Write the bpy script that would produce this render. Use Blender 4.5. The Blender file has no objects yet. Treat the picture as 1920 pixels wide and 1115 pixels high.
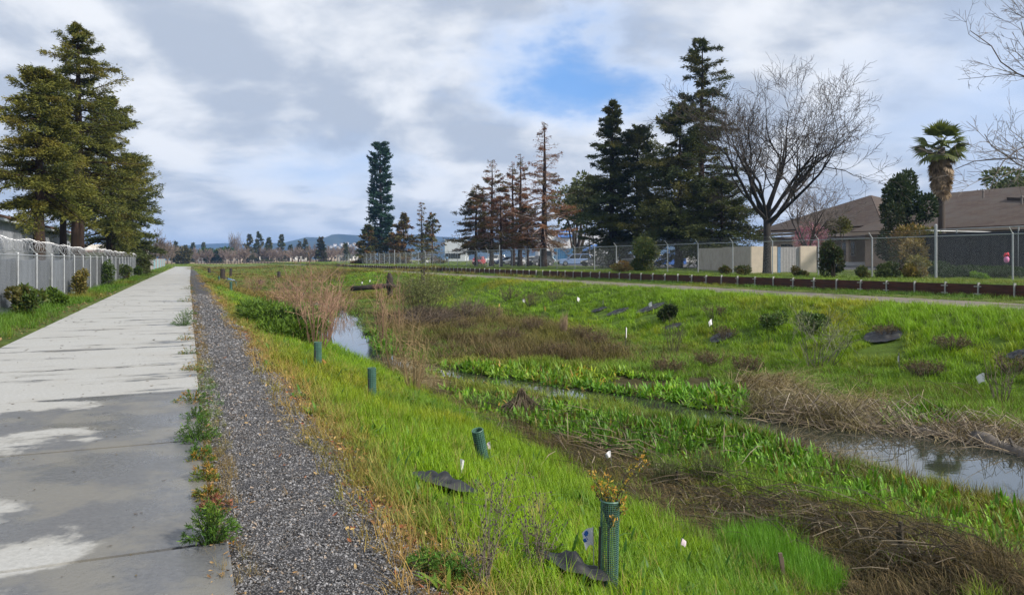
import bpy, math, random
import numpy as np
from mathutils import Vector, Matrix
R = math.radians
rng = np.random.default_rng(11)
random.seed(5)
sc = bpy.context.scene
COL = sc.collection

# ------------------------------------------------------------------ camera
F, HX, HY, EYE = 1423.0, 960.0, 487.0, 1.65          # focal length and horizon in pixels of the 1920 px photograph
cam_d = bpy.data.cameras.new('camera')
cam = bpy.data.objects.new('camera', cam_d)
COL.objects.link(cam)
cam.location = (0, 0, EYE)
cam.rotation_euler = (R(90), 0, 0)
cam_d.sensor_width = 36.0
cam_d.lens = 36.0 * F / 1920.0
cam_d.shift_y = -(557.5 - HY) / 1920.0
cam_d.clip_start = 0.05
cam_d.clip_end = 30000
sc.camera = cam
sc.render.resolution_x, sc.render.resolution_y = 1024, 594

# ------------------------------------------------------------------ light
SUN_AZ, SUN_EL = 116.0, 35.0                           # clockwise from +Y: to the right, a little behind
sv = Vector((math.sin(R(SUN_AZ)) * math.cos(R(SUN_EL)), math.cos(R(SUN_AZ)) * math.cos(R(SUN_EL)), math.sin(R(SUN_EL))))
sun_d = bpy.data.lights.new('sun', 'SUN')
sun_d.energy = 2.7
sun_d.angle = R(3.5)
sun_d.color = (1.0, 0.93, 0.82)
sun = bpy.data.objects.new('sun', sun_d)
COL.objects.link(sun)
sun.rotation_euler = sv.to_track_quat('Z', 'Y').to_euler()

sc.view_settings.view_transform = 'Standard'
sc.view_settings.look = 'None'
sc.view_settings.gamma = 1.0
sc.view_settings.use_curve_mapping = False
sc.view_settings.exposure = 1.02
cy = sc.cycles
cy.max_bounces = 6
cy.diffuse_bounces = 3
cy.glossy_bounces = 3
cy.transmission_bounces = 4
cy.transparent_max_bounces = 12
cy.volume_bounces = 0
cy.use_denoising = True
try:
    cy.denoiser = 'OPENIMAGEDENOISE'
    cy.denoising_prefilter = 'ACCURATE'
except Exception:
    pass
cy.sample_clamp_indirect = 6.0

# ------------------------------------------------------------------ sky (world)
W = bpy.data.worlds.new('World')
sc.world = W
W.use_nodes = True
nt = W.node_tree
nt.nodes.clear()


class G:
    """small helper that wires nodes"""
    def __init__(self, tree): self.t = tree
    def n(self, kind, **kw):
        nd = self.t.nodes.new(kind)
        for k, v in kw.items(): setattr(nd, k, v)
        return nd
    def l(self, a, b): self.t.links.new(a, b)
    def setin(self, sock, v):
        if isinstance(v, bpy.types.NodeSocket): self.l(v, sock)
        else: sock.default_value = v
    def m(self, op, a, b=None, c=None, clamp=False):
        nd = self.n('ShaderNodeMath', operation=op, use_clamp=clamp)
        self.setin(nd.inputs[0], a)
        if b is not None: self.setin(nd.inputs[1], b)
        if c is not None: self.setin(nd.inputs[2], c)
        return nd.outputs[0]
    def v(self, op, a, b=None):
        nd = self.n('ShaderNodeVectorMath', operation=op)
        self.setin(nd.inputs[0], a)
        if b is not None: self.setin(nd.inputs[1], b)
        return nd.outputs['Value'] if op in ('DOT_PRODUCT', 'LENGTH', 'DISTANCE') else nd.outputs[0]
    def scale(self, a, s):
        nd = self.n('ShaderNodeVectorMath', operation='SCALE')
        self.l(a, nd.inputs[0]); self.setin(nd.inputs['Scale'], s)
        return nd.outputs[0]
    def sep(self, a):
        nd = self.n('ShaderNodeSeparateXYZ'); self.l(a, nd.inputs[0]); return nd.outputs
    def comb(self, x, y, z):
        nd = self.n('ShaderNodeCombineXYZ')
        for i, q in enumerate((x, y, z)): self.setin(nd.inputs[i], q)
        return nd.outputs[0]
    def noise(self, vec, scale, detail=4, rough=.55, dist=0.0, out=0):
        nd = self.n('ShaderNodeTexNoise')
        if vec is not None: self.l(vec, nd.inputs['Vector'])
        nd.inputs['Scale'].default_value = scale
        nd.inputs['Detail'].default_value = detail
        nd.inputs['Roughness'].default_value = rough
        nd.inputs['Distortion'].default_value = dist
        return nd.outputs[out]
    def ramp(self, f, a, b, lo=0.0, hi=1.0):
        nd = self.n('ShaderNodeMapRange', interpolation_type='SMOOTHSTEP')
        self.setin(nd.inputs['Value'], f)
        for k, q in (('From Min', a), ('From Max', b), ('To Min', lo), ('To Max', hi)): self.setin(nd.inputs[k], q)
        return nd.outputs['Result']
    def mix(self, f, a, b, blend='MIX'):
        nd = self.n('ShaderNodeMix', data_type='RGBA', blend_type=blend)
        self.setin(nd.inputs[0], f)
        for i, q in ((6, a), (7, b)):
            self.setin(nd.inputs[i], q if isinstance(q, bpy.types.NodeSocket) else (*q[:3], 1.0))
        return nd.outputs[2]


g = G(nt)
tc = g.n('ShaderNodeTexCoord')
d = tc.outputs['Generated']
sx, sy, sz = g.sep(d)
zc = g.m('ADD', g.m('MAXIMUM', sz, 0.0), 0.30)
uv = g.comb(g.m('DIVIDE', sx, zc), g.m('DIVIDE', sy, zc), 0.0)
sky = g.n('ShaderNodeTexSky', sky_type='NISHITA')
sky.sun_disc = False
sky.sun_elevation = R(SUN_EL)
sky.sun_rotation = R(SUN_AZ)
sky.air_density = 1.2
sky.dust_density = 0.6
sky.ozone_density = 2.0
warp = g.v('ADD', uv, g.scale(g.noise(uv, .9, 3, .5, 0, 1), .45))
big = g.noise(warp, 1.0, 5, .55)
fine = g.noise(warp, 2.4, 7, .55)
streak = g.noise(g.v('MULTIPLY', warp, (.8, 1.5, 1.0)), 1.5, 6, .52)
cover = g.m('ADD', g.m('MULTIPLY', big, .62), g.m('MULTIPLY', fine, .38))


def dirof(px, py):
    q = Vector(((px - HX) / F, 1.0, (HY - py) / F)).normalized()
    return q.x / (max(q.z, 0) + .30), q.y / (max(q.z, 0) + .30)


def hole(px, py, r0, r1, sx_=1.0, sy_=1.0):            # a gap in the cloud deck where the photograph has one
    c = dirof(px, py)
    dv = g.v('MULTIPLY', g.v('SUBTRACT', g.v('ADD', uv, g.scale(g.v('SUBTRACT', g.noise(uv, 3.2, 5, .6, 0, 1), (.5, .5, .5)), .55)), (c[0], c[1], 0)), (sx_, sy_, 0))
    return g.ramp(g.v('LENGTH', dv), r0, r1, 1.0, 0.0)


gap = g.m('MAXIMUM', hole(1085, 140, .04, .36, .85, 1.1), g.m('MULTIPLY', hole(600, 318, .0, .33, .8, 1.0), .55))
gap = g.m('MAXIMUM', gap, g.m('MULTIPLY', hole(1880, 185, .0, .5, 1.0, .8), .5))
dens = g.ramp(cover, .24, .36)
dens = g.m('MULTIPLY', dens, g.m('SUBTRACT', 1.0, g.m('MULTIPLY', gap, .93)))
# cloud brightness: grey bellies, white where the deck is thin
puff = g.noise(warp, 2.3, 6, .52, .1)
puff2 = g.noise(g.v('ADD', warp, (.10, -.05, 0)), 2.3, 6, .52, .1)
relief = g.m('MULTIPLY', g.m('SUBTRACT', puff, puff2), 2.2)
shade = g.ramp(g.m('ADD', g.m('ADD', g.m('MULTIPLY', streak, .4), g.m('MULTIPLY', fine, .6)), relief), .24, .86)
ccol = g.mix(shade, (4.5, 5.1, 6.15), (8.2, 8.45, 8.9))
rimw = g.m('MULTIPLY', g.ramp(gap, .08, .45), g.ramp(gap, .95, .5))
ccol = g.mix(g.m('MULTIPLY', rimw, .6), ccol, (9.6, 9.7, 9.8))
low = g.ramp(sz, .0, .075, 1.0, 0.0)                      # paler towards the horizon
ccol = g.mix(g.m('MULTIPLY', low, .45), ccol, (6.9, 7.5, 8.6))
blue = g.mix(.72, sky.outputs[0], (1.5, 4.1, 9.4))
final = g.mix(dens, blue, ccol)
bg = g.n('ShaderNodeBackground')
bg.inputs['Strength'].default_value = 0.056
g.l(final, bg.inputs['Color'])
wo = g.n('ShaderNodeOutputWorld')
g.l(bg.outputs[0], wo.inputs['Surface'])

# ------------------------------------------------------------------ frame of the place: s along the path, t to its right
DX, DY = -0.39394, 0.91914
NX, NY = 0.91914, 0.39394


def xy(s, t): return DX * s + NX * t, DY * s + NY * t
def st(x, y): return DX * x + DY * y, NX * x + NY * y


STREAM = np.array([(-14, 15.5), (0, 13.4), (6, 12.4), (9.3, 11.5), (12, 10.8), (15.3, 9.7), (18, 8.4), (21.3, 6.9), (24, 5.7), (27.5, 5.3), (33, 6.0), (40, 7.2), (48, 9.3), (60, 9.0), (80, 11), (110, 12), (200, 12)], float)
SWID = np.array([1.6, 1.6, 1.65, 1.55, .55, .5, .55, .62, .85, 1.15, 1.2, .95, .5, .5, .5, .5, .5])


def stream(s, t):
    """distance to the stream's middle line divided by its half width there"""
    s = np.asarray(s, float); t = np.asarray(t, float)
    best = np.full(s.shape, 1e9)
    for i in range(len(STREAM) - 1):
        a, b = STREAM[i], STREAM[i + 1]
        ab = b - a
        u = np.clip(((s - a[0]) * ab[0] + (t - a[1]) * ab[1]) / (ab @ ab), 0, 1)
        dd = np.hypot(s - a[0] - u * ab[0], t - a[1] - u * ab[1])
        w = SWID[i] + (SWID[i + 1] - SWID[i]) * u
        best = np.minimum(best, dd / w)
    return best


def wob(a, b, seed=0):
    """cheap smooth noise in -1..1"""
    r = np.random.default_rng(100 + seed)
    o = 0
    for k in range(7):
        f = .35 * 1.7 ** k
        th, ph = r.uniform(0, 6.28, 2)
        o = o + np.sin(f * (a * np.cos(th) + b * np.sin(th)) + ph + 1.3 * np.sin(f * .6 * (b * np.cos(th) - a * np.sin(th)) + ph * 2)) / 1.35 ** k
    return o / 3.4


TK = [-5000, -40, -4.8, -3.3, -3.25, .1, .14, 1.05, 1.45, 2.4, 5.35, 6.2, 16.6, 17.6, 21.8, 22.8, 24.2, 32.44, 32.47, 36, 42, 52, 62, 82, 5000]
ZK = [.06, .06, .03, .0, -.09, -.09, -.03, -.05, -.14, -.47, -1.60, -1.66, -1.66, -1.52, -.22, -.03, .0, .0, .52, .55, .58, .70, .90, 1.30, 1.30]
WATER = -1.70


def height(s, t):
    s = np.asarray(s, float); t = np.asarray(t, float)
    jig = wob(s * .8, t * .8, 3) * .28 * np.clip((t - 2) / 2, 0, 1) * np.clip((24 - t) / 2, 0, 1)
    z = np.interp(t + jig, TK, ZK)
    k = np.interp(s, [0, 75, 190, 260], [1, 1, .38, .1])
    ch = (t > .14) & (t < 32)
    z = np.where(ch, z * k, z)
    rise = np.interp(s, [110, 160], [1.0, 1.0])
    z = z * rise
    z = np.where(ch & (t > 2), z + wob(s * 2.2, t * 2.2, 5) * .05 * np.clip((t - 2) / 2, 0, 1) * np.clip((25 - t) / 3, 0, 1), z)
    fl = np.clip((t - 5.2) / 1.2, 0, 1) * np.clip((17.4 - t) / 1.2, 0, 1) * (s < 120)
    z = z + fl * (wob(s * 1.2, t * 1.2, 8) * .10 + wob(s * 4.5, t * 4.5, 9) * .07)
    # matted mound beside the near bank
    z = z + .30 * np.exp(-(((s - 4.6) / 3.0) ** 2 + ((t - 7.3) / .9) ** 2))
    q = stream(s + wob(s * 3, t * 3, 12) * .3, t + wob(s * 3, t * 3, 14) * .35)
    bed = -2.0 + .25 * np.clip(q, 0, 1)
    cut = np.clip((1.45 - q) / .6, 0, 1) * (s < 130) * (t > 3.5)
    cut = cut * cut * (3 - 2 * cut)
    z = z * (1 - cut) + np.minimum(z, bed) * cut
    # far away the ground levels out
    return z


def hz(s, t): return float(height(np.array([s]), np.array([t]))[0])
def hxy(x, y):
    s, t = st(x, y)
    return hz(s, t)


def at(px, py):
    """where the sight line through a pixel meets the ground"""
    Y = np.geomspace(3.0, 900, 4000)
    X = (px - HX) / F * Y
    Z = EYE - (py - HY) / F * Y
    s, t = st(X, Y)
    below = np.nonzero(Z < height(s, t))[0]
    i = below[0] if len(below) else len(Y) - 1
    return float(X[i]), float(Y[i]), hxy(X[i], Y[i])


def gy(px, Y, dz=0.0):
    """ground point in the column px at depth Y"""
    X = (px - HX) / F * Y
    return Vector((X, Y, hxy(X, Y) + dz))


def zat(py, Y): return EYE + (HY - py) / F * Y


# ------------------------------------------------------------------ objects
def link(o, parent=None):
    COL.objects.link(o)
    if parent is not None: o.parent = parent
    return o


def tag(o, label=None, cat=None, group=None, kind=None):
    if label: o['label'] = label
    if cat: o['category'] = cat
    if group: o['group'] = group
    if kind: o['kind'] = kind
    return o


def thing(name, label, cat, loc=(0, 0, 0), rz=0.0, group=None):
    o = bpy.data.objects.new(name, None)
    o.empty_display_size = .2
    o.location = loc
    o.rotation_euler = (0, 0, rz)
    link(o)
    return tag(o, label, cat, group)


def copy_tree(o, parent=None):
    c = o.copy()
    COL.objects.link(c)
    if parent is not None: c.parent = parent
    for ch in o.children: copy_tree(ch, c)
    return c


class MB:
    """collects verts, faces and vertex colours of one mesh"""
    def __init__(self): self.v = []; self.f = []; self.c = []; self.n = 0; self.mi = []
    def add(self, v, f, col=(1, 1, 1), mi=0):
        v = np.asarray(v, float).reshape(-1, 3)
        self.v.append(v)
        col = np.asarray(col, float)
        self.c.append(np.broadcast_to(col, (len(v), 3)) if col.ndim == 1 else col)
        for q in f: self.f.append(tuple(int(i) + self.n for i in q)); self.mi.append(mi)
        self.n += len(v)
        return self
    def box(self, c, s, rz=0.0, col=(1, 1, 1), M=None, taper=1.0, mi=0):
        x, y, z = np.asarray(s, float) / 2
        v = np.array([(-x, -y, -z), (x, -y, -z), (x, y, -z), (-x, y, -z), (-x * taper, -y * taper, z), (x * taper, -y * taper, z), (x * taper, y * taper, z), (-x * taper, y * taper, z)])
        if M is not None: v = v @ np.array(M.to_3x3()).T
        elif rz:
            a, b = math.cos(rz), math.sin(rz)
            v = np.stack([v[:, 0] * a - v[:, 1] * b, v[:, 0] * b + v[:, 1] * a, v[:, 2]], 1)
        return self.add(v + np.asarray(c, float), [(0, 3, 2, 1), (4, 5, 6, 7), (0, 1, 5, 4), (1, 2, 6, 5), (2, 3, 7, 6), (3, 0, 4, 7)], col, mi)
    def tube(self, pts, rad, n=6, col=(1, 1, 1), cap=True, mi=0):
        p = np.asarray(pts, float)
        r = np.broadcast_to(np.asarray(rad, float), (len(p),))
        tg = np.gradient(p, axis=0)
        tg /= np.linalg.norm(tg, axis=1, keepdims=True) + 1e-12
        up = np.array([0, 0, 1.0]) if abs(tg[0, 2]) < .9 else np.array([1.0, 0, 0])
        a = np.cross(tg, up); a /= np.linalg.norm(a, axis=1, keepdims=True) + 1e-12
        b = np.cross(tg, a)
        th = np.linspace(0, 2 * np.pi, n, endpoint=False)
        v = p[:, None] + r[:, None, None] * (np.cos(th)[None, :, None] * a[:, None] + np.sin(th)[None, :, None] * b[:, None])
        f = []
        for i in range(len(p) - 1):
            for k in range(n):
                k2 = (k + 1) % n
                f.append((i * n + k, i * n + k2, (i + 1) * n + k2, (i + 1) * n + k))
        if cap:
            f.append(tuple(range(n - 1, -1, -1)))
            f.append(tuple((len(p) - 1) * n + k for k in range(n)))
        col = np.asarray(col, float)
        if col.ndim == 2: col = np.repeat(col, n, 0)
        return self.add(v.reshape(-1, 3), f, col, mi)
    def sheet(self, P, col=(1, 1, 1), closed=False, mi=0):
        """grid of points P[i][j]"""
        P = np.asarray(P, float)
        a, b = P.shape[:2]
        f = []
        for i in range(a - 1):
            for j in range(b - 1 + (1 if closed else 0)):
                j2 = (j + 1) % b
                f.append((i * b + j, i * b + j2, (i + 1) * b + j2, (i + 1) * b + j))
        col = np.asarray(col, float)
        return self.add(P.reshape(-1, 3), f, col.reshape(-1, 3) if col.ndim > 1 else col, mi)
    def build(self, name, mat, parent=None, smooth=False, mesh_only=False):
        me = bpy.data.meshes.new(name)
        v = np.concatenate(self.v) if self.v else np.zeros((0, 3))
        me.from_pydata(v.tolist(), [], self.f)
        ca = me.color_attributes.new('col', 'FLOAT_COLOR', 'POINT')
        c = np.concatenate(self.c) if self.c else np.zeros((0, 3))
        ca.data.foreach_set('color', np.concatenate([c, np.ones((len(c), 1))], 1).astype(np.float32).ravel())
        for mm in (mat if isinstance(mat, (list, tuple)) else [mat]): me.materials.append(mm)
        if isinstance(mat, (list, tuple)): me.polygons.foreach_set('material_index', np.array(self.mi, dtype=np.int32))
        if smooth: me.polygons.foreach_set('use_smooth', np.ones(len(me.polygons), dtype=bool))
        me.update()
        if mesh_only: return me
        o = bpy.data.objects.new(name, me)
        return link(o, parent)


def quads(V, C, name, mat, parent=None):
    """V: n x 4 x 3 separate quads, C: n x 3 (or n x 4 x 3) colours -> one mesh, fast"""
    n = len(V)
    me = bpy.data.meshes.new(name)
    me.vertices.add(n * 4); me.loops.add(n * 4); me.polygons.add(n)
    me.vertices.foreach_set('co', np.ascontiguousarray(V, dtype=np.float32).ravel())
    me.loops.foreach_set('vertex_index', np.arange(n * 4, dtype=np.int32))
    me.polygons.foreach_set('loop_start', np.arange(0, n * 4, 4, dtype=np.int32))
    me.update(calc_edges=True)
    C = np.asarray(C, float)
    if C.ndim == 2: C = np.repeat(C[:, None], 4, 1)
    ca = me.color_attributes.new('col', 'FLOAT_COLOR', 'POINT')
    ca.data.foreach_set('color', np.concatenate([C.reshape(-1, 3), np.ones((n * 4, 1))], 1).astype(np.float32).ravel())
    me.materials.append(mat)
    o = bpy.data.objects.new(name, me)
    return link(o, parent)


# ------------------------------------------------------------------ materials
def new_mat(name):
    m = bpy.data.materials.new(name)
    m.use_nodes = True
    m.node_tree.nodes.clear()
    gg = G(m.node_tree)
    out = gg.n('ShaderNodeOutputMaterial')
    return m, gg, out


def principled(gg, col, rough=.7, metal=0.0, spec=.4, normal=None):
    p = gg.n('ShaderNodeBsdfPrincipled')
    gg.setin(p.inputs['Base Color'], col if isinstance(col, bpy.types.NodeSocket) else (*col, 1))
    gg.setin(p.inputs['Roughness'], rough)
    p.inputs['Metallic'].default_value = metal
    p.inputs['Specular IOR Level'].default_value = spec
    if normal is not None: gg.l(normal, p.inputs['Normal'])
    return p


def bump(gg, h, strength=.4, dist=.02):
    b = gg.n('ShaderNodeBump')
    b.inputs['Strength'].default_value = strength
    b.inputs['Distance'].default_value = dist
    gg.l(h, b.inputs['Height'])
    return b.outputs[0]


def M(name, col, rough=.7, metal=0.0, var=.18, scale=6.0, spec=.4, bmp=.0, use_col=False, dirt=None, stretch=None):
    """surface with uneven colour; use_col multiplies the mesh's own colours in"""
    m, gg, out = new_mat(name)
    t_ = gg.n('ShaderNodeTexCoord').outputs['Object']
    if stretch: t_ = gg.v('MULTIPLY', t_, stretch)
    n1 = gg.noise(t_, scale, 6, .6)
    base = gg.mix(gg.ramp(n1, .25, .75), tuple(c * (1 - var) for c in col), tuple(min(1, c * (1 + var)) for c in col))
    if dirt:
        base = gg.mix(gg.ramp(gg.noise(t_, scale * .35, 5, .65), .5, .72), base, dirt)
    if use_col:
        a = gg.n('ShaderNodeAttribute', attribute_name='col')
        base = gg.mix(1.0, base, a.outputs['Color'], 'MULTIPLY')
    nrm = bump(gg, gg.noise(t_, scale * 4, 5, .65), bmp, .02) if bmp else None
    p = principled(gg, base, gg.ramp(n1, .2, .8, max(.02, rough - .08), min(1, rough + .08)), metal, spec, nrm)
    gg.l(p.outputs[0], out.inputs[0])
    return m


def leaf_mat(name, trans=.3, rough=.55, spec=.25, inst=False):
    m, gg, out = new_mat(name)
    a = gg.n('ShaderNodeAttribute', attribute_name='col').outputs['Color']
    if inst:
        t_ = gg.n('ShaderNodeAttribute', attribute_name='tint', attribute_type='INSTANCER').outputs['Color']
        a = gg.mix(1.0, a, t_, 'MULTIPLY')
    a = gg.mix(1.0, a, (1.4, 1.4, 1.1), 'MULTIPLY')
    p = principled(gg, a, rough, 0, spec)
    tr = gg.n('ShaderNodeBsdfTranslucent')
    gg.l(gg.mix(1.0, a, (1.1, 1.1, .6), 'MULTIPLY'), tr.inputs['Color'])
    mx = gg.n('ShaderNodeMixShader')
    mx.inputs[0].default_value = trans
    gg.l(p.outputs[0], mx.inputs[1]); gg.l(tr.outputs[0], mx.inputs[2])
    gg.l(mx.outputs[0], out.inputs[0])
    return m


LEAF = leaf_mat('leaf', .22)
BLADE = leaf_mat('blade', .24, .5, .3, inst=True)
STRAW = leaf_mat('straw', .12, .8, .15, inst=True)
NEEDLE = leaf_mat('needle', .15, .65, .15)
BARK = M('bark', (.075, .052, .038), .9, var=.45, scale=3, bmp=.7, use_col=True, stretch=(2, 2, .5))
TWIG = M('twig', (1, 1, 1), .85, var=.2, scale=5, use_col=True)
GALV = M('galvanised_steel', (.38, .40, .42), .5, .55, var=.15, scale=9, bmp=.05)

# ------------------------------------------------------------------ the ground, one sheet to the horizon
def grid_axis(*spans):
    o = []
    for a, b, st_ in spans: o.extend(np.arange(a, b, st_))
    return np.array(o)


sa = np.concatenate([[-400, -120, -60, -30], grid_axis((-16, 36, .2), (36, 80, .45), (80, 130, 1.5), (130, 420, 8)), [460, 560, 700, 900, 1300, 2000, 3200, 5200, 9000]])
ta = np.concatenate([[-5000, -2500, -1200, -600, -300, -150, -80, -40, -25, -16, -11, -8, -6.5, -5.5], grid_axis((-5, -3.3, .25)), [-3.3, -3.25, -2, -1, 0, .1, .14], grid_axis((.3, 24.4, .2), (25, 32, 1.0)), [32.2, 32.44, 32.47, 32.8, 34, 36, 38, 40, 42, 45, 48, 52, 57, 62, 70, 82, 100, 130, 180, 260, 400, 700, 1200, 2500, 5000]])
S, T = np.meshgrid(sa, ta, indexing='ij')
Z = height(S, T)
X, Y = xy(S, T)
SOIL = np.array([.055, .042, .028]); MOSS = np.array([.06, .10, .014]); THATCH = np.array([.085, .066, .04]); TURF = np.array([.085, .135, .02])
gc = np.zeros(S.shape + (3,))
gc[:] = TURF
wb = (wob(S * 1.1, T * 1.1, 21) + 1) / 2
w3 = lambda m: m[..., None]
gc = np.where(w3(T < -3.2), MOSS * .8 + SOIL * .8 * w3(wb), gc)
gc = np.where(w3((T > .1) & (T < 1.5)), np.array([.16, .11, .07]) * (.7 + .6 * w3(wb)), gc)
gc = np.where(w3((T > 1.5) & (T < 5.3)), MOSS * (.8 + .5 * w3(wb)), gc)
floor_m = (T > 5.0) & (T < 17.2)
gc = np.where(w3(floor_m), SOIL * (1 - w3(wb)) + np.array([.06, .065, .02]) * w3(wb), gc)
gc = np.where(w3((T >= 17.2) & (T < 22.8)), MOSS * (.9 + .5 * w3(wb)), gc)
gc = np.where(w3(floor_m & (S > 60)), np.array([.11, .12, .03]) * (.75 + .6 * w3(wb)), gc)
gc = np.where(w3((T >= 22.8) & (T < 32.5)), np.array([.10, .12, .03]) * (.8 + .4 * w3(wb)), gc)
gc = np.where(w3((T >= 32.5) & (T < 50)), np.array([.10, .15, .035]) * (.8 + .4 * w3(wb)), gc)
gc = np.where(w3((T >= 48) & (S < 190)), np.array([.10, .13, .04]) * (.8 + .4 * w3(wb)), gc)
gc = np.where(w3(S > 125), np.array([.13, .16, .03]) * (.8 + .5 * w3(wb)), gc)
gc = np.where(w3(S > 330), np.array([.28, .215, .15]) * (.85 + .3 * w3(wb)), gc)
bedm = stream(S, T) < 1.3
gc = np.where(w3(bedm & (T > 3.5) & (S < 120)), np.array([.03, .026, .018]), gc)

mg, gg, out = new_mat('earth')
a = gg.n('ShaderNodeAttribute', attribute_name='col').outputs['Color']
pos = gg.n('ShaderNodeNewGeometry').outputs['Position']
n1 = gg.noise(pos, 2.2, 8, .65)
n2 = gg.noise(pos, .35, 5, .6)
c = gg.mix(1.0, a, gg.mix(gg.ramp(n1, .25, .75), (.62, .6, .55), (1.35, 1.35, 1.3)), 'MULTIPLY')
c = gg.mix(1.0, c, gg.mix(gg.ramp(n2, .3, .7), (.8, .85, .8), (1.2, 1.15, 1.1)), 'MULTIPLY')
p = principled(gg, c, .95, 0, .15, bump(gg, gg.noise(pos, 9, 8, .7), .7, .05))
gg.l(p.outputs[0], out.inputs[0])

b_ = MB()
b_.sheet(np.stack([X, Y, Z], -1), gc)
ground = b_.build('ground', mg, smooth=True)
tag(ground, 'ground of the creek valley, banks and flat land beyond', kind='structure')

# ------------------------------------------------------------------ water of the creek
mw, gg, out = new_mat('creek_water')
pos = gg.n('ShaderNodeNewGeometry').outputs['Position']
nz = bump(gg, gg.noise(pos, 3.0, 3, .5), .03, .02)
p = principled(gg, (.035, .04, .028), .03, 0, .5, nz)
p.inputs['IOR'].default_value = 2.5
p.inputs['Transmission Weight'].default_value = 0.0
gg.l(p.outputs[0], out.inputs[0])
cl = []
for i in range(len(STREAM) - 1):
    n_ = max(2, int(np.hypot(*(STREAM[i + 1] - STREAM[i])) / .8))
    for k in range(n_):
        u = k / n_
        cl.append((*(STREAM[i] * (1 - u) + STREAM[i + 1] * u), SWID[i] * (1 - u) + SWID[i + 1] * u))
cl = np.array([q for q in cl if q[0] < 118])
tg = np.gradient(cl[:, :2], axis=0); tg /= np.linalg.norm(tg, axis=1, keepdims=True)
rows = []
for u in (-1.9, -1, 0, 1, 1.9):
    ss = cl[:, 0] - tg[:, 1] * cl[:, 2] * u; tt = cl[:, 1] + tg[:, 0] * cl[:, 2] * u
    x_, y_ = xy(ss, tt)
    rows.append(np.stack([x_, y_, np.full_like(x_, WATER)], 1))
w_ = MB(); w_.sheet(np.stack(rows, 1))
tag(w_.build('water', mw), 'still creek water reflecting the clouds', kind='structure')

# ------------------------------------------------------------------ concrete path: every slab its own piece
mp, gg, out = new_mat('concrete')
pos = gg.n('ShaderNodeNewGeometry').outputs['Position']
s_ = gg.v('DOT_PRODUCT', pos, (DX, DY, 0)); t_ = gg.v('DOT_PRODUCT', pos, (NX, NY, 0))
oi = gg.n('ShaderNodeObjectInfo').outputs['Random']
stv = gg.comb(s_, t_, 0)
nA = gg.noise(gg.v('MULTIPLY', stv, (.75, .55, 1)), 1.25, 7, .56, .25)
nB = gg.noise(gg.v('MULTIPLY', stv, (2.6, .35, 1)), 1.0, 5, .6)
near = gg.ramp(s_, 10.25, 10.6, 1.0, 0.0)
edge = gg.ramp(t_, -1.5, .2, 0.0, 1.0)
thr = gg.m('ADD', gg.m('MULTIPLY', near, .185), gg.m('MULTIPLY', edge, gg.m('ADD', gg.m('MULTIPLY', near, .06), .055)))
sig = gg.m('ADD', gg.m('MULTIPLY', nA, gg.m('ADD', .35, gg.m('MULTIPLY', near, .65))), gg.m('MULTIPLY', nB, gg.m('SUBTRACT', .65, gg.m('MULTIPLY', near, .65))))
dry_blob = gg.ramp(gg.v('LENGTH', gg.v('MULTIPLY', gg.v('SUBTRACT', stv, (6.0, -2.35, 0)), (1.15, .75, 0))), .3, 1.35, .30, 0.0)
dry_front = gg.ramp(gg.v('LENGTH', gg.v('MULTIPLY', gg.v('SUBTRACT', stv, (4.55, -1.2, 0)), (1.6, .55, 0))), .2, 1.2, .17, 0.0)
dry_back = gg.ramp(gg.v('LENGTH', gg.v('MULTIPLY', gg.v('SUBTRACT', stv, (10.1, -2.9, 0)), (.75, .7, 0))), .3, 1.6, .24, 0.0)
jn = gg.m('ABSOLUTE', gg.m('SUBTRACT', gg.m('FRACT', gg.m('ADD', gg.m('DIVIDE', gg.m('SUBTRACT', s_, 4.75), 2.78), 40.5)), .5))
joint = gg.m('MULTIPLY', gg.ramp(jn, .004, .10, 1.0, 0.0), gg.m('MULTIPLY', gg.ramp(gg.noise(stv, .8, 4, .6), .38, .62), .13))
sig = gg.m('ADD', sig, joint)
wv = gg.m('SUBTRACT', gg.m('ADD', sig, thr), gg.m('ADD', gg.m('ADD', dry_blob, dry_front), dry_back))
wet = gg.ramp(gg.m('ADD', wv, gg.m('MULTIPLY', gg.m('SUBTRACT', gg.noise(pos, 3.4, 7, .68), .5), .26)), .565, .635)
damp = gg.ramp(wv, .53, .6)
fine_ = gg.noise(pos, 26, 6, .7)
broad = gg.noise(pos, 1.1, 5, .6)
dryc = gg.mix(gg.ramp(fine_, .3, .7), (.315, .318, .308), (.43, .432, .42))
dryc = gg.mix(gg.m('MULTIPLY', gg.ramp(broad, .42, .68), .35), dryc, (.33, .32, .29))
dryc = gg.mix(gg.m('MULTIPLY', oi, .22), dryc, (.36, .35, .33))
wetc = gg.mix(gg.ramp(fine_, .3, .7), (.105, .107, .112), (.14, .142, .145))
wetc = gg.mix(gg.ramp(gg.noise(stv, 1.4, 4, .6), .45, .6), wetc, (.175, .168, .15))
cc = gg.mix(gg.m('MULTIPLY', damp, .35), dryc, (.28, .27, .24))
cc = gg.mix(wet, cc, wetc)
pit = gg.n('ShaderNodeTexVoronoi'); pit.inputs['Scale'].default_value = 11.0; gg.l(pos, pit.inputs['Vector'])
cc = gg.mix(gg.m('MULTIPLY', gg.ramp(pit.outputs['Distance'], .03, .055, 1, 0), .55), cc, (.10, .09, .08))
rough = gg.mix(wet, (.85,) * 3, gg.mix(gg.ramp(gg.noise(stv, 1.1, 5, .6), .38, .62), (.16,) * 3, (.5,) * 3))
p = principled(gg, cc, .8, 0, .35, bump(gg, fine_, .3, .015))
gg.l(rough, p.inputs['Roughness'])
gg.l(p.outputs[0], out.inputs[0])
path = bpy.data.objects.new('path', None); link(path)
tag(path, 'pale concrete walking path of square edged slabs, patchy with damp', kind='structure')
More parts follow.
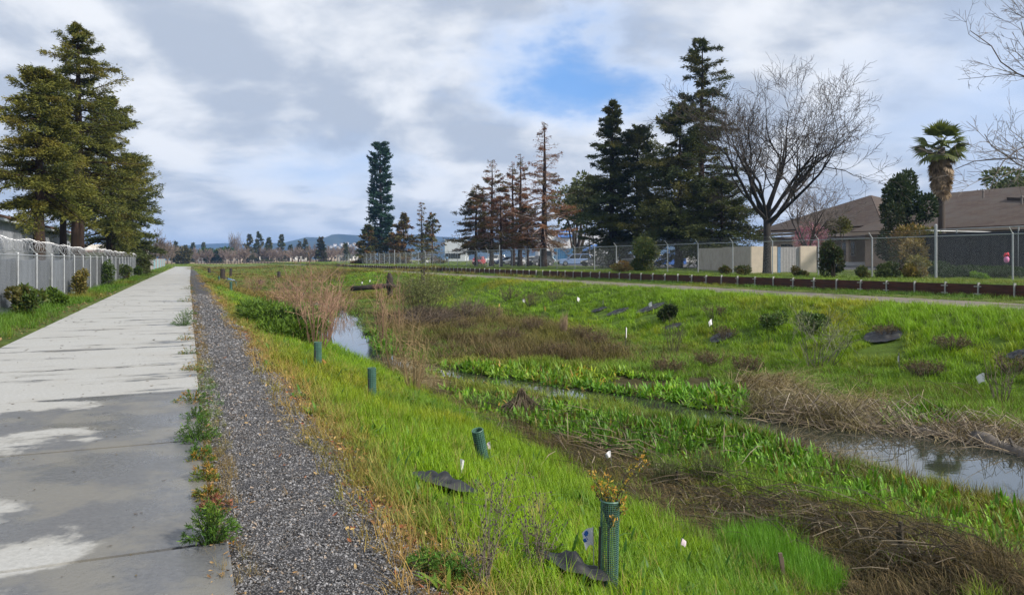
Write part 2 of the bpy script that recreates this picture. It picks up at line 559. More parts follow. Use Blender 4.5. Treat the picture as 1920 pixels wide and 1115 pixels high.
SL = 2.78
k = 0
s0 = 4.75 - 3 * SL
while s0 < 196:
    gap_ = .02 if s0 < 20 else .03
    L = SL if s0 < 60 else SL * 2
    to = np.interp(s0, [0, 60, 190], [0, .1, .75])
    right = .12 + (.10 if abs(s0 - (4.75 - SL)) < .1 else random.uniform(-.015, .02)) + to
    left = -3.25 + to
    P = []
    for (ds, e) in ((gap_, .0), (L - gap_, .0)):
        row = []
        for (tt, zz) in ((left, -.12), (left, -.006), (left + .012, .0), (right - .012, .0), (right, -.006), (right, -.12)):
            x_, y_ = xy(s0 + ds, tt); row.append((x_, y_, zz + random.uniform(0, .003)))
        P.append(row)
    m_ = MB(); m_.sheet(P)
    for e in (0, 1):
        m_.f.append(tuple(range(0, 6)) if e == 0 else tuple(range(11, 5, -1))); m_.mi.append(0)
    m_.build('slab', mp, path)
    s0 += L
# the far end swings right and follows the edge of the meadow
pts = [(196, -1.6), (206, -1.0), (214, 2), (222, 10), (228, 24), (232, 45), (234, 70)]
P = []
for i, (a_, b2) in enumerate(pts):
    q = np.array(pts[min(i + 1, len(pts) - 1)], float) - np.array(pts[max(i - 1, 0)], float); q /= np.linalg.norm(q)
    nrm_ = np.array([-q[1], q[0]])
    P.append([(*xy(a_ + nrm_[0] * w, b2 + nrm_[1] * w), max(hz(a_, b2), -.05) + .05) for w in (1.6, -1.6)])
m_ = MB(); m_.sheet(P)
for r_ in P[::2]: pass
m_.build('far_bend', mp, path)

# ------------------------------------------------------------------ gravel verge: sheet plus real stones
mgv, gg, out = new_mat('gravel_bed')
pos = gg.n('ShaderNodeNewGeometry').outputs['Position']
vo = gg.n('ShaderNodeTexVoronoi'); vo.inputs['Scale'].default_value = 80; gg.l(pos, vo.inputs['Vector'])
cr = gg.sep(vo.outputs['Color'])
c = gg.mix(gg.ramp(cr[0], .1, .95), (.045, .045, .05), (.33, .32, .33))
c = gg.mix(gg.ramp(gg.noise(pos, 1.7, 5, .6), .52, .7), c, (.12, .09, .065))
c = gg.mix(gg.ramp(vo.outputs['Distance'], .25, .6), c, (.03, .028, .028))
p = principled(gg, c, .75, 0, .35, bump(gg, vo.outputs['Distance'], .9, .02))
gg.l(p.outputs[0], out.inputs[0])
P = []
for s0 in np.concatenate([np.arange(-6, 30, .25), np.arange(30, 190, 3)]):
    row = []
    e = 1.15 + .14 * float(wob(np.array(s0 * 1.5), np.array(0.), 31)) + np.interp(s0, [0, 30, 190], [0, 0, -.1])
    to = np.interp(s0, [0, 60, 190], [0, .1, .75])
    for u in np.linspace(0, 1, 7):
        tt = to + .05 + u * (e - .05)
        x_, y_ = xy(s0, tt)
        row.append((x_, y_, hz(s0, tt) + .012 + (.01 * math.sin(s0 * 9 + u * 11) if 0 < u < 1 else -.012)))
    P.append(row)
m_ = MB(); m_.sheet(P)
gv = m_.build('gravel_verge', mgv, smooth=True)
tag(gv, 'dark crushed gravel strip beside the concrete path', kind='structure')

# the service track on the far bank
mtr, gg, out = new_mat('track')
pos = gg.n('ShaderNodeNewGeometry').outputs['Position']
c = gg.mix(gg.ramp(gg.noise(pos, 1.3, 7, .65), .35, .65), (.24, .20, .16), (.13, .125, .12))
c = gg.mix(gg.ramp(gg.noise(pos, .5, 5, .6), .52, .66), c, (.09, .10, .03))
p = principled(gg, c, .95, 0, .2, bump(gg, gg.noise(pos, 14, 6, .7), .6, .03))
gg.l(p.outputs[0], out.inputs[0])
P = []
for s0 in np.concatenate([np.arange(-10, 60, 1.0), np.arange(60, 210, 5)]):
    P.append([(*xy(s0, tt + .35 * float(wob(np.array(s0 * .9), np.array(tt), 33))), hz(s0, tt) + .02) for tt in (24.7, 25.6, 26.6, 27.6, 28.4)])
m_ = MB(); m_.sheet(P)
tag(m_.build('track', mtr, smooth=True), 'worn gravel service track along the far bank', kind='structure')

# car park behind the far fence
mas = M('asphalt', (.085, .085, .09), .9, var=.2, scale=1.2, bmp=.3)
P = []
for s0 in np.arange(20, 230, 10):
    P.append([(*xy(s0, tt), hz(s0, tt) + .03) for tt in (50.5 + (4 if s0 < 70 else 0), 57, 62, 70, 82, 120)])
m_ = MB(); m_.sheet(P)
tag(m_.build('car_park', mas), 'grey asphalt car park behind the chain link fence', kind='structure')

# ------------------------------------------------------------------ hills
mh, gg, out = new_mat('hill')
pos = gg.n('ShaderNodeNewGeometry').outputs['Position']
c = gg.mix(gg.ramp(gg.noise(pos, .004, 6, .6), .45, .6), (.012, .02, .017), (.04, .05, .03))
p = principled(gg, c, .95, 0, .1)
gg.l(p.outputs[0], out.inputs[0])


def hill(name, label, prof, Yd, depth, seed):
    """prof: (px, py) crest seen in the photograph at the distance Yd"""
    px = np.linspace(prof[0][0], prof[-1][0], 160)
    py = np.interp(px, [q[0] for q in prof], [q[1] for q in prof])
    rg = np.random.default_rng(seed)
    py = py + np.convolve(rg.normal(0, 1.0, 166), np.ones(7) / 7, 'valid') * 1.6
    P = []
    for (k_, f_) in ((-1.0, 0), (-.66, .38), (-.33, .74), (0, 1.0), (.5, .8), (1.0, 0)):
        Yk = Yd + k_ * depth
        Xk = (px - HX) / F * Yd
        hgt = (EYE + (HY - py) / F * Yd) * f_
        if 0 < f_ < 1: hgt = hgt * (1 + .22 * np.sin(px * .045 + k_ * 5 + seed) + .10 * np.sin(px * .13 + seed * 2))
        P.append(np.stack([Xk, np.full_like(Xk, Yk) + 120 * np.sin(px * .03 + seed), np.where(f_ == 0, -3.0, hgt)], 1))
    m_ = MB(); m_.sheet(np.array(P))
    o = m_.build(name, mh, smooth=True)
    return tag(o, label, kind='structure')


hill('hills', 'long blue wooded ridge on the horizon', [(-2600, 487), (-900, 470), (-300, 462), (120, 466), (260, 470), (330, 463), (370, 456), (420, 455), (470, 458), (530, 459), (590, 455), (700, 463), (900, 470), (1200, 468), (1800, 470), (2600, 474), (4200, 487)], 4300, 1100, 3)
hill('hill', 'nearer blue hill with houses on its slope', [(360, 487), (450, 466), (520, 456), (560, 449), (580, 446), (620, 448), (655, 443), (690, 440), (760, 439), (860, 446), (960, 441), (1060, 432), (1130, 436), (1300, 452), (1500, 470), (1700, 487)], 3300, 800, 5)

# ------------------------------------------------------------------ ground cover: clumps instanced on points, one object per kind of cover
def blade_clump(nb, rad, h0, h1, w0, lean, cols, seed, seg=3, curl=1.0, flat=0.0, mat=None, wide=0.0, tip=(1.0, 1.0, 1.0), fan=None):
    """a tuft of tapering blades. wide>0 makes lance leaves (broadest in the middle)"""
    r = np.random.default_rng(seed)
    V = []; Fc = []; C = []; n = 0
    for i in range(nb):
        a = r.uniform(0, 6.283); q = rad * math.sqrt(r.uniform(0, 1))
        bx, by = q * math.cos(a), q * math.sin(a)
        az = r.uniform(0, 6.283) if fan is None else r.normal(0, fan)
        h = r.uniform(h0, h1); w = w0 * r.uniform(.7, 1.3)
        ln = lean * r.uniform(.3, 1.6) + flat
        cx, cy_ = math.cos(az), math.sin(az)
        fx, fy = -cy_, cx
        col = np.array(cols[r.integers(len(cols))]) * r.uniform(.75, 1.25)
        px_, py_, pz = bx, by, -.03
        ang = ln * .35
        L = h / seg
        for k in range(seg + 1):
            u = k / seg
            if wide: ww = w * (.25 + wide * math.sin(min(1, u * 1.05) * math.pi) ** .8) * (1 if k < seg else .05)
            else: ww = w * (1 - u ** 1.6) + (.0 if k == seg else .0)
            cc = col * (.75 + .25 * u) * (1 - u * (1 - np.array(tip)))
            V += [(px_ - fx * ww / 2, py_ - fy * ww / 2, pz), (px_ + fx * ww / 2, py_ + fy * ww / 2, pz)]
            C += [cc, cc]
            if k < seg:
                o = n + 2 * k
                Fc.append((o, o + 1, o + 3, o + 2))
            px_ += cx * math.sin(ang) * L; py_ += cy_ * math.sin(ang) * L; pz += math.cos(ang) * L
            ang += ln * curl / seg
        n += 2 * (seg + 1)
    m_ = MB(); m_.add(V, Fc, np.array(C))
    return m_.build('clump', mat or BLADE, mesh_only=True)


def proto(me):
    return bpy.data.objects.new('clump', me)          # not linked: only instanced


def scatter(name, label, protos, P, sc_xy, sc_z, tint, yaw=None, tilt=None, kind='stuff'):
    n = len(P)
    if n == 0: return None
    me = bpy.data.meshes.new(name)
    me.vertices.add(n)
    me.vertices.foreach_set('co', np.asarray(P, np.float32).ravel())
    def at_(nm, tp, dat, key):
        a_ = me.attributes.new(nm, tp, 'POINT'); a_.data.foreach_set(key, np.ascontiguousarray(dat).ravel())
    rot = np.zeros((n, 3), np.float32)
    rot[:, 2] = rng.uniform(0, 6.283, n) if yaw is None else yaw
    if tilt is not None: rot[:, 0] = tilt[:, 0]; rot[:, 1] = tilt[:, 1]
    at_('rot', 'FLOAT_VECTOR', rot, 'vector')
    at_('scl', 'FLOAT_VECTOR', np.stack([sc_xy, sc_xy, sc_z], 1).astype(np.float32), 'vector')
    at_('pick', 'INT', rng.integers(0, len(protos), n).astype(np.int32), 'value')
    tn = np.concatenate([np.asarray(tint, np.float32), np.ones((n, 1), np.float32)], 1)
    at_('tint', 'FLOAT_COLOR', tn.astype(np.float32), 'color')
    o = bpy.data.objects.new(name, me)
    link(o)
    tag(o, label, kind=kind)
    tr = bpy.data.node_groups.new(name + '_nodes', 'GeometryNodeTree')
    tr.interface.new_socket('Geometry', in_out='INPUT', socket_type='NodeSocketGeometry')
    tr.interface.new_socket('Geometry', in_out='OUTPUT', socket_type='NodeSocketGeometry')
    gi = tr.nodes.new('NodeGroupInput'); go = tr.nodes.new('NodeGroupOutput')
    jo = tr.nodes.new('GeometryNodeJoinGeometry')
    for pr in protos:
        oi = tr.nodes.new('GeometryNodeObjectInfo'); oi.inputs['Object'].default_value = pr
        ti = tr.nodes.new('GeometryNodeGeometryToInstance')
        tr.links.new(oi.outputs['Geometry'], ti.inputs[0])
        tr.links.new(ti.outputs[0], jo.inputs[0])
    ip = tr.nodes.new('GeometryNodeInstanceOnPoints')
    tr.links.new(gi.outputs[0], ip.inputs['Points'])
    tr.links.new(jo.outputs[0], ip.inputs['Instance'])
    ip.inputs['Pick Instance'].default_value = True
    def na(nm, tp):
        q = tr.nodes.new('GeometryNodeInputNamedAttribute'); q.data_type = tp; q.inputs['Name'].default_value = nm
        return [x for x in q.outputs if x.enabled][0]
    tr.links.new(na('pick', 'INT'), ip.inputs['Instance Index'])
    er = tr.nodes.new('FunctionNodeEulerToRotation')
    tr.links.new(na('rot', 'FLOAT_VECTOR'), er.inputs[0])
    tr.links.new(er.outputs[0], ip.inputs['Rotation'])
    tr.links.new(na('scl', 'FLOAT_VECTOR'), ip.inputs['Scale'])
    tr.links.new(ip.outputs[0], go.inputs[0])
    mod = o.modifiers.new('spread', 'NODES'); mod.node_group = tr
    return o


def sample(t0, t1, bands, s_lo=-3.0, s_hi=130.0, view=True):
    """random ground points between t0 and t1; bands = [(dist, density, xy scale)]"""
    SS = []; TT = []; KK = []
    lo = s_lo
    for (hi, dens_, k_) in bands:
        a_, b2 = max(lo, s_lo), min(hi, s_hi)
        if b2 > a_:
            n = int((b2 - a_) * (t1 - t0) * dens_)
            SS.append(rng.uniform(a_, b2, n)); TT.append(rng.uniform(t0, t1, n)); KK.append(np.full(n, k_))
        lo = hi
    s_ = np.concatenate(SS); t_ = np.concatenate(TT); k_ = np.concatenate(KK)
    x_, y_ = xy(s_, t_)
    z_ = height(s_, t_)
    if view:
        yy = np.maximum(y_, .1)
        px = HX + F * x_ / yy; py = HY + F * (EYE - z_) / yy
        ok = (y_ > 1.5) & (px > -260) & (px < 2180) & (py < 1420)
        s_, t_, k_, x_, y_, z_ = (q[ok] for q in (s_, t_, k_, x_, y_, z_))
    return s_, t_, k_, np.stack([x_, y_, z_], 1)


def inpoly(P, poly):
    x_, y_ = P[:, 0], P[:, 1]
    ins = np.zeros(len(P), bool)
    q = np.array(poly)[:, :2]
    j = len(q) - 1
    for i in range(len(q)):
        c_ = ((q[i, 1] > y_) != (q[j, 1] > y_)) & (x_ < (q[j, 0] - q[i, 0]) * (y_ - q[i, 1]) / (q[j, 1] - q[i, 1] + 1e-12) + q[i, 0])
        ins ^= c_
        j = i
    return ins


def area(*pix):                                       # outline on the photograph -> outline on the ground
    o = []
    for (px, py) in pix:
        Yf = F * (EYE + 1.66) / (py - HY)
        o.append(((px - HX) / F * Yf, Yf))
    return o


BOG = [area((785, 684), (1000, 692), (1250, 708), (1400, 735), (1385, 796), (1200, 762), (1000, 732), (800, 710)),
       area((830, 736), (1000, 748), (1150, 782), (1300, 798), (1430, 822), (1560, 866), (1500, 898), (1380, 892), (1250, 868), (1120, 840), (1000, 806), (870, 770)),
       area((1650, 765), (1770, 775), (1800, 812), (1660, 800)),
       area((676, 625), (742, 622), (760, 672), (700, 668))]
BOG_R = [area((1420, 868), (1600, 890), (1750, 935), (1920, 960), (2150, 1010), (2200, 1180), (1920, 1110), (1700, 1000), (1500, 930), (1400, 900))]
THATCH_Z = [area((850, 752), (960, 786), (1080, 826), (1190, 862), (1340, 925), (1450, 985), (1560, 1040), (1640, 1110), (1500, 1130), (1330, 1020), (1240, 960), (1090, 872), (950, 815), (840, 775)),
            area((1290, 955), (1480, 945), (1700, 1005), (1920, 1085), (2050, 1180), (1800, 1300), (1600, 1130), (1400, 1000))]
REED_Z = [area((1370, 712), (1470, 706), (1530, 745), (1700, 780), (1800, 800), (1990, 835), (2000, 878), (1800, 836), (1640, 810), (1500, 800), (1400, 772)),
          area((1395, 755), (1480, 775), (1560, 820), (1610, 880), (1560, 890), (1470, 845)),
          area((690, 680), (760, 665), (800, 690), (790, 740), (740, 745), (690, 715))]
SEDGE_Z = [area((700, 590), (900, 578), (1010, 600), (1150, 652), (1190, 676), (1120, 686), (1000, 682), (800, 676), (760, 650)),
           area((880, 765), (980, 795), (1010, 830), (930, 815))]
GREENM = area((1330, 1010), (1440, 1000), (1590, 1110), (1540, 1150), (1400, 1090))


def anyin(P, zs):
    o = np.zeros(len(P), bool)
    for z in zs: o |= inpoly(P, z)
    return o


# bare spots where the weed mats and the dead shrubs lie (kept clear of grass)
CLEAR = []


def tints(s_, t_, base, amp=.25, yel=None, seed=40, yl=0.5):
    """patchy colour: base * brightness noise, drifting towards yel in patches"""
    n = len(s_)
    b0 = 1 + amp * wob(s_ * 1.3, t_ * 1.3, seed) + rng.normal(0, .10, n)
    c_ = np.tile(np.array(base), (n, 1)) * np.clip(b0, .45, 1.7)[:, None]
    if yel is not None:
        u = np.clip((wob(s_ * .9, t_ * .9, seed + 1) + yl - .5) * 1.4 + rng.normal(0, .12, n), 0, 1)[:, None]
        c_ = c_ * (1 - u) + np.array(yel) * np.clip(b0, .5, 1.6)[:, None] * u
    return c_


one = [(1, 1, 1), (.9, 1.0, .9), (1.08, 1.02, .8)]
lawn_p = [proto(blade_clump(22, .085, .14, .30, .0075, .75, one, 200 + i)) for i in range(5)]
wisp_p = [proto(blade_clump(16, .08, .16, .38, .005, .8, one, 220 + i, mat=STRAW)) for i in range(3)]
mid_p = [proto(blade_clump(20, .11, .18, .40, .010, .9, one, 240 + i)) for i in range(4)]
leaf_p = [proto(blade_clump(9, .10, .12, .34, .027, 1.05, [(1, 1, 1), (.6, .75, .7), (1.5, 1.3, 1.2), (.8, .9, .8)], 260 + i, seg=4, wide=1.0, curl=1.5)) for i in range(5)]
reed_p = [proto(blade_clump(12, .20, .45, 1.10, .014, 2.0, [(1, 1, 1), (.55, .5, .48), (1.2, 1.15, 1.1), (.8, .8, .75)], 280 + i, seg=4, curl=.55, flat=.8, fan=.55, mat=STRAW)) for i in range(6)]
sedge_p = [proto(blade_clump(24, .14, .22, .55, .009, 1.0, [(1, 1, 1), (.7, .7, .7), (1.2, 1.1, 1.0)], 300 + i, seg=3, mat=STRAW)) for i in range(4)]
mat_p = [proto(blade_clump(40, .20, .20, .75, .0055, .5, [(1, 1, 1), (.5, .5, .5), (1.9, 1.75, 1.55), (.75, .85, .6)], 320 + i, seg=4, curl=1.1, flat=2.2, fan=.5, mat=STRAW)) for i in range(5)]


def clear_mask(P):
    ok = np.ones(len(P), bool)
    for (x_, y_, r_) in CLEAR: ok &= (P[:, 0] - x_) ** 2 + (P[:, 1] - y_) ** 2 > r_ * r_
    return ok


def grass_all():
    L1 = (.135, .225, .010); L1y = (.215, .225, .012)
    # near bank
    s_, t_, k_, P = sample(1.15, 5.7, [(7, 150, 1.0), (12, 90, 1.15), (20, 45, 1.5), (36, 20, 2.2), (70, 7, 3.2), (150, 2.5, 4.5)], s_hi=150)
    edge = t_ - 1.25 - .3 * wob(s_ * 1.8, t_ * 0, 51)
    toe = t_ - 5.35 - .35 * wob(s_ * 1.5, t_ * 0, 52)
    keep = (rng.uniform(0, 1, len(s_)) < np.clip(edge * 1.8 + .18, 0, 1)) & (toe < .15) & clear_mask(P)
    s_, t_, k_, P, edge = (q[keep] for q in (s_, t_, k_, P, edge))
    tn = tints(s_, t_, L1, .3, L1y, 60, .5)
    dk = np.clip(wob(s_ * 2.1, t_ * 2.1, 61) * 1.6 - .15, 0, .6)[:, None]; tn = tn * (1 - dk) + np.array((.055, .145, .015)) * dk
    br = np.clip(1 - edge * 1.9 + rng.normal(0, .25, len(s_)), 0, 1)[:, None] * .75
    tn = tn * (1 - br) + np.array((.20, .155, .07)) * br
    zs = (.66 + .42 * wob(s_ * 1.5, t_ * 1.5, 62) + rng.uniform(0, .55, len(s_))) * np.clip(.5 + edge * .55, .45, .92)
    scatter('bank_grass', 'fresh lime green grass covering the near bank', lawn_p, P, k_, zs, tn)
    # dead straw, seed stalks and broad leaved weeds among the fresh grass
    q_ = rng.uniform(0, 1, len(s_)); w1 = (wob(s_ * 1.6, t_ * 1.6, 63) > .1)
    m1 = (q_ < .05) | ((q_ < .16) & w1)
    scatter('bank_straw', 'dead straw and seed stalks standing in the fresh bank grass', wisp_p, P[m1], k_[m1] * .9, rng.uniform(.35, .95, m1.sum()), tints(s_[m1], t_[m1], (.26, .205, .10), .3, (.17, .17, .04), 65, .4))
    m2 = (q_ > .955) | ((q_ > .88) & (wob(s_ * 1.3, t_ * 1.3, 67) > .25))
    scatter('bank_weeds', 'broad leaved green weeds among the bank grass', leaf_p, P[m2], k_[m2] * .8, rng.uniform(.35, .75, m2.sum()), tints(s_[m2], t_[m2], (.055, .13, .02), .35, (.08, .15, .02), 69, .4))
    # straw coloured fringe along the gravel
    s_, t_, k_, P = sample(.95, 1.8, [(8, 70, 1.0), (16, 34, 1.3), (40, 12, 2.0), (100, 3, 3.0)], s_hi=100)
    keep = rng.uniform(0, 1, len(s_)) < .75
    s_, t_, k_, P = (q[keep] for q in (s_, t_, k_, P))
    scatter('fringe_grass', 'dry rusty tan wisps fringing the gravel', wisp_p, P, k_ * .9, rng.uniform(.25, .75, len(s_)), tints(s_, t_, (.27, .175, .085), .3, (.16, .17, .03), 64, .4))
    # far bank
    s_, t_, k_, P = sample(16.3, 24.7, [(12, 34, 1.5), (20, 28, 1.7), (36, 17, 2.2), (60, 7, 3.0), (110, 2.6, 4.6)], s_hi=112)
    keep = clear_mask(P) & ~((t_ > 23.4) & (rng.uniform(0, 1, len(s_)) < .6))
    s_, t_, k_, P = (q[keep] for q in (s_, t_, k_, P))
    tn = tints(s_, t_, (.14, .245, .012), .38, (.235, .225, .018), 66, .5)
    scatter('far_bank_grass', 'green and yellowing grass covering the far bank', lawn_p, P, k_, rng.uniform(.7, 1.35, len(s_)) * (1 + .3 * wob(s_, t_, 68)), tn)
    # flat strip by the track, the wall foot and behind the wall
    s_, t_, k_, P = sample(28.4, 32.4, [(30, 12, 2.2), (60, 6, 3.0), (130, 2.2, 4.2)], s_lo=8)
    keep = (rng.uniform(0, 1, len(s_)) < np.where(t_ > 30.6, 1, .4))
    s_, t_, k_, P = (q[keep] for q in (s_, t_, k_, P))
    scatter('verge_grass', 'rough grass along the foot of the timber retaining wall', lawn_p, P, k_, rng.uniform(.5, 1.0, len(s_)) * np.where(t_ > 31, 1.15, .6), tints(s_, t_, (.075, .15, .016), .3, (.14, .15, .02), 70))
    s_, t_, k_, P = sample(32.7, 52, [(30, 7, 2.2), (60, 4, 3.0), (120, 1.5, 4.6)], s_lo=8)
    scatter('field_grass', 'short pale green grass behind the retaining wall', lawn_p, P, k_, rng.uniform(.35, .8, len(s_)), tints(s_, t_, (.12, .18, .03), .2, (.17, .17, .05), 72, .35))
    # between the path and the fence on the left
    s_, t_, k_, P = sample(-7.5, -3.3, [(14, 60, 1.0), (26, 45, 1.3), (45, 20, 1.9), (80, 8, 2.8), (190, 2.0, 4.5)], s_lo=7, s_hi=190)
    keep = rng.uniform(0, 1, len(s_)) < np.clip((-3.35 - t_) * 1.2 + .3 * wob(s_ * 1.2, t_, 74), 0.06, 1)
    s_, t_, k_, P = (q[keep] for q in (s_, t_, k_, P))
    scatter('fence_grass', 'green grass and weeds along the foot of the left fence', lawn_p, P, k_, rng.uniform(.4, 1.3, len(s_)), tints(s_, t_, (.075, .15, .016), .3, (.15, .14, .03), 76))
    # valley floor
    s_, t_, k_, P = sample(4.9, 17.6, [(8, 110, .9), (14, 90, 1.0), (22, 56, 1.35), (36, 22, 2.0), (60, 7, 3.2), (115, 2.4, 4.8)], s_hi=115)
    q = stream(s_, t_)
    toe = 5.35 + .35 * wob(s_ * 1.5, t_ * 0, 52)
    dry = (P[:, 2] > WATER - .02)
    keep = dry & (t_ > toe - .25) & clear_mask(P)
    s_, t_, k_, P, q = (w[keep] for w in (s_, t_, k_, P, q))
    u = rng.uniform(0, 1, len(s_))
    bog = anyin(P, BOG) & ((u < .93) & (wob(s_ * 2.4, t_ * 2.4, 57) > -.75)); bogr = anyin(P, BOG_R) & (u < .5) & (wob(s_ * 2, t_ * 2, 58) > -.2)
    tha = anyin(P, THATCH_Z); ree = anyin(P, REED_Z); sed = anyin(P, SEDGE_Z); grm = inpoly(P, GREENM)
    toe_b = (t_ < 6.3 + .5 * wob(s_ * 1.1, t_, 53)) & ~bog
    far = s_ > 42
    kind = np.full(len(s_), 'mid', dtype='<U6')
    kind[(u > np.where(s_ < 26, .84, .62)) & (wob(s_ * 1.4, t_ * 1.4, 55) > -.1)] = 'sedge'
    kind[sed & (u < .62 + .3 * wob(s_ * 1.7, t_ * 1.7, 59))] = 'sedge'
    kind[toe_b & (u < .75)] = 'mat'
    kind[tha & (u < .80) & (wob(s_ * 2.2, t_ * 2.2, 56) > -.25)] = 'mat'
    kind[ree & (u < .92) & (wob(s_ * 2.0, t_ * 2.0, 54) > -.5)] = 'reed'
    kind[bog | bogr] = 'leaf'
    kind[grm] = 'grm'
    sel = lambda kk: kind == kk
    m_ = sel('mid')
    scatter('marsh_grass', 'olive green marsh grass on the creek bed', mid_p, P[m_], k_[m_], rng.uniform(.45, 1.0, m_.sum()), tints(s_[m_], t_[m_], (.105, .19, .016), .38, (.175, .165, .035), 80, .5))
    m_ = sel('sedge') & (rng.uniform(0, 1, len(s_)) < .8)
    scatter('sedge', 'brown winter sedge standing on the creek bed', sedge_p, P[m_], k_[m_] * .9, rng.uniform(.55, 1.25, m_.sum()) * np.where(sed[m_], 1.1, .75) * (1 + .45 * wob(s_[m_] * 1.5, t_[m_] * 1.5, 83)), tints(s_[m_], t_[m_], (.125, .098, .062), .42, (.105, .105, .03), 82, .55))
    m_ = sel('mat')
    scatter('thatch', 'dark matted dead stems lying along the creek margin', mat_p, P[m_], k_[m_], rng.uniform(.7, 1.3, m_.sum()), tints(s_[m_], t_[m_], (.082, .065, .047), .55, (.075, .085, .028), 84, .5), yaw=rng.normal(-1.1, .45, m_.sum()))
    m_ = sel('reed') & (rng.uniform(0, 1, len(s_)) < .62)
    scatter('reeds', 'broken tan reeds leaning over the creek edge', reed_p, P[m_], k_[m_] * .95, rng.uniform(.55, 1.1, m_.sum()), tints(s_[m_], t_[m_], (.32, .265, .195), .45, (.15, .145, .07), 86, .35), yaw=rng.normal(-.6, .75, m_.sum()))
    m_ = sel('leaf')
    scatter('bog_plants', 'lush bright green lance leaved bog plants beside the water', leaf_p, P[m_], np.minimum(k_[m_], 1.8) * .95, rng.uniform(.55, 1.25, m_.sum()), tints(s_[m_], t_[m_], (.09, .20, .016), .4, (.17, .25, .025), 88, .45) * np.where(rng.uniform(0, 1, (m_.sum(), 1)) < .09, np.array([[1.5, .62, 1.5]]), 1))
    m_ = sel('grm')
    if m_.sum() < 400:
        pass
    s2, t2, k2, P2 = sample(4.8, 7.5, [(9, 420, .8)], s_lo=1, s_hi=9)
    w = inpoly(P2, GREENM)
    scatter('bright_grass', 'mound of fine bright emerald grass among dead stems', lawn_p, P2[w], k2[w], rng.uniform(.25, 1.25, w.sum()) * (1 + .35 * wob(s2[w] * 3, t2[w] * 3, 92)), tints(s2[w], t2[w], (.085, .195, .02), .4, (.14, .215, .02), 90, .5))

# ================================================================== fences, wall, buildings, vehicles
WIRE = M('fence_wire', (.42, .44, .46), .5, .6, var=.1)
TIMBER = M('creosoted_timber', (.062, .022, .013), .8, var=.5, scale=4, bmp=.4, stretch=(.4, 3, 3))
SCREEN_G = M('grey_screen_cloth', (.24, .26, .30), .75, var=.22, scale=1.6, bmp=.1, stretch=(1, 1, .25))
SCREEN_D = M('dark_screen_cloth', (.018, .021, .03), .8, var=.3, scale=2.0)
CREAM = M('cream_stucco', (.62, .53, .43), .9, var=.08, scale=3, bmp=.15)
CREAM_SHADE = M('cream_stucco_shaded', (.36, .32, .28), .9, var=.12, scale=2, bmp=.15, dirt=(.28, .25, .21))  # cream stucco darkened: shade of the unlit faces put into the colour
WHITEW = M('white_wall', (.68, .69, .71), .8, var=.06, scale=.6)
GREYW = M('pale_grey_wall', (.50, .53, .57), .8, var=.06, scale=.5)
DARKGLASS = M('dark_glass', (.025, .03, .035), .12, var=.1, spec=.6)
BLUETRIM = M('blue_trim', (.06, .16, .42), .5, var=.1)
TAN = M('tan_wall', (.36, .27, .20), .9, var=.1, scale=2)


def sframe(s, t, z=0.0):
    x_, y_ = xy(s, t)
    return Vector((x_, y_, z))


PATH_RZ = math.atan2(DY, DX)                          # local +x runs along the path


def chain_net(x0, x1, z0, z1, pitch, r_):
    """diagonal wires of a chain link panel in the xz plane"""
    m_ = MB()
    h = z1 - z0
    n = int((x1 - x0 + h) / pitch)
    for sgn in (1, -1):
        for i in range(n):
            a_ = x0 - h + (i + .5) * pitch if sgn == 1 else x0 + (i + .5) * pitch
            p0 = [a_, z0]; p1 = [a_ + sgn * h, z1]
            # clip to the panel
            (xa, za), (xb, zb) = p0, p1
            if sgn == 1:
                if xa < x0: za += (x0 - xa); xa = x0
                if xb > x1: zb -= (xb - x1); xb = x1
            else:
                if xa > x1: za += (xa - x1); xa = x1
                if xb < x0: zb -= (x0 - xb); xb = x0
            if zb - za < .05: continue
            y_ = .004 * sgn
            v = []
            for (xx, zz) in ((xa, za), (xb, zb)):
                v += [(xx - r_, y_ - r_, zz), (xx + r_, y_ - r_, zz), (xx, y_ + r_, zz)]
            m_.add(v, [(0, 1, 4, 3), (1, 2, 5, 4), (2, 0, 3, 5)])
    return m_


# ---- left fence: posts, rail, net, hanging cloth and a razor coil along the top
LF = thing('chain_link_fence', 'grey screened chain link fence crowned by a coil of razor wire beside the path', 'fence', (*xy(24, -4.8), 0), PATH_RZ)
bay = 3.2
nb = 23
pm = MB(); pm.tube([(0, 0, -.1), (0, 0, 1.84)], .035, 8); pm.tube([(0, 0, 1.84), (0, 0, 1.88)], [.042, .02], 8)
pm.tube([(0, 0, 1.84), (0, .22, 2.12)], .016, 5)
post_me = pm.build('post', GALV, mesh_only=True)
net_me = chain_net(0, bay, .03, 1.8, .085, .0018).build('net', WIRE, mesh_only=True)
rl = MB(); rl.tube([(0, 0, 1.8), (bay, 0, 1.8)], .021, 6); rail_me = rl.build('rail', GALV, mesh_only=True)
cloth = []
for v_ in range(5):
    r_ = np.random.default_rng(70 + v_)
    P = []
    nx = 40
    sag = r_.uniform(0, .10)
    for j, zf in enumerate((0, .25, .5, .75, 1)):
        row = []
        for i in range(nx + 1):
            u = i / nx
            fold = .022 * math.sin(u * (34 + 9 * v_) + 2 * v_) + .03 * math.sin(u * 11 + v_) * (1 - zf)
            row.append((u * bay, .05 + fold, .28 + zf * (1.43 - sag * math.sin(math.pi * u)) + .05 * math.sin(u * 7 + v_ * 2) * (1 - zf)))
        P.append(row)
    m_ = MB(); m_.sheet(P)
    tone = (1.0, .55, 1.3, .34, .9)[v_]
    m_.c = [np.full((m_.n, 3), tone)]
    cloth.append(m_)
SC = M('screen_cloth', (.135, .15, .175), .8, var=.3, scale=1.5, use_col=True, stretch=(1, 1, .3))
cloth = [c_.build('screen', SC, mesh_only=True) for c_ in cloth]
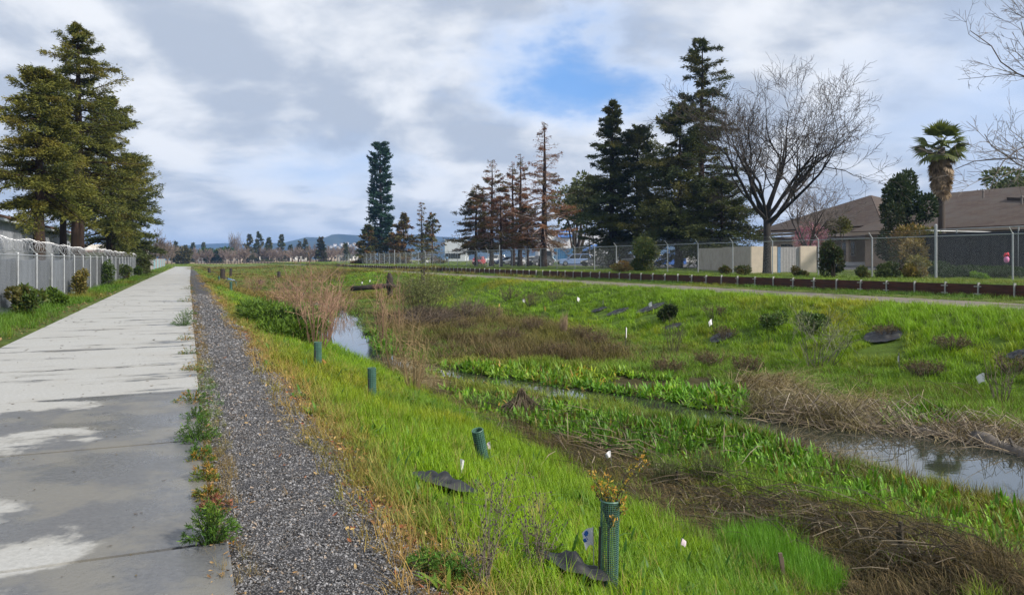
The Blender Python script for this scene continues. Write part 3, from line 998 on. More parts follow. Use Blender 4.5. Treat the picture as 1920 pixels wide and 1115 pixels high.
for i in range(nb):
    o = bpy.data.objects.new('post', post_me); link(o, LF); o.location = (i * bay + .4, 0, 0)
    if i < nb - 1:
        for me_, nm in ((net_me, 'net'), (rail_me, 'rail'), (cloth[(i * 7 + i // 3) % 5], 'screen')):
            o = bpy.data.objects.new(nm, me_); link(o, LF); o.location = (i * bay + .4, 0, 0)
cm = MB()
npt = int(nb * bay / .46) * 16
th = np.arange(npt) / 16 * 2 * np.pi
rr = np.random.default_rng(4)
rad = .21 + .03 * np.sin(th * .11) + np.repeat(rr.normal(0, .012, npt // 16 + 1), 16)[:npt]
pitch_ = .46 * th / 6.283 + .10 * np.sin(th * .037)
cm.tube(np.stack([pitch_ + .15, rad * np.cos(th) * .85 + .04, 2.07 + rad * np.sin(th) + .03 * np.sin(th * .02)], 1), .006, 3)
for zz in (1.93, 2.12):
    cm.tube([(0, .05, zz), (nb * bay * .5, .05, zz + .02), (nb * bay, .05, zz)], .006, 3)
RAZ = M('razor_steel', (.46, .47, .49), .4, .5, var=.1)
cm.build('razor_coil', RAZ, LF)

# ---- beyond it: ribbed panel fence, grey then teal
PF = thing('panel_fence', 'weathered grey and teal upright panel fence beyond the razor wire', 'fence', (*xy(96.5, -4.9), 0), PATH_RZ)
TEAL = M('teal_panel', (.21, .36, .40), .7, var=.25, scale=.8, stretch=(1, 1, .3))
WEATH = M('weathered_panel', (.34, .31, .32), .85, var=.3, scale=.8, stretch=(1, 1, .3))
for k_, mm in ((0, WEATH), (1, TEAL)):
    P = []
    for zz in (0.0, 1.75):
        P.append([(u * 2.9, .02 * (1 if i % 4 in (1, 2) else -1), zz) for i, u in enumerate(np.linspace(0, 1, 49))])
    m_ = MB(); m_.sheet(P)
    me_ = m_.build('panel', mm, mesh_only=True)
    for i in range(9 if k_ == 0 else 26):
        o = bpy.data.objects.new('panel', me_); link(o, PF); o.location = ((i + (9 if k_ else 0)) * 3.0, .12 * math.sin(i * 1.3), -.02 + .04 * math.sin(i * 2.1))
m_ = MB(); m_.box((0, -.05, .9), (.1, .1, 1.9)); me_ = m_.build('post', WEATH, mesh_only=True)
for i in range(36):
    o = bpy.data.objects.new('post', me_); link(o, PF); o.location = (i * 3.0 - .05, 0, 0)

# ---- timber retaining wall on the far bank
RW = thing('retaining_wall', 'low dark brown timber retaining wall between pale steel posts', 'retaining wall', (*xy(10, 32.36), 0), PATH_RZ)
pb = MB()
pb.box((0, .055, .27), (.05, .012, .72)); pb.box((0, .0, .27), (.012, .10, .72)); pb.box((0, -.055, .27), (.052, .012, .72))
IB = M('steel_post', (.40, .40, .39), .6, .35, var=.2, dirt=(.30, .22, .16))
post2 = pb.build('post', IB, mesh_only=True)
br = MB()
for zz in (.14, .47): br.box((0, .075, zz), (.34, .012, .04)); br.box((.13, .085, zz), (.03, .012, .03)); br.box((-.13, .085, zz), (.03, .012, .03))
brk = br.build('bracket', IB, mesh_only=True)
pl = []
for v_ in range(3):
    m_ = MB()
    r_ = np.random.default_rng(v_)
    hh = .285
    m_.box((.8, 0, 0), (1.585, .07, hh), col=(1, 1, 1))
    m_.v[0] = m_.v[0] + r_.normal(0, .004, m_.v[0].shape)
    pl.append(m_.build('plank', TIMBER, mesh_only=True))
# local +y points to the left of the path direction, so towards the creek
nbay = 106
for i in range(nbay):
    s_ = 10 + i * 1.6
    gapb = 66.0 < s_ < 69.0
    if not gapb or i % 2 == 0:
        o = bpy.data.objects.new('post', post2); link(o, RW); o.location = (i * 1.6, .06, hz(s_, 32.2) + (random.uniform(-.02, .03)))
        o.rotation_euler = (random.uniform(-.03, .03), random.uniform(-.02, .02), 0)
        if s_ < 60 and i % 3 != 1:
            o = bpy.data.objects.new('bracket', brk); link(o, RW); o.location = (i * 1.6, .06, hz(s_, 32.2))
    if gapb: continue
    for j in range(2):
        o = bpy.data.objects.new('plank', random.choice(pl)); link(o, RW)
        o.location = (i * 1.6 + .008, random.uniform(-.008, .008), .13 + j * .29 + random.uniform(-.008, .008))
        o.rotation_euler = (0, random.uniform(-.004, .004), 0)

# ---- right chain link fence with barbed arms
RF = thing('chain_link_fence', 'tall galvanised chain link fence with slanted arms above the timber retaining wall', 'fence', (*xy(25.7 - 4 * 4.35, 39.0), 0), PATH_RZ)
HF = 2.42
pm = MB(); pm.tube([(0, 0, -.1), (0, 0, HF)], .045, 8); pm.tube([(0, 0, HF), (0, 0, HF + .05)], [.055, .03], 8); pm.tube([(0, 0, HF), (0, .30, HF + .36)], [.028, .022], 5)
post3 = pm.build('post', GALV, mesh_only=True)
pm = MB(); pm.tube([(0, 0, -.1), (0, 0, HF + .62)], .075, 10); pm.tube([(0, 0, HF + .62), (0, 0, HF + .68)], [.085, .03], 10)
post4 = pm.build('post', GALV, mesh_only=True)
net3 = chain_net(0, 4.35, .04, HF - .03, .11, .0013).build('net', WIRE, mesh_only=True)
rl = MB(); rl.tube([(0, 0, HF), (4.35, 0, HF)], .028, 6); rail3 = rl.build('rail', GALV, mesh_only=True)
bw = MB()
for u in (.35, .66, .97): bw.tube([(0, .30 * u, HF + .36 * u), (2.2, .30 * u, HF + .36 * u - .02), (4.35, .30 * u, HF + .36 * u)], .004, 3)
bwm = bw.build('barbed_wire', WIRE, mesh_only=True)
for i in range(48):
    s_ = 25.7 + (i - 4) * 4.35
    z_ = hz(s_, 39)
    z2 = hz(s_ + 4.35, 39)
    tall = i in (5, 20, 33)
    o = bpy.data.objects.new('post', post4 if tall else post3); link(o, RF); o.location = (i * 4.35, 0, z_)
    for me_, nm in ((net3, 'net'), (rail3, 'rail'), (bwm, 'barbed_wire')):
        if nm == 'barbed_wire' and i > 12: continue
        o = bpy.data.objects.new(nm, me_); link(o, RF); o.location = (i * 4.35, 0, z_)

# ---- dark screened enclosure fence behind it
z0 = hz(34, 46)
EF = thing('screened_fence', 'tall fence with black screening and thin pale posts behind the chain link', 'fence', (*xy(36.7, 46), z0), PATH_RZ + math.pi)
HE = 3.02
m_ = MB()
P = [[(u, .03 + .05 * math.sin(u * 1.9) * (.4 + zf) + .02 * math.sin(u * 9), .05 + zf * (HE - .3)) for u in np.linspace(0, 40, 240)] for zf in (0, .5, 1)]
m_.sheet(P)
P = [[(0.02, u, .05 + zf * (HE - .3)) for u in np.linspace(0, 16, 40)] for zf in (0, .5, 1)]
m_.sheet(P)
m_.build('screen', SCREEN_D, EF)
m_ = MB(); m_.tube([(0, 0, HE), (40, 0, HE)], .035, 6); m_.tube([(0, 0, HE), (0, 16, HE)], .035, 6); m_.build('rail', GALV, EF)
m_ = MB(); m_.tube([(0, 0, -.2), (0, 0, HE)], .04, 8); pe = m_.build('post', GALV, mesh_only=True)
for u in (0, 2.7, 6.7, 10.9, 15, 19, 23, 27, 31, 35):
    o = bpy.data.objects.new('post', pe); link(o, EF); o.location = (u, .06, 0)

# ---- bin enclosure: cream piers, grey gate, side wall with its shade painted in as taupe
EN = thing('bin_enclosure', 'cream masonry bin enclosure with side walls coloured taupe as shade and ribbed grey gate behind the bare tree', 'bin enclosure', (0, 0, 0))
Ye = 60.0
xe = lambda px: (px - HX) / F * Ye
ze = hxy(xe(1470), Ye)
Ht = 2.12


def wallbox(name, mat, x0, x1, y0, y1, z0_, z1, parent):
    m_ = MB(); m_.box(((x0 + x1) / 2, (y0 + y1) / 2, (z0_ + z1) / 2), (abs(x1 - x0), abs(y1 - y0), z1 - z0_))
    return m_.build(name, mat, parent)


wallbox('pier', CREAM, xe(1409), xe(1457), Ye, Ye + .3, ze - .2, ze + Ht, EN)
wallbox('pier', CREAM, xe(1501), xe(1531), Ye, Ye + .3, ze - .2, ze + Ht + .02, EN)
wallbox('blue_post', M('blue_paint', (.12, .22, .38), .5), xe(1459), xe(1464.5), Ye + .08, Ye + .2, ze - .1, ze + Ht - .06, EN)
m_ = MB()
gx = np.linspace(xe(1465.5), xe(1500), 25)
m_.sheet([[(x_, Ye + .14 + .02 * (i % 2), zz) for i, x_ in enumerate(gx)] for zz in (ze + .08, ze + Ht - .05)])
m_.build('gate', M('grey_gate', (.36, .35, .36), .6, .3, var=.15), EN)
for k_, (ya, yb, za) in enumerate(((Ye + .31, Ye + 7.4, 0), (Ye + 7.42, Ye + 15, 0))):
    x_a = xe(1409) + .01 - (.26 * k_)
    m_ = MB()
    m_.add([(x_a, ya, ze - .3), (x_a - .25, yb, ze - .1), (x_a - .25, yb, ze + Ht + .06), (x_a, ya, ze + Ht - .01),
            (x_a + .2, ya, ze - .3), (x_a - .05, yb, ze - .1), (x_a - .05, yb, ze + Ht + .06), (x_a + .2, ya, ze + Ht - .01)],
           [(0, 3, 2, 1), (4, 5, 6, 7), (3, 7, 6, 2), (0, 4, 7, 3), (1, 2, 6, 5), (0, 1, 5, 4)])
    m_.build('side_wall', CREAM_SHADE, EN)
wallbox('back_wall', CREAM_SHADE, xe(1409) - .3, xe(1531), Ye + 15.02, Ye + 15.25, ze - .1, ze + Ht, EN)
wallbox('side_wall', CREAM, xe(1531) - .2, xe(1531), Ye + .31, Ye + 15, ze - .2, ze + Ht, EN)

# ---- houses with shingled roofs
mr, gg, out = new_mat('roof_shingle')
pos = gg.n('ShaderNodeTexCoord').outputs['Object']
px_, py_, pz_ = gg.sep(pos)
rowc = gg.m('MULTIPLY', pz_, 5.6)
br_ = gg.n('ShaderNodeTexBrick')
gg.l(gg.comb(gg.m('MULTIPLY', px_, 1.0), gg.m('MULTIPLY', pz_, 1.0), 0), br_.inputs['Vector'])
br_.inputs['Scale'].default_value = 1.0
br_.inputs['Brick Width'].default_value = .55
br_.inputs['Row Height'].default_value = .13
br_.inputs['Mortar Size'].default_value = .012
br_.inputs['Color1'].default_value = (.112, .086, .070, 1)
br_.inputs['Color2'].default_value = (.082, .058, .048, 1)
br_.inputs['Mortar'].default_value = (.05, .035, .03, 1)
c = gg.mix(gg.ramp(gg.noise(pos, .5, 5, .6), .35, .7), br_.outputs['Color'], (.10, .084, .074))
saw = gg.m('FRACT', gg.m('DIVIDE', pz_, .13))
p = principled(gg, c, .9, 0, .2, bump(gg, saw, .8, .03))
gg.l(p.outputs[0], out.inputs[0])
FASC = M('fascia', (.42, .32, .24), .8, var=.1)
GUT = M('gutter', (.17, .15, .14), .7, var=.1)


def roof_panel(name, pts, parent, mat=mr, th=.12):
    """a slab of roof through 3 or 4 points (s,t,z)"""
    P = [np.array((*p_[:2], p_[2])) for p_ in pts]
    n_ = np.cross(P[1] - P[0], P[2] - P[0]); n_ /= np.linalg.norm(n_)
    if n_[2] < 0: n_ = -n_
    top = [p_ + n_ * th for p_ in P]
    k_ = len(P)
    m_ = MB()
    m_.add(P + top, [tuple(range(k_))[::-1], tuple(range(k_, 2 * k_))] + [(i, (i + 1) % k_, (i + 1) % k_ + k_, i + k_) for i in range(k_)])
    return m_.build(name, mat, parent)


# local frame of the houses: x runs along the creek (s), y towards the creek (-t)
H1 = thing('brown_roof_house', 'tan building under a hipped brown shingle roof behind the bin enclosure', 'house', (*xy(0, 0), 0), PATH_RZ)
L = lambda s_, t_, z_: (s_, -t_, z_)
ez = 5.35
roof_panel('roof', [L(60, 69.6, ez), L(80.5, 69.6, ez), L(70.8, 80, 9.75)], H1)
roof_panel('roof', [L(80.5, 69.6, ez), L(80.5, 91, ez), L(70.8, 80, 9.75)], H1)
roof_panel('roof', [L(60, 91, ez), L(60, 69.6, ez), L(70.8, 80, 9.75)], H1)
roof_panel('roof', [L(80.5, 91, ez), L(60, 91, ez), L(70.8, 80, 9.75)], H1)
roof_panel('porch_roof', [L(58.5, 65.8, 4.1), L(71, 65.8, 4.1), L(71, 71, 5.15), L(58.5, 71, 5.15)], H1)
for (a_, b2, z1, z2, mm, nm) in ((60.2, 80.3, ez - .28, ez - .02, FASC, 'fascia'), (60.2, 80.3, ez - .62, ez - .32, CREAM, 'frieze')):
    m_ = MB(); m_.box(((a_ + b2) / 2, -69.75 if nm == 'fascia' else -70.1, (z1 + z2) / 2), (b2 - a_, .14, z2 - z1)); m_.build(nm, mm, H1)
m_ = MB(); m_.box((64.7, -65.75, 3.98), (12.6, .14, .24)); m_.build('gutter', GUT, H1)
m_ = MB(); m_.box((70.2, -81, (1 + ez - .7) / 2), (19, 19, ez - .7 - 1)); m_.build('wall', TAN, H1)
for a_ in (61.5, 65.3, 69.2):
    m_ = MB(); m_.box((a_, -66.2, 2.4), (.35, .35, 3.2)); m_.build('porch_post', TAN, H1)
for a_ in (62.4, 66.5, 72.5, 76.3):
    m_ = MB(); m_.box((a_, -71.46, 2.95), (2.3, .1, 1.7)); f_ = m_.build('window', CREAM, H1)
    m_ = MB(); m_.box((a_, -71.40, 2.95), (2.1, .06, 1.5)); m_.build('pane', DARKGLASS, f_)
H2 = thing('brown_roof_house', 'long low building with broad brown shingle roof behind the palm and black fence', 'house', (*xy(0, 0), 0), PATH_RZ)
roof_panel('roof', [L(4, 61.5, 4.35), L(57, 61.5, 4.35), L(57, 75, 8.7), L(4, 75, 8.7)], H2)
roof_panel('roof', [L(57, 88, 4.35), L(4, 88, 4.35), L(4, 75, 8.7), L(57, 75, 8.7)], H2)
roof_panel('raised_roof', [L(4, 65.2, 5.62), L(33, 65.2, 5.62), L(46.5, 69.8, 7.1), L(46.5, 74.9, 8.75), L(4, 74.9, 8.75)], H2, th=.34)
m_ = MB(); m_.box((30.5, -61.5, 4.25), (53.2, .16, .28)); m_.build('fascia', FASC, H2)
m_ = MB(); m_.box((30.5, -75, 2.6), (51, 25, 3.2)); m_.build('wall', TAN, H2)
m_ = MB(); m_.box((32.2, -73.2, 8.75), (9.0, 2.2, .9)); m_.build('roof_monitor', FASC, H2)
m_ = MB(); m_.box((32.2, -73.2, 9.24), (9.5, 2.7, .1)); m_.build('roof_monitor_cap', WHITEW, H2)
m_ = MB(); m_.box((37.1, -72.0, 8.1), (.25, .4, 1.3)); m_.build('downpipe', FASC, H2)
for a_, b2 in ((22, 66.5), (36.5, 69.5), (44, 68), (50, 71.5)):
    zz = 4.35 + (b2 - 61.5) * .322
    m_ = MB(); m_.tube([(a_, -b2, zz), (a_, -b2, zz + .75)], .09, 8); m_.tube([(a_, -b2, zz + .76), (a_, -b2, zz + .86)], [.16, .1], 8); m_.build('roof_vent', GUT, H2)
for a_ in (40, 44, 48.5, 53):
    m_ = MB(); m_.box((a_, -62.46, 2.9), (2.0, .1, 1.5)); f_ = m_.build('window', CREAM, H2)
    m_ = MB(); m_.box((a_, -62.40, 2.9), (1.8, .06, 1.3)); m_.build('pane', DARKGLASS, f_)

# ---- left: corrugated shed behind the trees
SH = thing('metal_shed', 'long grey corrugated metal shed with a rusty roof edge behind the left fence', 'shed', (*xy(0, 0), 0), PATH_RZ)
COR = M('corrugated_metal', (.34, .36, .40), .6, .35, var=.15, scale=.7, stretch=(1, 1, .2), dirt=(.26, .27, .29))
tt = 10.6
m_ = MB()
xs = np.linspace(16, 88, 580)
m_.sheet([[(x_, tt + .03 * (1 if i % 4 < 2 else -1), zz) for i, x_ in enumerate(xs)] for zz in (0, 2.1, 4.0)])
m_.build('wall', COR, SH)
m_ = MB(); m_.box((52, tt - .25, 4.08), (73, .5, .16)); m_.build('gutter', GREYW, SH)
m_ = MB()
m_.add([(15.5, tt - .5, 4.2), (88.5, tt - .5, 4.2), (88.5, tt + 9, 6.4), (15.5, tt + 9, 6.4), (15.5, tt - .5, 4.34), (88.5, tt - .5, 4.34), (88.5, tt + 9, 6.54), (15.5, tt + 9, 6.54)], [(0, 3, 2, 1), (4, 5, 6, 7), (0, 1, 5, 4), (1, 2, 6, 5), (2, 3, 7, 6), (3, 0, 4, 7)])
m_.build('roof', M('rusty_roof', (.22, .12, .08), .85, var=.4, scale=1), SH)
m_ = MB(); m_.box((88, tt + 4, 2.2), (.2, 8, 4.4)); m_.build('end_wall', COR, SH)

SH2 = thing('flat_roof_shop', 'white flat roofed building with a red front at the end of the fence', 'building', (*xy(0, 0), 0), PATH_RZ)
m_ = MB(); m_.box((164, 13.5, 2.1), (34, 12, 4.4)); m_.build('wall', M('off_white', (.62, .6, .55), .85), SH2)
m_ = MB(); m_.box((146.9, 9.8, 1.7), (.2, 4.0, 2.4)); m_.build('red_front', M('red_front', (.42, .05, .05), .6), SH2)
m_ = MB(); m_.box((145.5, 12, 3.1), (3, 8, .25)); m_.build('canopy', M('canopy_brown', (.16, .07, .06), .8), SH2)

# ---- commercial buildings beyond the car park
def yblock(name, label, cat, px0, px1, ytop, Yd, depth, mat, group=None):
    x0, x1 = (px0 - HX) / F * Yd, (px1 - HX) / F * Yd
    z0_ = hxy((x0 + x1) / 2, Yd); zt = zat(ytop, Yd)
    t_ = thing(name, label, cat, ((x0 + x1) / 2, Yd, z0_), 0, group)
    m_ = MB(); m_.box((0, depth / 2, (zt - z0_) / 2 - .2), (x1 - x0, depth, zt - z0_ + .4)); m_.build('wall', mat, t_)
    m_ = MB(); m_.box((0, depth / 2, zt - z0_ + .06), (x1 - x0 + .4, depth + .4, .2)); m_.build('parapet', mat, t_)
    return t_, x1 - x0, zt - z0_


b1, w_, h_ = yblock('commercial_building', 'big white building with blue sloping canopies beyond the parked cars', 'building', 1010, 1150, 437, 175, 25, WHITEW)
for (u0, u1, z0_, z1, nm) in ((.24, .46, .86, 1.14, 'roof_panel'), (.52, .62, 1.0, 1.12, 'roof_panel')):
    m_ = MB(); xa, xb = -w_ / 2 + u0 * w_, -w_ / 2 + u1 * w_
    m_.add([(xa, -.9, z0_ * h_), (xb, -.9, z0_ * h_), (xb - 1, 1.5, z1 * h_), (xa + 1, 1.5, z1 * h_), (xa, -.7, z0_ * h_ - .15), (xb, -.7, z0_ * h_ - .15), (xb - 1, 1.7, z1 * h_ - .15), (xa + 1, 1.7, z1 * h_ - .15)], [(0, 1, 2, 3), (4, 7, 6, 5), (0, 4, 5, 1), (1, 5, 6, 2), (2, 6, 7, 3), (3, 7, 4, 0)])
    m_.build(nm, BLUETRIM, b1)
m_ = MB(); m_.add([(w_ * .08, -2.4, h_ * .40), (w_ * .30, -2.4, h_ * .52), (w_ * .30, -.02, h_ * .62), (w_ * .08, -.02, h_ * .52), (w_ * .08, -2.4, h_ * .36), (w_ * .30, -2.4, h_ * .48), (w_ * .30, -.02, h_ * .58), (w_ * .08, -.02, h_ * .48)], [(0, 1, 2, 3), (4, 7, 6, 5), (0, 4, 5, 1), (1, 5, 6, 2), (2, 6, 7, 3), (3, 7, 4, 0)]); m_.build('canopy', BLUETRIM, b1)
for u in (-.36, -.24, -.12, 0.02, .1, .2):
    m_ = MB(); m_.box((u * w_, -.05, h_ * .22), (1.9, .1, 2.3)); f_ = m_.build('window', WHITEW, b1)
    m_ = MB(); m_.box((u * w_, -.08, h_ * .22), (1.6, .1, 2.0)); m_.build('pane', DARKGLASS, f_)
b2_, w_, h_ = yblock('commercial_building', 'pale grey flat roofed building showing between the dying conifers', 'building', 834, 872, 450, 240, 20, GREYW)
for u in (-.35, -.1, .15):
    m_ = MB(); m_.box((u * w_, -.05, h_ * .25), (1.5, .1, 1.6)); m_.build('window', DARKGLASS, b2_)

# ---- vehicles
TYRE = M('tyre', (.02, .02, .02), .85, var=.1)
RIM = M('wheel_rim', (.42, .43, .45), .35, .7)
LAMP = M('headlamp', (.7, .72, .72), .15, spec=.6)
TAILL = M('tail_lamp', (.35, .02, .02), .25)
BLACKP = M('black_trim', (.02, .02, .022), .6)
PROF = {
    'suv': dict(L=4.8, W=1.86, body=[(-2.4, .32), (-2.42, .75), (-2.3, .98), (-1.15, 1.08), (2.3, 1.10), (2.40, .80), (2.38, .34)], cab=[(-1.2, 1.07), (-.45, 1.70), (2.0, 1.72), (2.28, 1.10)], wheel=(-1.5, 1.45), r=.37),
    'sedan': dict(L=4.6, W=1.78, body=[(-2.3, .26), (-2.33, .58), (-2.1, .76), (-1.0, .92), (1.6, .96), (2.25, .92), (2.32, .62), (2.27, .28)], cab=[(-1.1, .91), (-.25, 1.40), (.95, 1.42), (1.75, .95)], wheel=(-1.42, 1.4), r=.32),
    'hatch': dict(L=4.1, W=1.74, body=[(-2.05, .26), (-2.08, .60), (-1.85, .82), (-1.0, .96), (1.95, 1.0), (2.05, .66), (2.02, .28)], cab=[(-1.1, .95), (-.35, 1.50), (1.35, 1.52), (1.98, 1.0)], wheel=(-1.28, 1.27), r=.31),
}


def car(label, colour, kind, px, Y, rz):
    q = PROF[kind]
    loc = gy(px, Y, .04)
    t_ = thing('parked_car', label, 'car', loc, rz, 'cars parked beyond the fence')
    paint = M('car_paint', colour, .25, .15, var=.03, spec=.6)
    W2 = q['W'] / 2
    # body: lofted across the width, tucked in towards the sides and sills
    prof = np.array(q['body'])
    m_ = MB()
    rows = []
    for (wy, k_) in ((-1.0, .90), (-.97, .97), (-.85, 1.0), (0, 1.02), (.85, 1.0), (.97, .97), (1.0, .90)):
        rows.append([(x_ * (.985 if abs(wy) == 1 else 1.0), wy * W2, .30 + (z_ - .30) * k_ if z_ > .4 else z_ + .02) for x_, z_ in prof])
    m_.sheet(rows)
    m_.f.append(tuple(range(len(prof)))[::-1]); m_.mi.append(0)
    o_ = 6 * len(prof); m_.f.append(tuple(range(o_, o_ + len(prof)))); m_.mi.append(0)
    m_.box((0, 0, .28), (q['L'] * .9, q['W'] * .9, .16))
    m_.build('body', paint, t_, smooth=False)
    cab = q['cab']
    m_ = MB()
    (x0, z0_), (x1, z1), (x2, z2), (x3, z3) = cab
    wi, wo_ = W2 * .78, W2 * .95
    # roof and pillars
    m_.sheet([[(x1, -wi, z1), (x2, -wi, z2)], [(x1 - .05, 0, z1 + .03), (x2, 0, z2 + .03)], [(x1, wi, z1), (x2, wi, z2)]])
    for sg in (-1, 1):
        for (a_, b2) in (((x0, z0_), (x1, z1)), ((x3, z3), (x2, z2)), (((x0 + x3) / 2 + .05, z0_), ((x1 + x2) / 2 + .05, z1))):
            m_.tube([(a_[0], sg * wo_, a_[1]), (b2[0], sg * wi, b2[1])], .05, 4)
        m_.tube([(x1, sg * wi, z1), (x2, sg * wi, z2)], .045, 4)
    m_.build('roof', paint, t_)
    for sg in (-1, 1):
        m_ = MB(); xm0, xm1 = (x0 + x3) / 2 + .05, (x1 + x2) / 2 + .05
        m_.add([(x0 + .1, sg * wo_ * .99, z0_), (xm0 - .05, sg * wo_ * .99, z0_), (xm1 - .05, sg * wi * .99, z1 - .03), (x1 + .04, sg * wi * .99, z1 - .03)], [(0, 1, 2, 3)]); m_.build('window', DARKGLASS, t_)
        m_ = MB(); m_.add([(xm0 + .05, sg * wo_ * .99, z0_), (x3 - .1, sg * wo_ * .99, z3), (x2 - .04, sg * wi * .99, z2 - .03), (xm1 + .05, sg * wi * .99, z1 - .03)], [(0, 1, 2, 3)]); m_.build('window', DARKGLASS, t_)
        m_ = MB(); m_.box((x0 + .25, sg * (wo_ + .1), z0_ + .08), (.14, .2, .14)); m_.build('mirror', paint, t_)
        for wx in q['wheel']:
            m_ = MB(); m_.tube([(wx, sg * (W2 - .22), q['r']), (wx, sg * (W2 - .0), q['r'])], q['r'], 18); wv_ = m_.build('wheel', TYRE, t_)
            m_ = MB(); m_.tube([(wx, sg * (W2 - .02), q['r']), (wx, sg * (W2 + .012), q['r'])], q['r'] * .62, 12); m_.build('rim', RIM, wv_)
        xf, zf = q['body'][1]
        m_ = MB(); m_.box((xf + .06, sg * W2 * .72, zf + .05), (.16, .36, .14)); m_.build('headlight', LAMP, t_)
        xb = q['body'][-2][0]; zb = q['body'][-2][1]
        m_ = MB(); m_.box((xb - .05, sg * W2 * .78, zb + .1), (.12, .28, .18)); m_.build('tail_light', TAILL, t_)
    m_ = MB(); m_.add([(x0, -wo_ * .97, z0_), (x0, wo_ * .97, z0_), (x1, wi * .97, z1 - .01), (x1, -wi * .97, z1 - .01)], [(0, 1, 2, 3)]); m_.build('windscreen', DARKGLASS, t_)
    m_ = MB(); m_.add([(x3, -wo_ * .97, z3), (x3, wo_ * .97, z3), (x2, wi * .97, z2 - .01), (x2, -wi * .97, z2 - .01)], [(0, 1, 2, 3)]); m_.build('rear_window', DARKGLASS, t_)
    xf, zf = q['body'][0]
    m_ = MB(); m_.box((xf + .0, 0, zf + .12), (.10, q['W'] * .8, .2)); m_.box((q['body'][-1][0], 0, .45), (.10, q['W'] * .8, .2)); m_.build('bumper', BLACKP, t_)
    m_ = MB(); m_.box((xf - .03, 0, zf + .33), (.06, q['W'] * .42, .14)); m_.build('grille', BLACKP, t_)
    return t_


car('light blue sport utility car parked side on past the big bare brown conifer', (.25, .36, .62), 'suv', 1078, 112, 0.05)
car('dark grey saloon with its nose covering the blue sport utility tail', (.06, .065, .075), 'sedan', 1120, 108, .5)
car('silver white saloon between the blue sport utility and the dark conifers', (.62, .65, .68), 'sedan', 1141, 116, 1.0)
car('white sport utility car facing the fence beside the fence line bush', (.66, .67, .69), 'suv', 1176, 96, 1.45)
car('white saloon parked just right of the fence line bush', (.62, .64, .66), 'sedan', 1232, 104, .75)
car('bright blue hatchback parked against the dark conifer trunk', (.05, .13, .42), 'hatch', 1256, 96, .55)
car('white saloon parked between two thin brown conifer trunks', (.66, .67, .68), 'sedan', 993, 122, .35)
car('charcoal hatchback half hidden by the biggest brown conifer trunk', (.07, .075, .08), 'hatch', 1013, 118, .6)
car('navy blue car behind the thin trunks of the brown conifers', (.03, .06, .17), 'sedan', 948, 136, .5)
car('pale grey car farther along behind the thin brown trunks', (.48, .5, .52), 'sedan', 967, 132, .4)
car('small red car between the trunks of the brown conifers', (.45, .03, .04), 'hatch', 898, 142, 1.4)
car('silver car far along the car park left of the brown conifers', (.55, .57, .6), 'hatch', 806, 175, .9)

car('white hatchback in the second row behind the light blue car', (.66, .67, .69), 'hatch', 1094, 146, .2)
car('silver sport utility car in the second row left of the white one facing the fence', (.5, .52, .55), 'suv', 1136, 142, .3)
car('white sport utility car in the second row behind the navy car', (.66, .67, .68), 'suv', 926, 158, .3)
car('pale blue saloon in the second row behind the white saloon between trunks', (.36, .42, .52), 'sedan', 1000, 150, .2)
car('white van like car right of the bright blue hatchback', (.64, .65, .67), 'suv', 1288, 112, .5)
# blue trailer and pale chevron board near the blue car
TRL = thing('box_trailer', 'dark blue box trailer standing behind the light blue car', 'trailer', gy(1056, 128, 0))
m_ = MB(); m_.box((0, 0, 1.75), (3.2, 2.2, 1.9)); m_.build('box', M('trailer_blue', (.04, .17, .36), .5, var=.15), TRL)
m_ = MB()
for i in range(9): m_.box((-1.4 + i * .35, -1.12, 1.75), (.06, .05, 1.8))
m_.build('rib', M('trailer_rib', (.09, .25, .45), .5), TRL)
m_ = MB(); m_.box((0, 0, .7), (3.3, 2.0, .14)); m_.build('chassis', BLACKP, TRL)
for sg in (-1, 1):
    m_ = MB(); m_.tube([(.3, sg * .85, .34), (.3, sg * 1.07, .34)], .34, 14); m_.build('wheel', TYRE, TRL)
CHV = thing('chevron_board', 'pale blue chevron shaped board on two posts beside the light blue car', 'sign', gy(1038.5, 113, 0))
PB = M('pale_blue_board', (.42, .55, .68), .6)
m_ = MB()
for (a_, b2) in (((-.25, 1.35), (.25, 1.85)), ((-.25, 1.35), (.30, .80))):
    m_.tube([(a_[0], 0, a_[1]), (b2[0], 0, b2[1])], .085, 4)
m_.build('board', PB, CHV)
for xx in (-.3, .3):
    m_ = MB(); m_.tube([(xx, .1, -.1), (xx, .1, 2.2)], .045, 6); m_.build('post', GALV, CHV)

# hydrant, kerb and low white wall by the road on the right
HY_ = thing('fire_hydrant', 'yellow fire hydrant standing behind the red kerb', 'fire hydrant', gy(1656, 88, 0))
YEL = M('hydrant_yellow', (.70, .40, .02), .5)
m_ = MB(); m_.tube([(0, 0, 0), (0, 0, .08), (0, 0, .09), (0, 0, .5), (0, 0, .52), (0, 0, .58), (0, 0, .7), (0, 0, .78)], [.2, .2, .13, .13, .17, .17, .12, .03], 12); m_.build('barrel', YEL, HY_)
for a_ in (0, math.pi / 2, math.pi):
    m_ = MB(); m_.tube([(0, 0, .42), (.2 * math.cos(a_), -.2 * math.sin(a_), .42)], .065, 8); m_.build('outlet', YEL, HY_)
m_ = MB(); m_.tube([(0, 0, .76), (0, 0, .84)], .04, 5); m_.build('nut', YEL, HY_)
KB = thing('red_kerb', 'red painted kerb at the foot of the yellow hydrant', 'kerb', gy(1662, 86, 0))
m_ = MB(); m_.box((0, 0, .06), (2.6, .25, .22)); m_.build('kerb_stone', M('kerb_red', (.42, .04, .04), .7), KB)
LW = thing('low_wall', 'low white wall along the road behind the fence line shrub', 'wall', gy(1612, 82, 0), -.05)
for i in range(4):
    m_ = MB(); m_.box((-2.55 + i * 1.7, 0, .16), (1.68, .3, .5)); m_.build('block', WHITEW, LW)

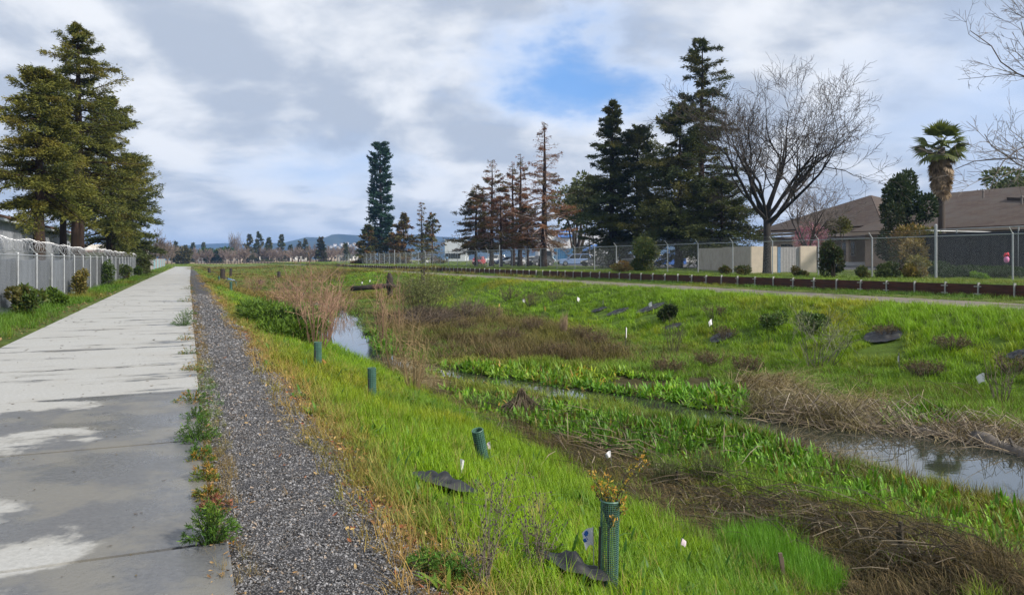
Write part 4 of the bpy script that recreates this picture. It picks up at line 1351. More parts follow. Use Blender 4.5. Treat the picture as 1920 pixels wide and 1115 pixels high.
# ================================================================== trees
def mkquads(base, u, L, w, r):
    """n diamond leaves: base point, direction, length, width"""
    n = len(base)
    rv = r.normal(size=(n, 3))
    sd = np.cross(u, rv); sd /= np.linalg.norm(sd, axis=1, keepdims=True) + 1e-9
    L = np.asarray(L)[:, None]; w = np.asarray(w)[:, None]
    mid = base + u * L * .45
    return np.stack([base, mid + sd * w * .5, base + u * L, mid - sd * w * .5], 1)


def conifer(name, label, px, Y, H, prof, zb, nbr, pal, seed, group=None, spray=26, ls=.45, lw=.13, limb=1.0, bare=0.0, top_bare=0.0, droop=.25, trunk_r=None, tipcol=None, lean=0.0, tone=(.8, .75, .7), z_off=0.0, cat='tree', lv=.24):
    """prof(u): branch length at height fraction u of the crown; bare: share of branches without needles"""
    r = np.random.default_rng(seed)
    loc = gy(px, Y, z_off)
    t_ = thing(name, label, cat, loc, r.uniform(0, 6.28), group)
    tr = trunk_r or H * .02
    zz = np.linspace(-.4, H, 12)
    m_ = MB()
    cx = np.cumsum(r.normal(0, .03, 12)) * H / 15; cy_ = np.cumsum(r.normal(0, .03, 12)) * H / 15
    cx -= cx[0]; cy_ -= cy_[0]
    tp = np.stack([cx, cy_, zz], 1)
    rad = tr * (1 - (zz / H).clip(0, 1)) ** .8 + .02
    rad[0] *= 1.45; rad[1] *= 1.08
    m_.tube(tp, rad, 9, tone)
    m_.build('trunk', BARK, t_, smooth=True)
    ml = MB()
    B = []; U = []; LL = []; WW = []; CC = []
    nbr = int(nbr * .8)
    u_ = (np.arange(nbr) + r.uniform(0, 1, nbr)) / nbr
    u_ = u_ ** 1.12
    dm_ = 2.9 if Y < 70 else (2.3 if Y < 130 else 1.3)
    ls *= .50 if Y < 70 else (.58 if Y < 130 else .8); lw *= .42 if Y < 70 else (.47 if Y < 130 else .75)
    pal = np.array(pal)
    droop0 = droop
    for i, u in enumerate(u_):
        z = zb + (H - zb) * u
        az = r.uniform(0, 6.283)
        ln = prof(u) * float(np.clip(r.normal(.80, lv), .25, 1.28))
        if r.uniform() < .12: ln *= 1.1
        el = (.62 * u - .06) + r.normal(0, lv * .9)
        droop = droop0 * r.uniform(.2, 1.7)
        x0 = np.interp(z, zz, cx); y0 = np.interp(z, zz, cy_)
        k = 6
        tt_ = np.linspace(0, 1, k)
        dxy = ln * tt_ * math.cos(el)
        dz = ln * (math.sin(el) * tt_ - droop * tt_ ** 1.6 + .22 * droop * np.maximum(0, tt_ - .6) * 3)
        bend = r.normal(0, .12) * tt_ ** 2
        bp = np.stack([x0 + dxy * np.cos(az + bend), y0 + dxy * np.sin(az + bend), z + dz], 1)
        br = np.interp(z, zz, rad) * .28 * limb
        ml.tube(bp, np.linspace(max(.02, br), .012, k), 4, tone, cap=False)
        nob = (r.uniform() < bare) or (u > 1 - top_bare and r.uniform() < .85)
        cl = pal[r.integers(len(pal))] * r.uniform(.75, 1.25)
        dens_ = max(6, int(spray * dm_ * (.45 + ln / (prof(.3) + .1) * .75) * (1 if not nob else .10)))
        # twigs leave the branch to both sides and carry the needles
        f = r.uniform(.16 if ln > 1 else 0, 1, dens_) ** .8
        pb = np.stack([np.interp(f, tt_, bp[:, j]) for j in range(3)], 1)
        side = np.where(r.uniform(size=dens_) < .5, -1, 1)
        ang = az + side * r.uniform(.35, 1.25, dens_)
        tl = ln * .27 * (1 - .55 * f) * r.uniform(.5, 1.2, dens_) + .12
        q = r.uniform(0, 1, dens_)
        td = np.stack([np.cos(ang), np.sin(ang), r.normal(-.12 * droop * 4, .22, dens_)], 1)
        base = pb + td * (tl * q)[:, None]
        for rep in range(2):
            dirv = td + r.normal(0, .38, td.shape); dirv[:, 2] += .05 - droop * .3
            dirv /= np.linalg.norm(dirv, axis=1, keepdims=True)
            B.append(base + r.normal(0, .06, base.shape)); U.append(dirv)
            LL.append(ls * r.uniform(.6, 1.3, dens_)); WW.append(lw * r.uniform(.7, 1.3, dens_))
            cc = np.tile(cl, (dens_, 1)) * r.uniform(.7, 1.3, (dens_, 1))
            if tipcol is not None:
                tmix = (np.clip(f * q * 1.6 - .35 + r.normal(0, .2, dens_), 0, 1))[:, None] * .75
                cc = cc * (1 - tmix) + np.array(tipcol) * r.uniform(.75, 1.2, (dens_, 1)) * tmix
            CC.append(cc)
    ml.build('limbs', TWIG if sum(tone) < 1 else BARK, t_)['kind'] = 'stuff'
    B = np.concatenate(B); U = np.concatenate(U)
    o = quads(mkquads(B, U, np.concatenate(LL), np.concatenate(WW), r), np.concatenate(CC), 'crown', NEEDLE, t_)
    return t_


OLIVE = [(.080, .082, .020), (.066, .074, .020), (.054, .066, .018), (.098, .084, .022), (.046, .058, .020)]
DKGRN = [(.046, .056, .021), (.056, .063, .023), (.038, .052, .024), (.070, .067, .024)]
BROWNR = [(.135, .060, .040), (.11, .056, .038), (.095, .068, .030), (.15, .07, .045)]
OLBR = [(.095, .066, .024), (.072, .062, .022), (.11, .062, .032), (.066, .058, .020)]
cone = lambda R0, p=.8, lo=.12: (lambda u: max(.25, R0 * (1 - u) ** p * (min(1, .55 + u / lo * .45) if u < lo else 1)))
GL = 'redwoods behind the left fence'
conifer('redwood_tree', 'olive redwood with a thick dark trunk, first of the row beyond the razor wire', 73, 42, 12.2, cone(3.3, .5), 4.4, 200, OLIVE, 1, GL, spray=66, ls=.40, lw=.12, trunk_r=.33, tipcol=(.135, .13, .03), tone=(.5, .42, .38), lv=.30)
conifer('redwood_tree', 'tallest olive redwood of the row beyond the razor wire', 147, 55, 18.6, cone(5.0, .6), 5.4, 240, OLIVE, 2, GL, spray=68, ls=.46, lw=.14, trunk_r=.48, tipcol=(.125, .125, .03), tone=(.5, .42, .38), lv=.30)
conifer('redwood_tree', 'slim redwood squeezed between the two thick trunks of the row', 119, 58, 13.5, cone(3.0, .6), 5.0, 140, OLIVE, 3, GL, spray=44, ls=.46, lw=.13, trunk_r=.28, tone=(.5, .42, .38), lv=.30)
conifer('redwood_tree', 'broad redwood with ragged side limbs right of the tallest one', 206, 66, 15.6, cone(4.6, .45), 3.4, 220, OLIVE, 4, GL, spray=66, ls=.5, lw=.15, trunk_r=.40, tipcol=(.10, .11, .03), tone=(.5, .42, .38), lv=.30)
conifer('redwood_tree', 'last redwood of the row, darkest green and branching to the ground', 246, 80, 12.6, cone(4.0, .42), 1.2, 220, [(.040, .052, .017), (.050, .058, .018), (.042, .054, .022)], 5, GL, spray=56, ls=.52, lw=.16, trunk_r=.36, tone=(.5, .42, .38))

GR = 'dark conifers behind the right fence'
conifer('redwood_tree', 'pointed dark conifer at the near end of the car park group', 1147, 92, 20.2, cone(5.6, .62), 2.8, 230, DKGRN, 11, GR, spray=74, ls=.62, lw=.2, tone=(.4, .36, .33), lv=.36)
conifer('redwood_tree', 'shorter dark conifer filling the gap in the car park group', 1197, 92, 17.0, cone(6.4, .5), 2.8, 220, DKGRN, 12, GR, spray=72, ls=.6, lw=.2, tone=(.4, .36, .33), lv=.36)
conifer('redwood_tree', 'dark conifer with lower trunk showing beside the bright blue hatchback', 1272, 84, 18.2, cone(5.8, .5), 3.0, 240, DKGRN, 13, GR, spray=74, ls=.58, lw=.19, trunk_r=.38, tone=(.4, .36, .33), lv=.36)
conifer('redwood_tree', 'tallest dark conifer with open ragged top next to the bare tree', 1318, 86, 25.8, lambda u: 6.2 * (1 - u) ** .42 * (.55 + .45 * min(1, u * 6)) * (1.0 if u < .45 else .72) + .35, 2.0, 220, DKGRN, 14, GR, spray=70, ls=.62, lw=.2, trunk_r=.5, tone=(.42, .36, .33), lv=.36)
conifer('redwood_tree', 'low spreading dark conifer skirting the bin enclosure', 1352, 80, 9.5, cone(5.6, .6), 2.2, 190, [(.05, .058, .018), (.04, .05, .018)], 15, GR, spray=54, ls=.55, lw=.18, tone=(.4, .36, .33))

GB = 'dying conifers beside the car park'
conifer('dying_redwood', 'tallest dying redwood with a bare spire beside the light blue car', 1018, 108, 20.6, cone(5.6, .72), 3.0, 210, BROWNR, 21, GB, spray=40, ls=.5, lw=.15, bare=.35, top_bare=.38, tone=(.36, .27, .24), trunk_r=.5)
conifer('dying_redwood', 'thin reddish dying conifer left of the tallest bare spire', 975, 116, 17.2, cone(3.6, .55), 3.2, 120, BROWNR, 22, GB, spray=38, ls=.55, lw=.16, bare=.45, top_bare=.2, tone=(.36, .27, .24))
conifer('dying_redwood', 'thin rusty dying conifer with twiggy top between fuller brown ones', 962, 121, 16.5, cone(3.4, .55), 3.2, 110, BROWNR, 23, GB, spray=38, ls=.55, lw=.16, bare=.4, top_bare=.15, tone=(.36, .27, .24))
conifer('dying_redwood', 'fuller olive brown dying conifer with a sparse twiggy top', 922, 120, 16.8, cone(4.6, .62), 3.0, 160, OLBR + BROWNR, 24, GB, spray=44, ls=.58, lw=.18, bare=.2, top_bare=.22, tone=(.36, .27, .24))
conifer('dying_redwood', 'broad olive brown conifer at the left edge of the dying group', 893, 124, 13.2, cone(5.0, .62), 2.6, 160, OLBR, 25, GB, spray=50, ls=.6, lw=.19, bare=.15, top_bare=.15, tone=(.36, .27, .24))
conifer('dying_redwood', 'short reddish dying conifer hanging over the parked navy car', 940, 114, 10.5, cone(4.0, .5), 3.0, 110, BROWNR, 26, GB, spray=34, ls=.55, lw=.17, bare=.25, tone=(.36, .27, .24))
conifer('dying_redwood', 'low russet dying conifer beside the tallest bare spire', 990, 112, 9.0, cone(3.8, .5), 3.0, 100, [(.09, .05, .03), (.06, .055, .022)], 27, GB, spray=38, ls=.55, lw=.17, bare=.2, tone=(.36, .27, .24))

GS = 'small conifers round the disguised mast'
conifer('young_conifer', 'dark bushy conifer left of the disguised phone mast', 690, 186, 9.6, cone(5.0, .8), .4, 120, OLBR + DKGRN, 31, GS, spray=46, ls=.8, lw=.27, bare=.15, tone=(.4, .36, .33))
conifer('young_conifer', 'olive conifer just right of the disguised phone mast', 757, 184, 12.4, cone(4.8, .7), .6, 130, OLBR, 32, GS, spray=48, ls=.8, lw=.27, bare=.15, top_bare=.1, tone=(.4, .36, .33))
conifer('young_conifer', 'nearly bare thin conifer between two olive ones', 791, 176, 14.2, cone(2.2, .5), 1.5, 80, OLBR, 33, GS, spray=16, ls=.7, lw=.2, bare=.7, top_bare=.4, tone=(.36, .3, .27))
conifer('young_conifer', 'open branched dark conifer right of the thin bare one', 810, 174, 11.4, cone(4.3, .65), .6, 110, DKGRN + OLBR, 34, GS, spray=30, ls=.75, lw=.24, bare=.3, tone=(.36, .3, .27))
conifer('young_conifer', 'small dark conifer filling in behind the olive one', 733, 190, 7.6, cone(3.6, .8), .4, 90, OLBR + DKGRN, 35, GS, spray=40, ls=.8, lw=.27, bare=.2, tone=(.4, .36, .33))

# phone mast dressed as a pine: straight sided column of plastic branches
MASTC = [(.016, .042, .033), (.020, .050, .038), (.013, .034, .030), (.026, .056, .044)]
mast = conifer('mast_pine', 'tall straight sided dark green phone mast disguised as a pine', 714, 200, 31.5, lambda u: (4.4 - 1.7 * u if u < .97 else 1.6) * (1 if u > .1 else .7), 4.2, 300, MASTC, 41, None, spray=32, ls=.95, lw=.34, droop=.05, trunk_r=.55, tone=(.35, .33, .32), cat='phone mast', lv=.09)

GF = 'far conifers on the horizon'
FARL = ['khaki crowned far conifer just left of the tallest dark one', 'tallest far dark conifer above the leafless row', 'far dark conifer just right of the tallest one', 'lone far dark conifer left of the hill with houses', 'pointed far dark conifer in front of the hill', 'small far dark conifer between the lone one and the pointed one', 'far dark conifer left of the round oak', 'thin far conifer above the white shop at the fence end', 'low far conifer between the white shop and the oak', 'low far conifer directly behind the oak', 'small far conifer at the foot of the tall poplar', 'khaki far conifer beside the pointed one before the hill', 'last far conifer at the right, near the disguised mast']
for i, (px, py, R0, Y, pal) in enumerate([(467, 439, 4.2, 420, 0), (485, 435, 4.6, 430, 1), (504, 448, 3.6, 420, 1), (528, 441, 4.0, 440, 1), (573, 451, 3.4, 470, 1), (545, 462, 2.6, 470, 1), (347, 460, 3.2, 380, 1), (329, 453, 1.8, 430, 1), (362, 455, 3, 500, 1), (382, 454, 3.2, 520, 1), (443, 463, 2.4, 500, 1), (561, 455, 3.0, 520, 0), (648, 460, 2.6, 420, 1)]):
    lab = FARL[i]; labX = ['far conifer with pale khaki crown, one of two on the horizon', 'far dark pointed conifer above the leafless trees on the horizon'][pal == 1]
    conifer('far_conifer', lab, px, Y, zat(py, Y) - .1, cone(R0, .75), .5, 70, [(.05, .05, .022), (.06, .055, .024)] if pal == 0 else DKGRN, 300 + i, GF, spray=26, ls=1.4, lw=.6, tone=(.4, .36, .33))
conifer('far_conifer', 'broad blunt topped far conifer near the right end of the leafless row', 601, 330, 10.6, lambda u: 3.0 * (1 - u * .75), .4, 90, [(.045, .036, .02), (.03, .036, .018)], 330, None, spray=34, ls=1.1, lw=.5, tone=(.4, .36, .33))


# ---- leafless trees
def bare_tree(name, label, px, Y, H, spread, seed, cat='tree', group=None, tr=.4, fork=.28, limbs=6, depth=4, kids=(6, 6, 5, 4), col=(.115, .092, .080), tcol=(.05, .042, .036), rz=0.0, lean=(0, 0), twig=.007, loc=None, up=.35):
    r = np.random.default_rng(seed)
    t_ = thing(name, label, cat, loc if loc is not None else gy(px, Y), rz, group)
    mt_ = MB(); mb = MB()
    fz = H * fork
    c0, c1 = np.array(tcol), np.array(col)
    mt_.tube([(0, 0, -.3), (.0, 0, .25), (.03, .02, fz * .5), (.0 + lean[0] * .2, lean[1] * .2, fz)], [tr * 1.35, tr * 1.05, tr * .92, tr * .85], 10, c0)

    def grow(p, dv, ln, rad, lev):
        k = 5 if lev < 2 else (4 if lev < 3 else 3)
        pts = [p]; d_ = dv.copy()
        for i in range(k):
            d_ = d_ + r.normal(0, .16 + .04 * lev, 3); d_[2] += up * .16
            d_ /= np.linalg.norm(d_)
            pts.append(pts[-1] + d_ * ln / k)
        pts = np.array(pts)
        rads = np.linspace(rad, max(twig * .7, rad * .38), k + 1)
        cc = c0 * (1 - lev / (depth + .01)) + c1 * lev / (depth + .01)
        mb.tube(pts, rads, 6 if lev == 0 else (5 if lev == 1 else 3), cc, cap=False)
        if lev >= depth: return
        n = kids[min(lev, len(kids) - 1)]
        for j in range(n):
            f = r.uniform(.28, 1.0) if j < n - 1 else 1.0
            i0 = min(k - 1, int(f * k)); ff = f * k - i0
            q = pts[i0] * (1 - ff) + pts[i0 + 1] * ff
            ax = pts[i0 + 1] - pts[i0]; ax /= np.linalg.norm(ax)
            rv = np.cross(ax, r.normal(size=3)); rv /= np.linalg.norm(rv)
            a_ = r.uniform(.35, .95) if j < n - 1 else r.uniform(0, .25)
            nd = ax * math.cos(a_) + rv * math.sin(a_)
            nd[2] += .06
            nd /= np.linalg.norm(nd)
            grow(q, nd, ln * r.uniform(.42, .68), max(twig, np.interp(f, [0, 1], [rads[0], rads[-1]]) * r.uniform(.5, .75)), lev + 1)

    for j in range(limbs):
        az = j * 6.283 / limbs + r.uniform(-.3, .3)
        inc = (((j * 5) % limbs + .5) / limbs) ** .7 * spread * r.uniform(.9, 1.1)
        dv = np.array([math.cos(az) * math.sin(inc) + lean[0], math.sin(az) * math.sin(inc) + lean[1], math.cos(inc)])
        dv /= np.linalg.norm(dv)
        zz = fz * r.uniform(.82, 1.0)
        grow(np.array([lean[0] * .2, lean[1] * .2, zz]), dv, (H - fz) * r.uniform(.5, .66), tr * r.uniform(.45, .66), 0)
    mt_.build('trunk', BARK if False else TWIG, t_, smooth=True)
    mb.build('branches', TWIG, t_)
    return t_


bare_tree('bare_tree', 'big leafless spreading tree in front of the cream bin enclosure', 1438, 58.5, 15.6, 1.12, 53, tr=.31, fork=.27, limbs=9, depth=4, kids=(6, 6, 5, 3), twig=.012, col=(.075, .060, .052), tcol=(.018, .015, .014), up=.36)
bare_tree('bare_tree', 'small leafless many stemmed tree beside the pink blossoms', 1516, 64, 8.6, 1.1, 57, tr=.16, fork=.22, limbs=6, depth=3, kids=(7, 6, 5), twig=.011, col=(.17, .14, .125), tcol=(.07, .055, .05))
# a tree outside the frame on the right reaching in with long bare limbs
ob = thing('bare_tree', 'leafless pale limbs reaching in from a tree beyond the black fence', 'tree', Vector((25.0, 33.0, hxy(25.0, 33.0))))
r_ = np.random.default_rng(77)
mt_ = MB(); mt_.tube([(0, 0, -.2), (.1, 0, 2.5), (.0, .1, 5.0), (.1, .2, 9.5)], [.34, .27, .22, .1], 9, (.10, .085, .075)); mt_.build('trunk', TWIG, ob, smooth=True)
mb = MB()


def reach(p, dv, ln, rad, lev, col_):
    pts = [np.array(p, float)]; d_ = np.array(dv, float)
    k = 7 if lev == 0 else 4
    for i in range(k):
        d_ = d_ + r_.normal(0, .17, 3); d_ /= np.linalg.norm(d_)
        pts.append(pts[-1] + d_ * ln / k)
    pts = np.array(pts); rads = np.linspace(rad, rad * .3 + .003, k + 1)
    mb.tube(pts, rads, 5 if lev < 2 else 3, col_, cap=False)
    if lev >= 3: return
    for j in range((7, 5, 3)[lev]):
        f = r_.uniform(.25, 1); i0 = min(k - 1, int(f * k))
        ax = pts[i0 + 1] - pts[i0]; ax /= np.linalg.norm(ax)
        rv = np.cross(ax, r_.normal(size=3)); rv /= np.linalg.norm(rv)
        a_ = r_.uniform(.4, .9)
        reach(pts[i0], ax * math.cos(a_) + rv * math.sin(a_), ln * r_.uniform(.3, .5), max(.008, rads[i0] * .6), lev + 1, np.array((.19, .165, .15)))


for (z_, dv, ln) in ((4.4, (-.95, -.1, .10), 4.4), (6.2, (-.95, .1, .25), 4.6), (8.4, (-.92, .0, .28), 4.9), (7.4, (-.7, .5, .6), 4), (9.3, (-.5, -.2, .8), 3.5), (6.8, (.8, .3, .5), 3.5), (8.6, (.6, -.5, .6), 3.5), (5.6, (.4, .8, .3), 3.5), (5.0, (-.95, .12, -.06), 3.6)):
    reach((0, .1, z_), dv, ln * 1.3, .045, 0, np.array((.12, .10, .09)))
mb.build('branches', TWIG, ob)

GBR = 'leafless trees on the horizon'
rb = np.random.default_rng(8)
far_src = None
for i, px in enumerate([292, 303, 314, 322, 338, 356, 368, 378, 392, 420, 432, 450, 459, 478, 495, 512, 519, 538, 549, 560, 583, 592, 612, 622, 633, 648, 660]):
    Y = rb.uniform(330, 460) if i > 3 else rb.uniform(240, 300)
    if i % 4 == 0 or far_src is None:
        o = bare_tree('leafless_tree', 'hazy grey brown leafless tree in the row on the horizon', px, Y, 8.2, 1.15, 400 + i, group=GBR, tr=.3, fork=.2, limbs=7, depth=2, kids=(8, 7), twig=.07, col=(.20, .155, .13), tcol=(.12, .095, .08))
        far_src = o
    else:
        o = copy_tree(far_src)
        o.location = gy(px, Y)
        sc_ = rb.uniform(.75, 1.2)
        o.scale = (sc_ * rb.uniform(1, 1.3), sc_, sc_)
        o.rotation_euler = (0, 0, rb.uniform(0, 6))
bare_tree('poplar', 'tall thin grey leafless poplar above the horizon trees', 442, 400, 14.5, .12, 480, tr=.3, fork=.15, limbs=8, depth=2, kids=(8, 6), twig=.06, col=(.22, .19, .18), tcol=(.16, .14, .13), up=1.6)
bare_tree('leafless_tree', 'bare twiggy tree at the end of the left panel fence', 288, 150, 7.2, 1.0, 481, tr=.15, fork=.2, limbs=7, depth=3, kids=(7, 6, 5), twig=.02, col=(.13, .10, .085), tcol=(.08, .065, .055))


# ---- leafy shrubs and round trees
def bush(name, label, loc, rx, rz_, n, leaf, pal, seed, group=None, cat='shrub', stems=8, lobes=7, stem_col=(.06, .045, .035), up=0.3, wid=.5, hang=False, core=.35, stem_r=.012, zc=None):
    r = np.random.default_rng(seed)
    t_ = thing(name, label, cat, loc, 0, group)
    zc = zc if zc is not None else rz_
    # lobes make the outline uneven
    C = r.normal(0, .42, (lobes, 3)) * np.array([rx, rx, rz_ * .9]) + np.array([0, 0, zc])
    S_ = r.uniform(.38, .68, lobes)
    k = r.integers(0, lobes, n)
    dv = r.normal(size=(n, 3)); dv /= np.linalg.norm(dv, axis=1, keepdims=True)
    rad = r.uniform(core, 1, n) ** .6
    P = C[k] + dv * (rad * S_[k])[:, None] * np.array([rx, rx, rz_])
    P[:, 2] = np.maximum(P[:, 2], .03)
    u = dv + r.normal(0, .5, (n, 3)); u[:, 2] += up
    u /= np.linalg.norm(u, axis=1, keepdims=True)
    pal = np.array(pal)
    lobe_c = pal[r.integers(0, len(pal), lobes)]
    cc = lobe_c[k] * .6 + pal[r.integers(0, len(pal), n)] * .4
    cc = cc * r.uniform(.7, 1.3, (n, 1))
    L_ = leaf * r.uniform(.6, 1.35, n)
    m_ = MB()
    for i in range(stems):
        tgt = C[i % lobes]
        m_.tube([(r.normal(0, .06 * rx), r.normal(0, .06 * rx), -.1), tgt * .5 + r.normal(0, .06, 3) * rx, tgt + r.normal(0, .2, 3) * rx], [stem_r * 1.6, stem_r, stem_r * .5], 5, stem_col, cap=False)
    m_.build('stems', TWIG, t_)
    quads(mkquads(P, u, L_, L_ * wid, r), cc, 'foliage', LEAF, t_)
    return t_


GREEN1 = [(.045, .075, .018), (.06, .09, .02), (.035, .06, .018)]
DARK1 = [(.022, .034, .015), (.03, .04, .016), (.018, .028, .014), (.05, .035, .02)]
bush('conical_tree', 'dense dark green tree standing in front of the palm', gy(1690, 62), 1.55, 2.6, 9000, .26, [(.025, .04, .02), (.03, .046, .02), (.02, .032, .016)], 61, None, 'tree', 9, 9, zc=5.6, stem_r=.09)
bush('dark_shrub', 'dark dense tall shrub below the conical tree left of the palm', gy(1664, 58), 1.25, 1.7, 5000, .22, DARK1, 62, None, 'shrub', 9, 8, zc=2.3, stem_r=.04)
bush('flowering_shrub', 'rusty orange tipped green shrub behind the fence below the palm', gy(1706, 52), 1.6, 1.45, 5200, .2, [(.05, .065, .025), (.16, .11, .035), (.07, .08, .03), (.14, .075, .04), (.035, .05, .02)], 63, None, 'shrub', 8, 9, zc=1.75, stem_r=.04)
bush('low_shrub', 'yellow green shrub at the foot of the rusty tipped one', gy(1718, 44.5), .85, .65, 2600, .15, [(.13, .12, .035), (.17, .12, .05), (.07, .09, .03)], 64, None, 'shrub', 8, 7)
bush('low_shrub', 'grey green low shrub inside the fence left of the tall thick post', gy(1672, 45.5), .9, .42, 2400, .13, [(.07, .085, .045), (.05, .07, .03)], 65, None, 'shrub', 8, 6)
for i, (px, Y, rx, rz_) in enumerate([(1778, 45, 1.3, .50), (1815, 44.2, 1.4, .40), (1855, 43.5, 1.0, .34), (1900, 42.5, 1.4, .36)]):
    bush('ivy_bank', ('dark ivy mound at the left end of the black screen, by the tall thick post', 'second ivy mound from the thick post along the black screen', 'ivy mound just left of the pink bundle', 'ivy mound right of the pink bundle at the black screen')[i], gy(px, Y), rx, rz_, 2600, .12, [(.018, .036, .018), (.025, .046, .02)], 660 + i, 'ivy mounds along the black screen', 'shrub', 3, 6)
bush('low_shrub', 'bright lime green low plant in front of the dark ivy', gy(1835, 41.5), .42, .22, 900, .12, [(.14, .24, .03), (.11, .20, .03)], 67, None, 'plant', 3, 5)
bush('fence_bush', 'large green bush with yellow sprays growing through the right fence', gy(1203, 69), 1.45, 1.5, 6500, .2, [(.05, .075, .025), (.035, .055, .02), (.065, .085, .028), (.15, .12, .035)], 68, None, 'shrub', 9, 9, zc=1.4, stem_r=.03)
bush('low_shrub', 'rusty orange scrub at the foot of the large fence bush', gy(1163, 66), .9, .38, 1800, .15, [(.19, .11, .045), (.13, .10, .04), (.09, .11, .03)], 69, None, 'shrub', 6, 7)
bush('fence_bush', 'dark green upright bush against the right fence beside the pink tree', gy(1563, 46.5), .80, 1.0, 4200, .17, [(.028, .042, .02), (.04, .055, .022), (.09, .05, .03)], 70, None, 'shrub', 7, 8, zc=1.1, stem_r=.02)
for i, (px, Y, lab) in enumerate([(1361, 55, 'small dark shrub under the shade toned enclosure wall by the fence'), (1396, 54, 'small dark shrub just left of the big bare trunk'), (1499, 50, 'small brownish shrub below the grey gate'), (1616, 43.8, 'small dark shrub by the fence post left of the hydrant')]):
    bush('low_shrub', lab, gy(px, Y), .5, .38, 1100, .13, [(.035, .055, .02), (.06, .07, .025), (.09, .07, .03)], 71 + i, None, 'shrub', 5, 6)
bush('pink_magnolia', 'pink blossoming small tree behind the bin enclosure gate', gy(1522, 70), 1.7, 1.25, 3200, .22, [(.46, .19, .38), (.52, .26, .46), (.38, .14, .30), (.56, .38, .50)], 78, None, 'tree', 14, 12, zc=2.7, stem_r=.05, core=.2, wid=.7)
bush('olive_shrub', 'olive green round shrub behind the pink blossoms', gy(1574, 72), 1.0, 1.1, 1800, .22, [(.09, .09, .025), (.07, .08, .02)], 79, None, 'shrub', 5, 6, zc=4.0, stem_r=.04)
bush('round_tree', 'green rounded tree top showing above the long brown roof', gy(1893, 110), 4.6, 2.2, 5000, .6, [(.05, .07, .02), (.065, .085, .024)], 80, None, 'tree', 6, 8, zc=9.8, stem_r=.2)
bush('eucalyptus', 'airy grey green eucalyptus behind the pointed dark conifer', gy(1082, 128), 4.6, 4.2, 5200, .62, [(.085, .095, .045), (.065, .08, .04)], 81, None, 'tree', 12, 14, zc=10.5, stem_r=.14, up=-.5, core=.6)
bush('oak_tree', 'dark green rounded oak among the leafless horizon trees', gy(405, 390), 6.2, 3.8, 3200, 1.3, [(.022, .05, .016), (.03, .06, .02)], 82, None, 'tree', 4, 8, zc=4.0, stem_r=.3)
bush('round_tree', 'dim hedge tree below the far end of the left fence', gy(343, 300), 4.2, 3.4, 1700, 1.0, [(.06, .05, .025), (.05, .05, .022)], 83, None, 'tree', 4, 6, zc=3.0, stem_r=.2)
bush('hedge_bush', 'dark creeper hanging over the last razor wire bay', Vector((*xy(93.5, -4.6), 0)), .9, 1.5, 2600, .26, [(.03, .045, .016), (.045, .055, .018)], 84, None, 'shrub', 6, 8, zc=1.6, stem_r=.03)

GLB = 'shrubs along the left fence'
for i, (s_, t_, rx, rz_, pal, lab) in enumerate([
        (25.6, -4.35, .55, .48, GREEN1 + [(.09, .07, .03)], 'dark green bush at the left fence nearest the camera'),
        (38.2, -4.35, .48, .62, [(.16, .11, .04), (.11, .10, .035), (.08, .09, .03)], 'yellow brown bush against the left fence'),
        (52.5, -4.4, .42, .85, GREEN1, 'slim upright green bush climbing the left fence'),
        (66.0, -4.4, .5, .70, GREEN1 + [(.10, .08, .03)], 'farther slim green bush against the left fence'),
        (31.0, -4.2, .4, .3, [(.07, .12, .02), (.06, .10, .02)], 'low green weed clump at a left fence post'),
        (82.0, -4.3, .55, .5, GREEN1, 'green bush near the far end of the razor wire')]):
    bush('fence_shrub', lab, Vector((*xy(s_, t_), hz(s_, t_))), rx * .8, rz_ * .85, 1700, .12, pal, 90 + i, None, 'shrub', 9, 8, up=.6, stem_r=.01, zc=rz_ * .95)

# ---- fan palm
pl_ = gy(1765, 66)
PM = thing('fan_palm', 'fan palm with shaggy brown skirt of dead fronds behind the fence', 'palm tree', pl_)
zc_ = zat(272, 66) - pl_.z
m_ = MB(); m_.tube([(0, 0, -.3), (.05, 0, 2), (0, .05, zc_ - 1.5), (0, 0, zc_ - .2)], [.36, .3, .27, .3], 10, (.07, .055, .045)); m_.build('trunk', TWIG, PM, smooth=True)


def frond_mesh(seed, dead=False):
    r = np.random.default_rng(seed)
    m_ = MB()
    ln = .95
    m_.tube([(0, 0, 0), (ln * .55, 0, .05), (ln, 0, -.02)], [.025, .018, .014], 4, (.10, .12, .03) if not dead else (.17, .12, .09))
    nf = 17
    for i in range(nf):
        a_ = (i / (nf - 1) - .5) * 2.3
        l_ = (1.0 - .22 * abs(a_) / 1.15) * r.uniform(.85, 1.1)
        dx_, dy_ = math.cos(a_), math.sin(a_)
        w_ = .075
        c0 = np.array((.085, .105, .028)) * r.uniform(.7, 1.3) if not dead else np.array((.20, .145, .115)) * r.uniform(.55, 1.3)
        dz_ = -.04 - .10 * abs(a_) / 1.15
        p = [np.array((ln, 0, -.02)), np.array((ln + dx_ * l_ * .55, dy_ * l_ * .55, .02)), np.array((ln + dx_ * l_, dy_ * l_, dz_ - r.uniform(0, .14)))]
        nx_, ny_ = -dy_, dx_
        v = []
        for q, ww in zip(p, (.2, 1, .1)): v += [q - np.array((nx_, ny_, 0)) * w_ * ww, q + np.array((nx_, ny_, 0)) * w_ * ww]
        m_.add(v, [(0, 1, 3, 2), (2, 3, 5, 4)], c0)
    return m_.build('frond', LEAF, mesh_only=True)


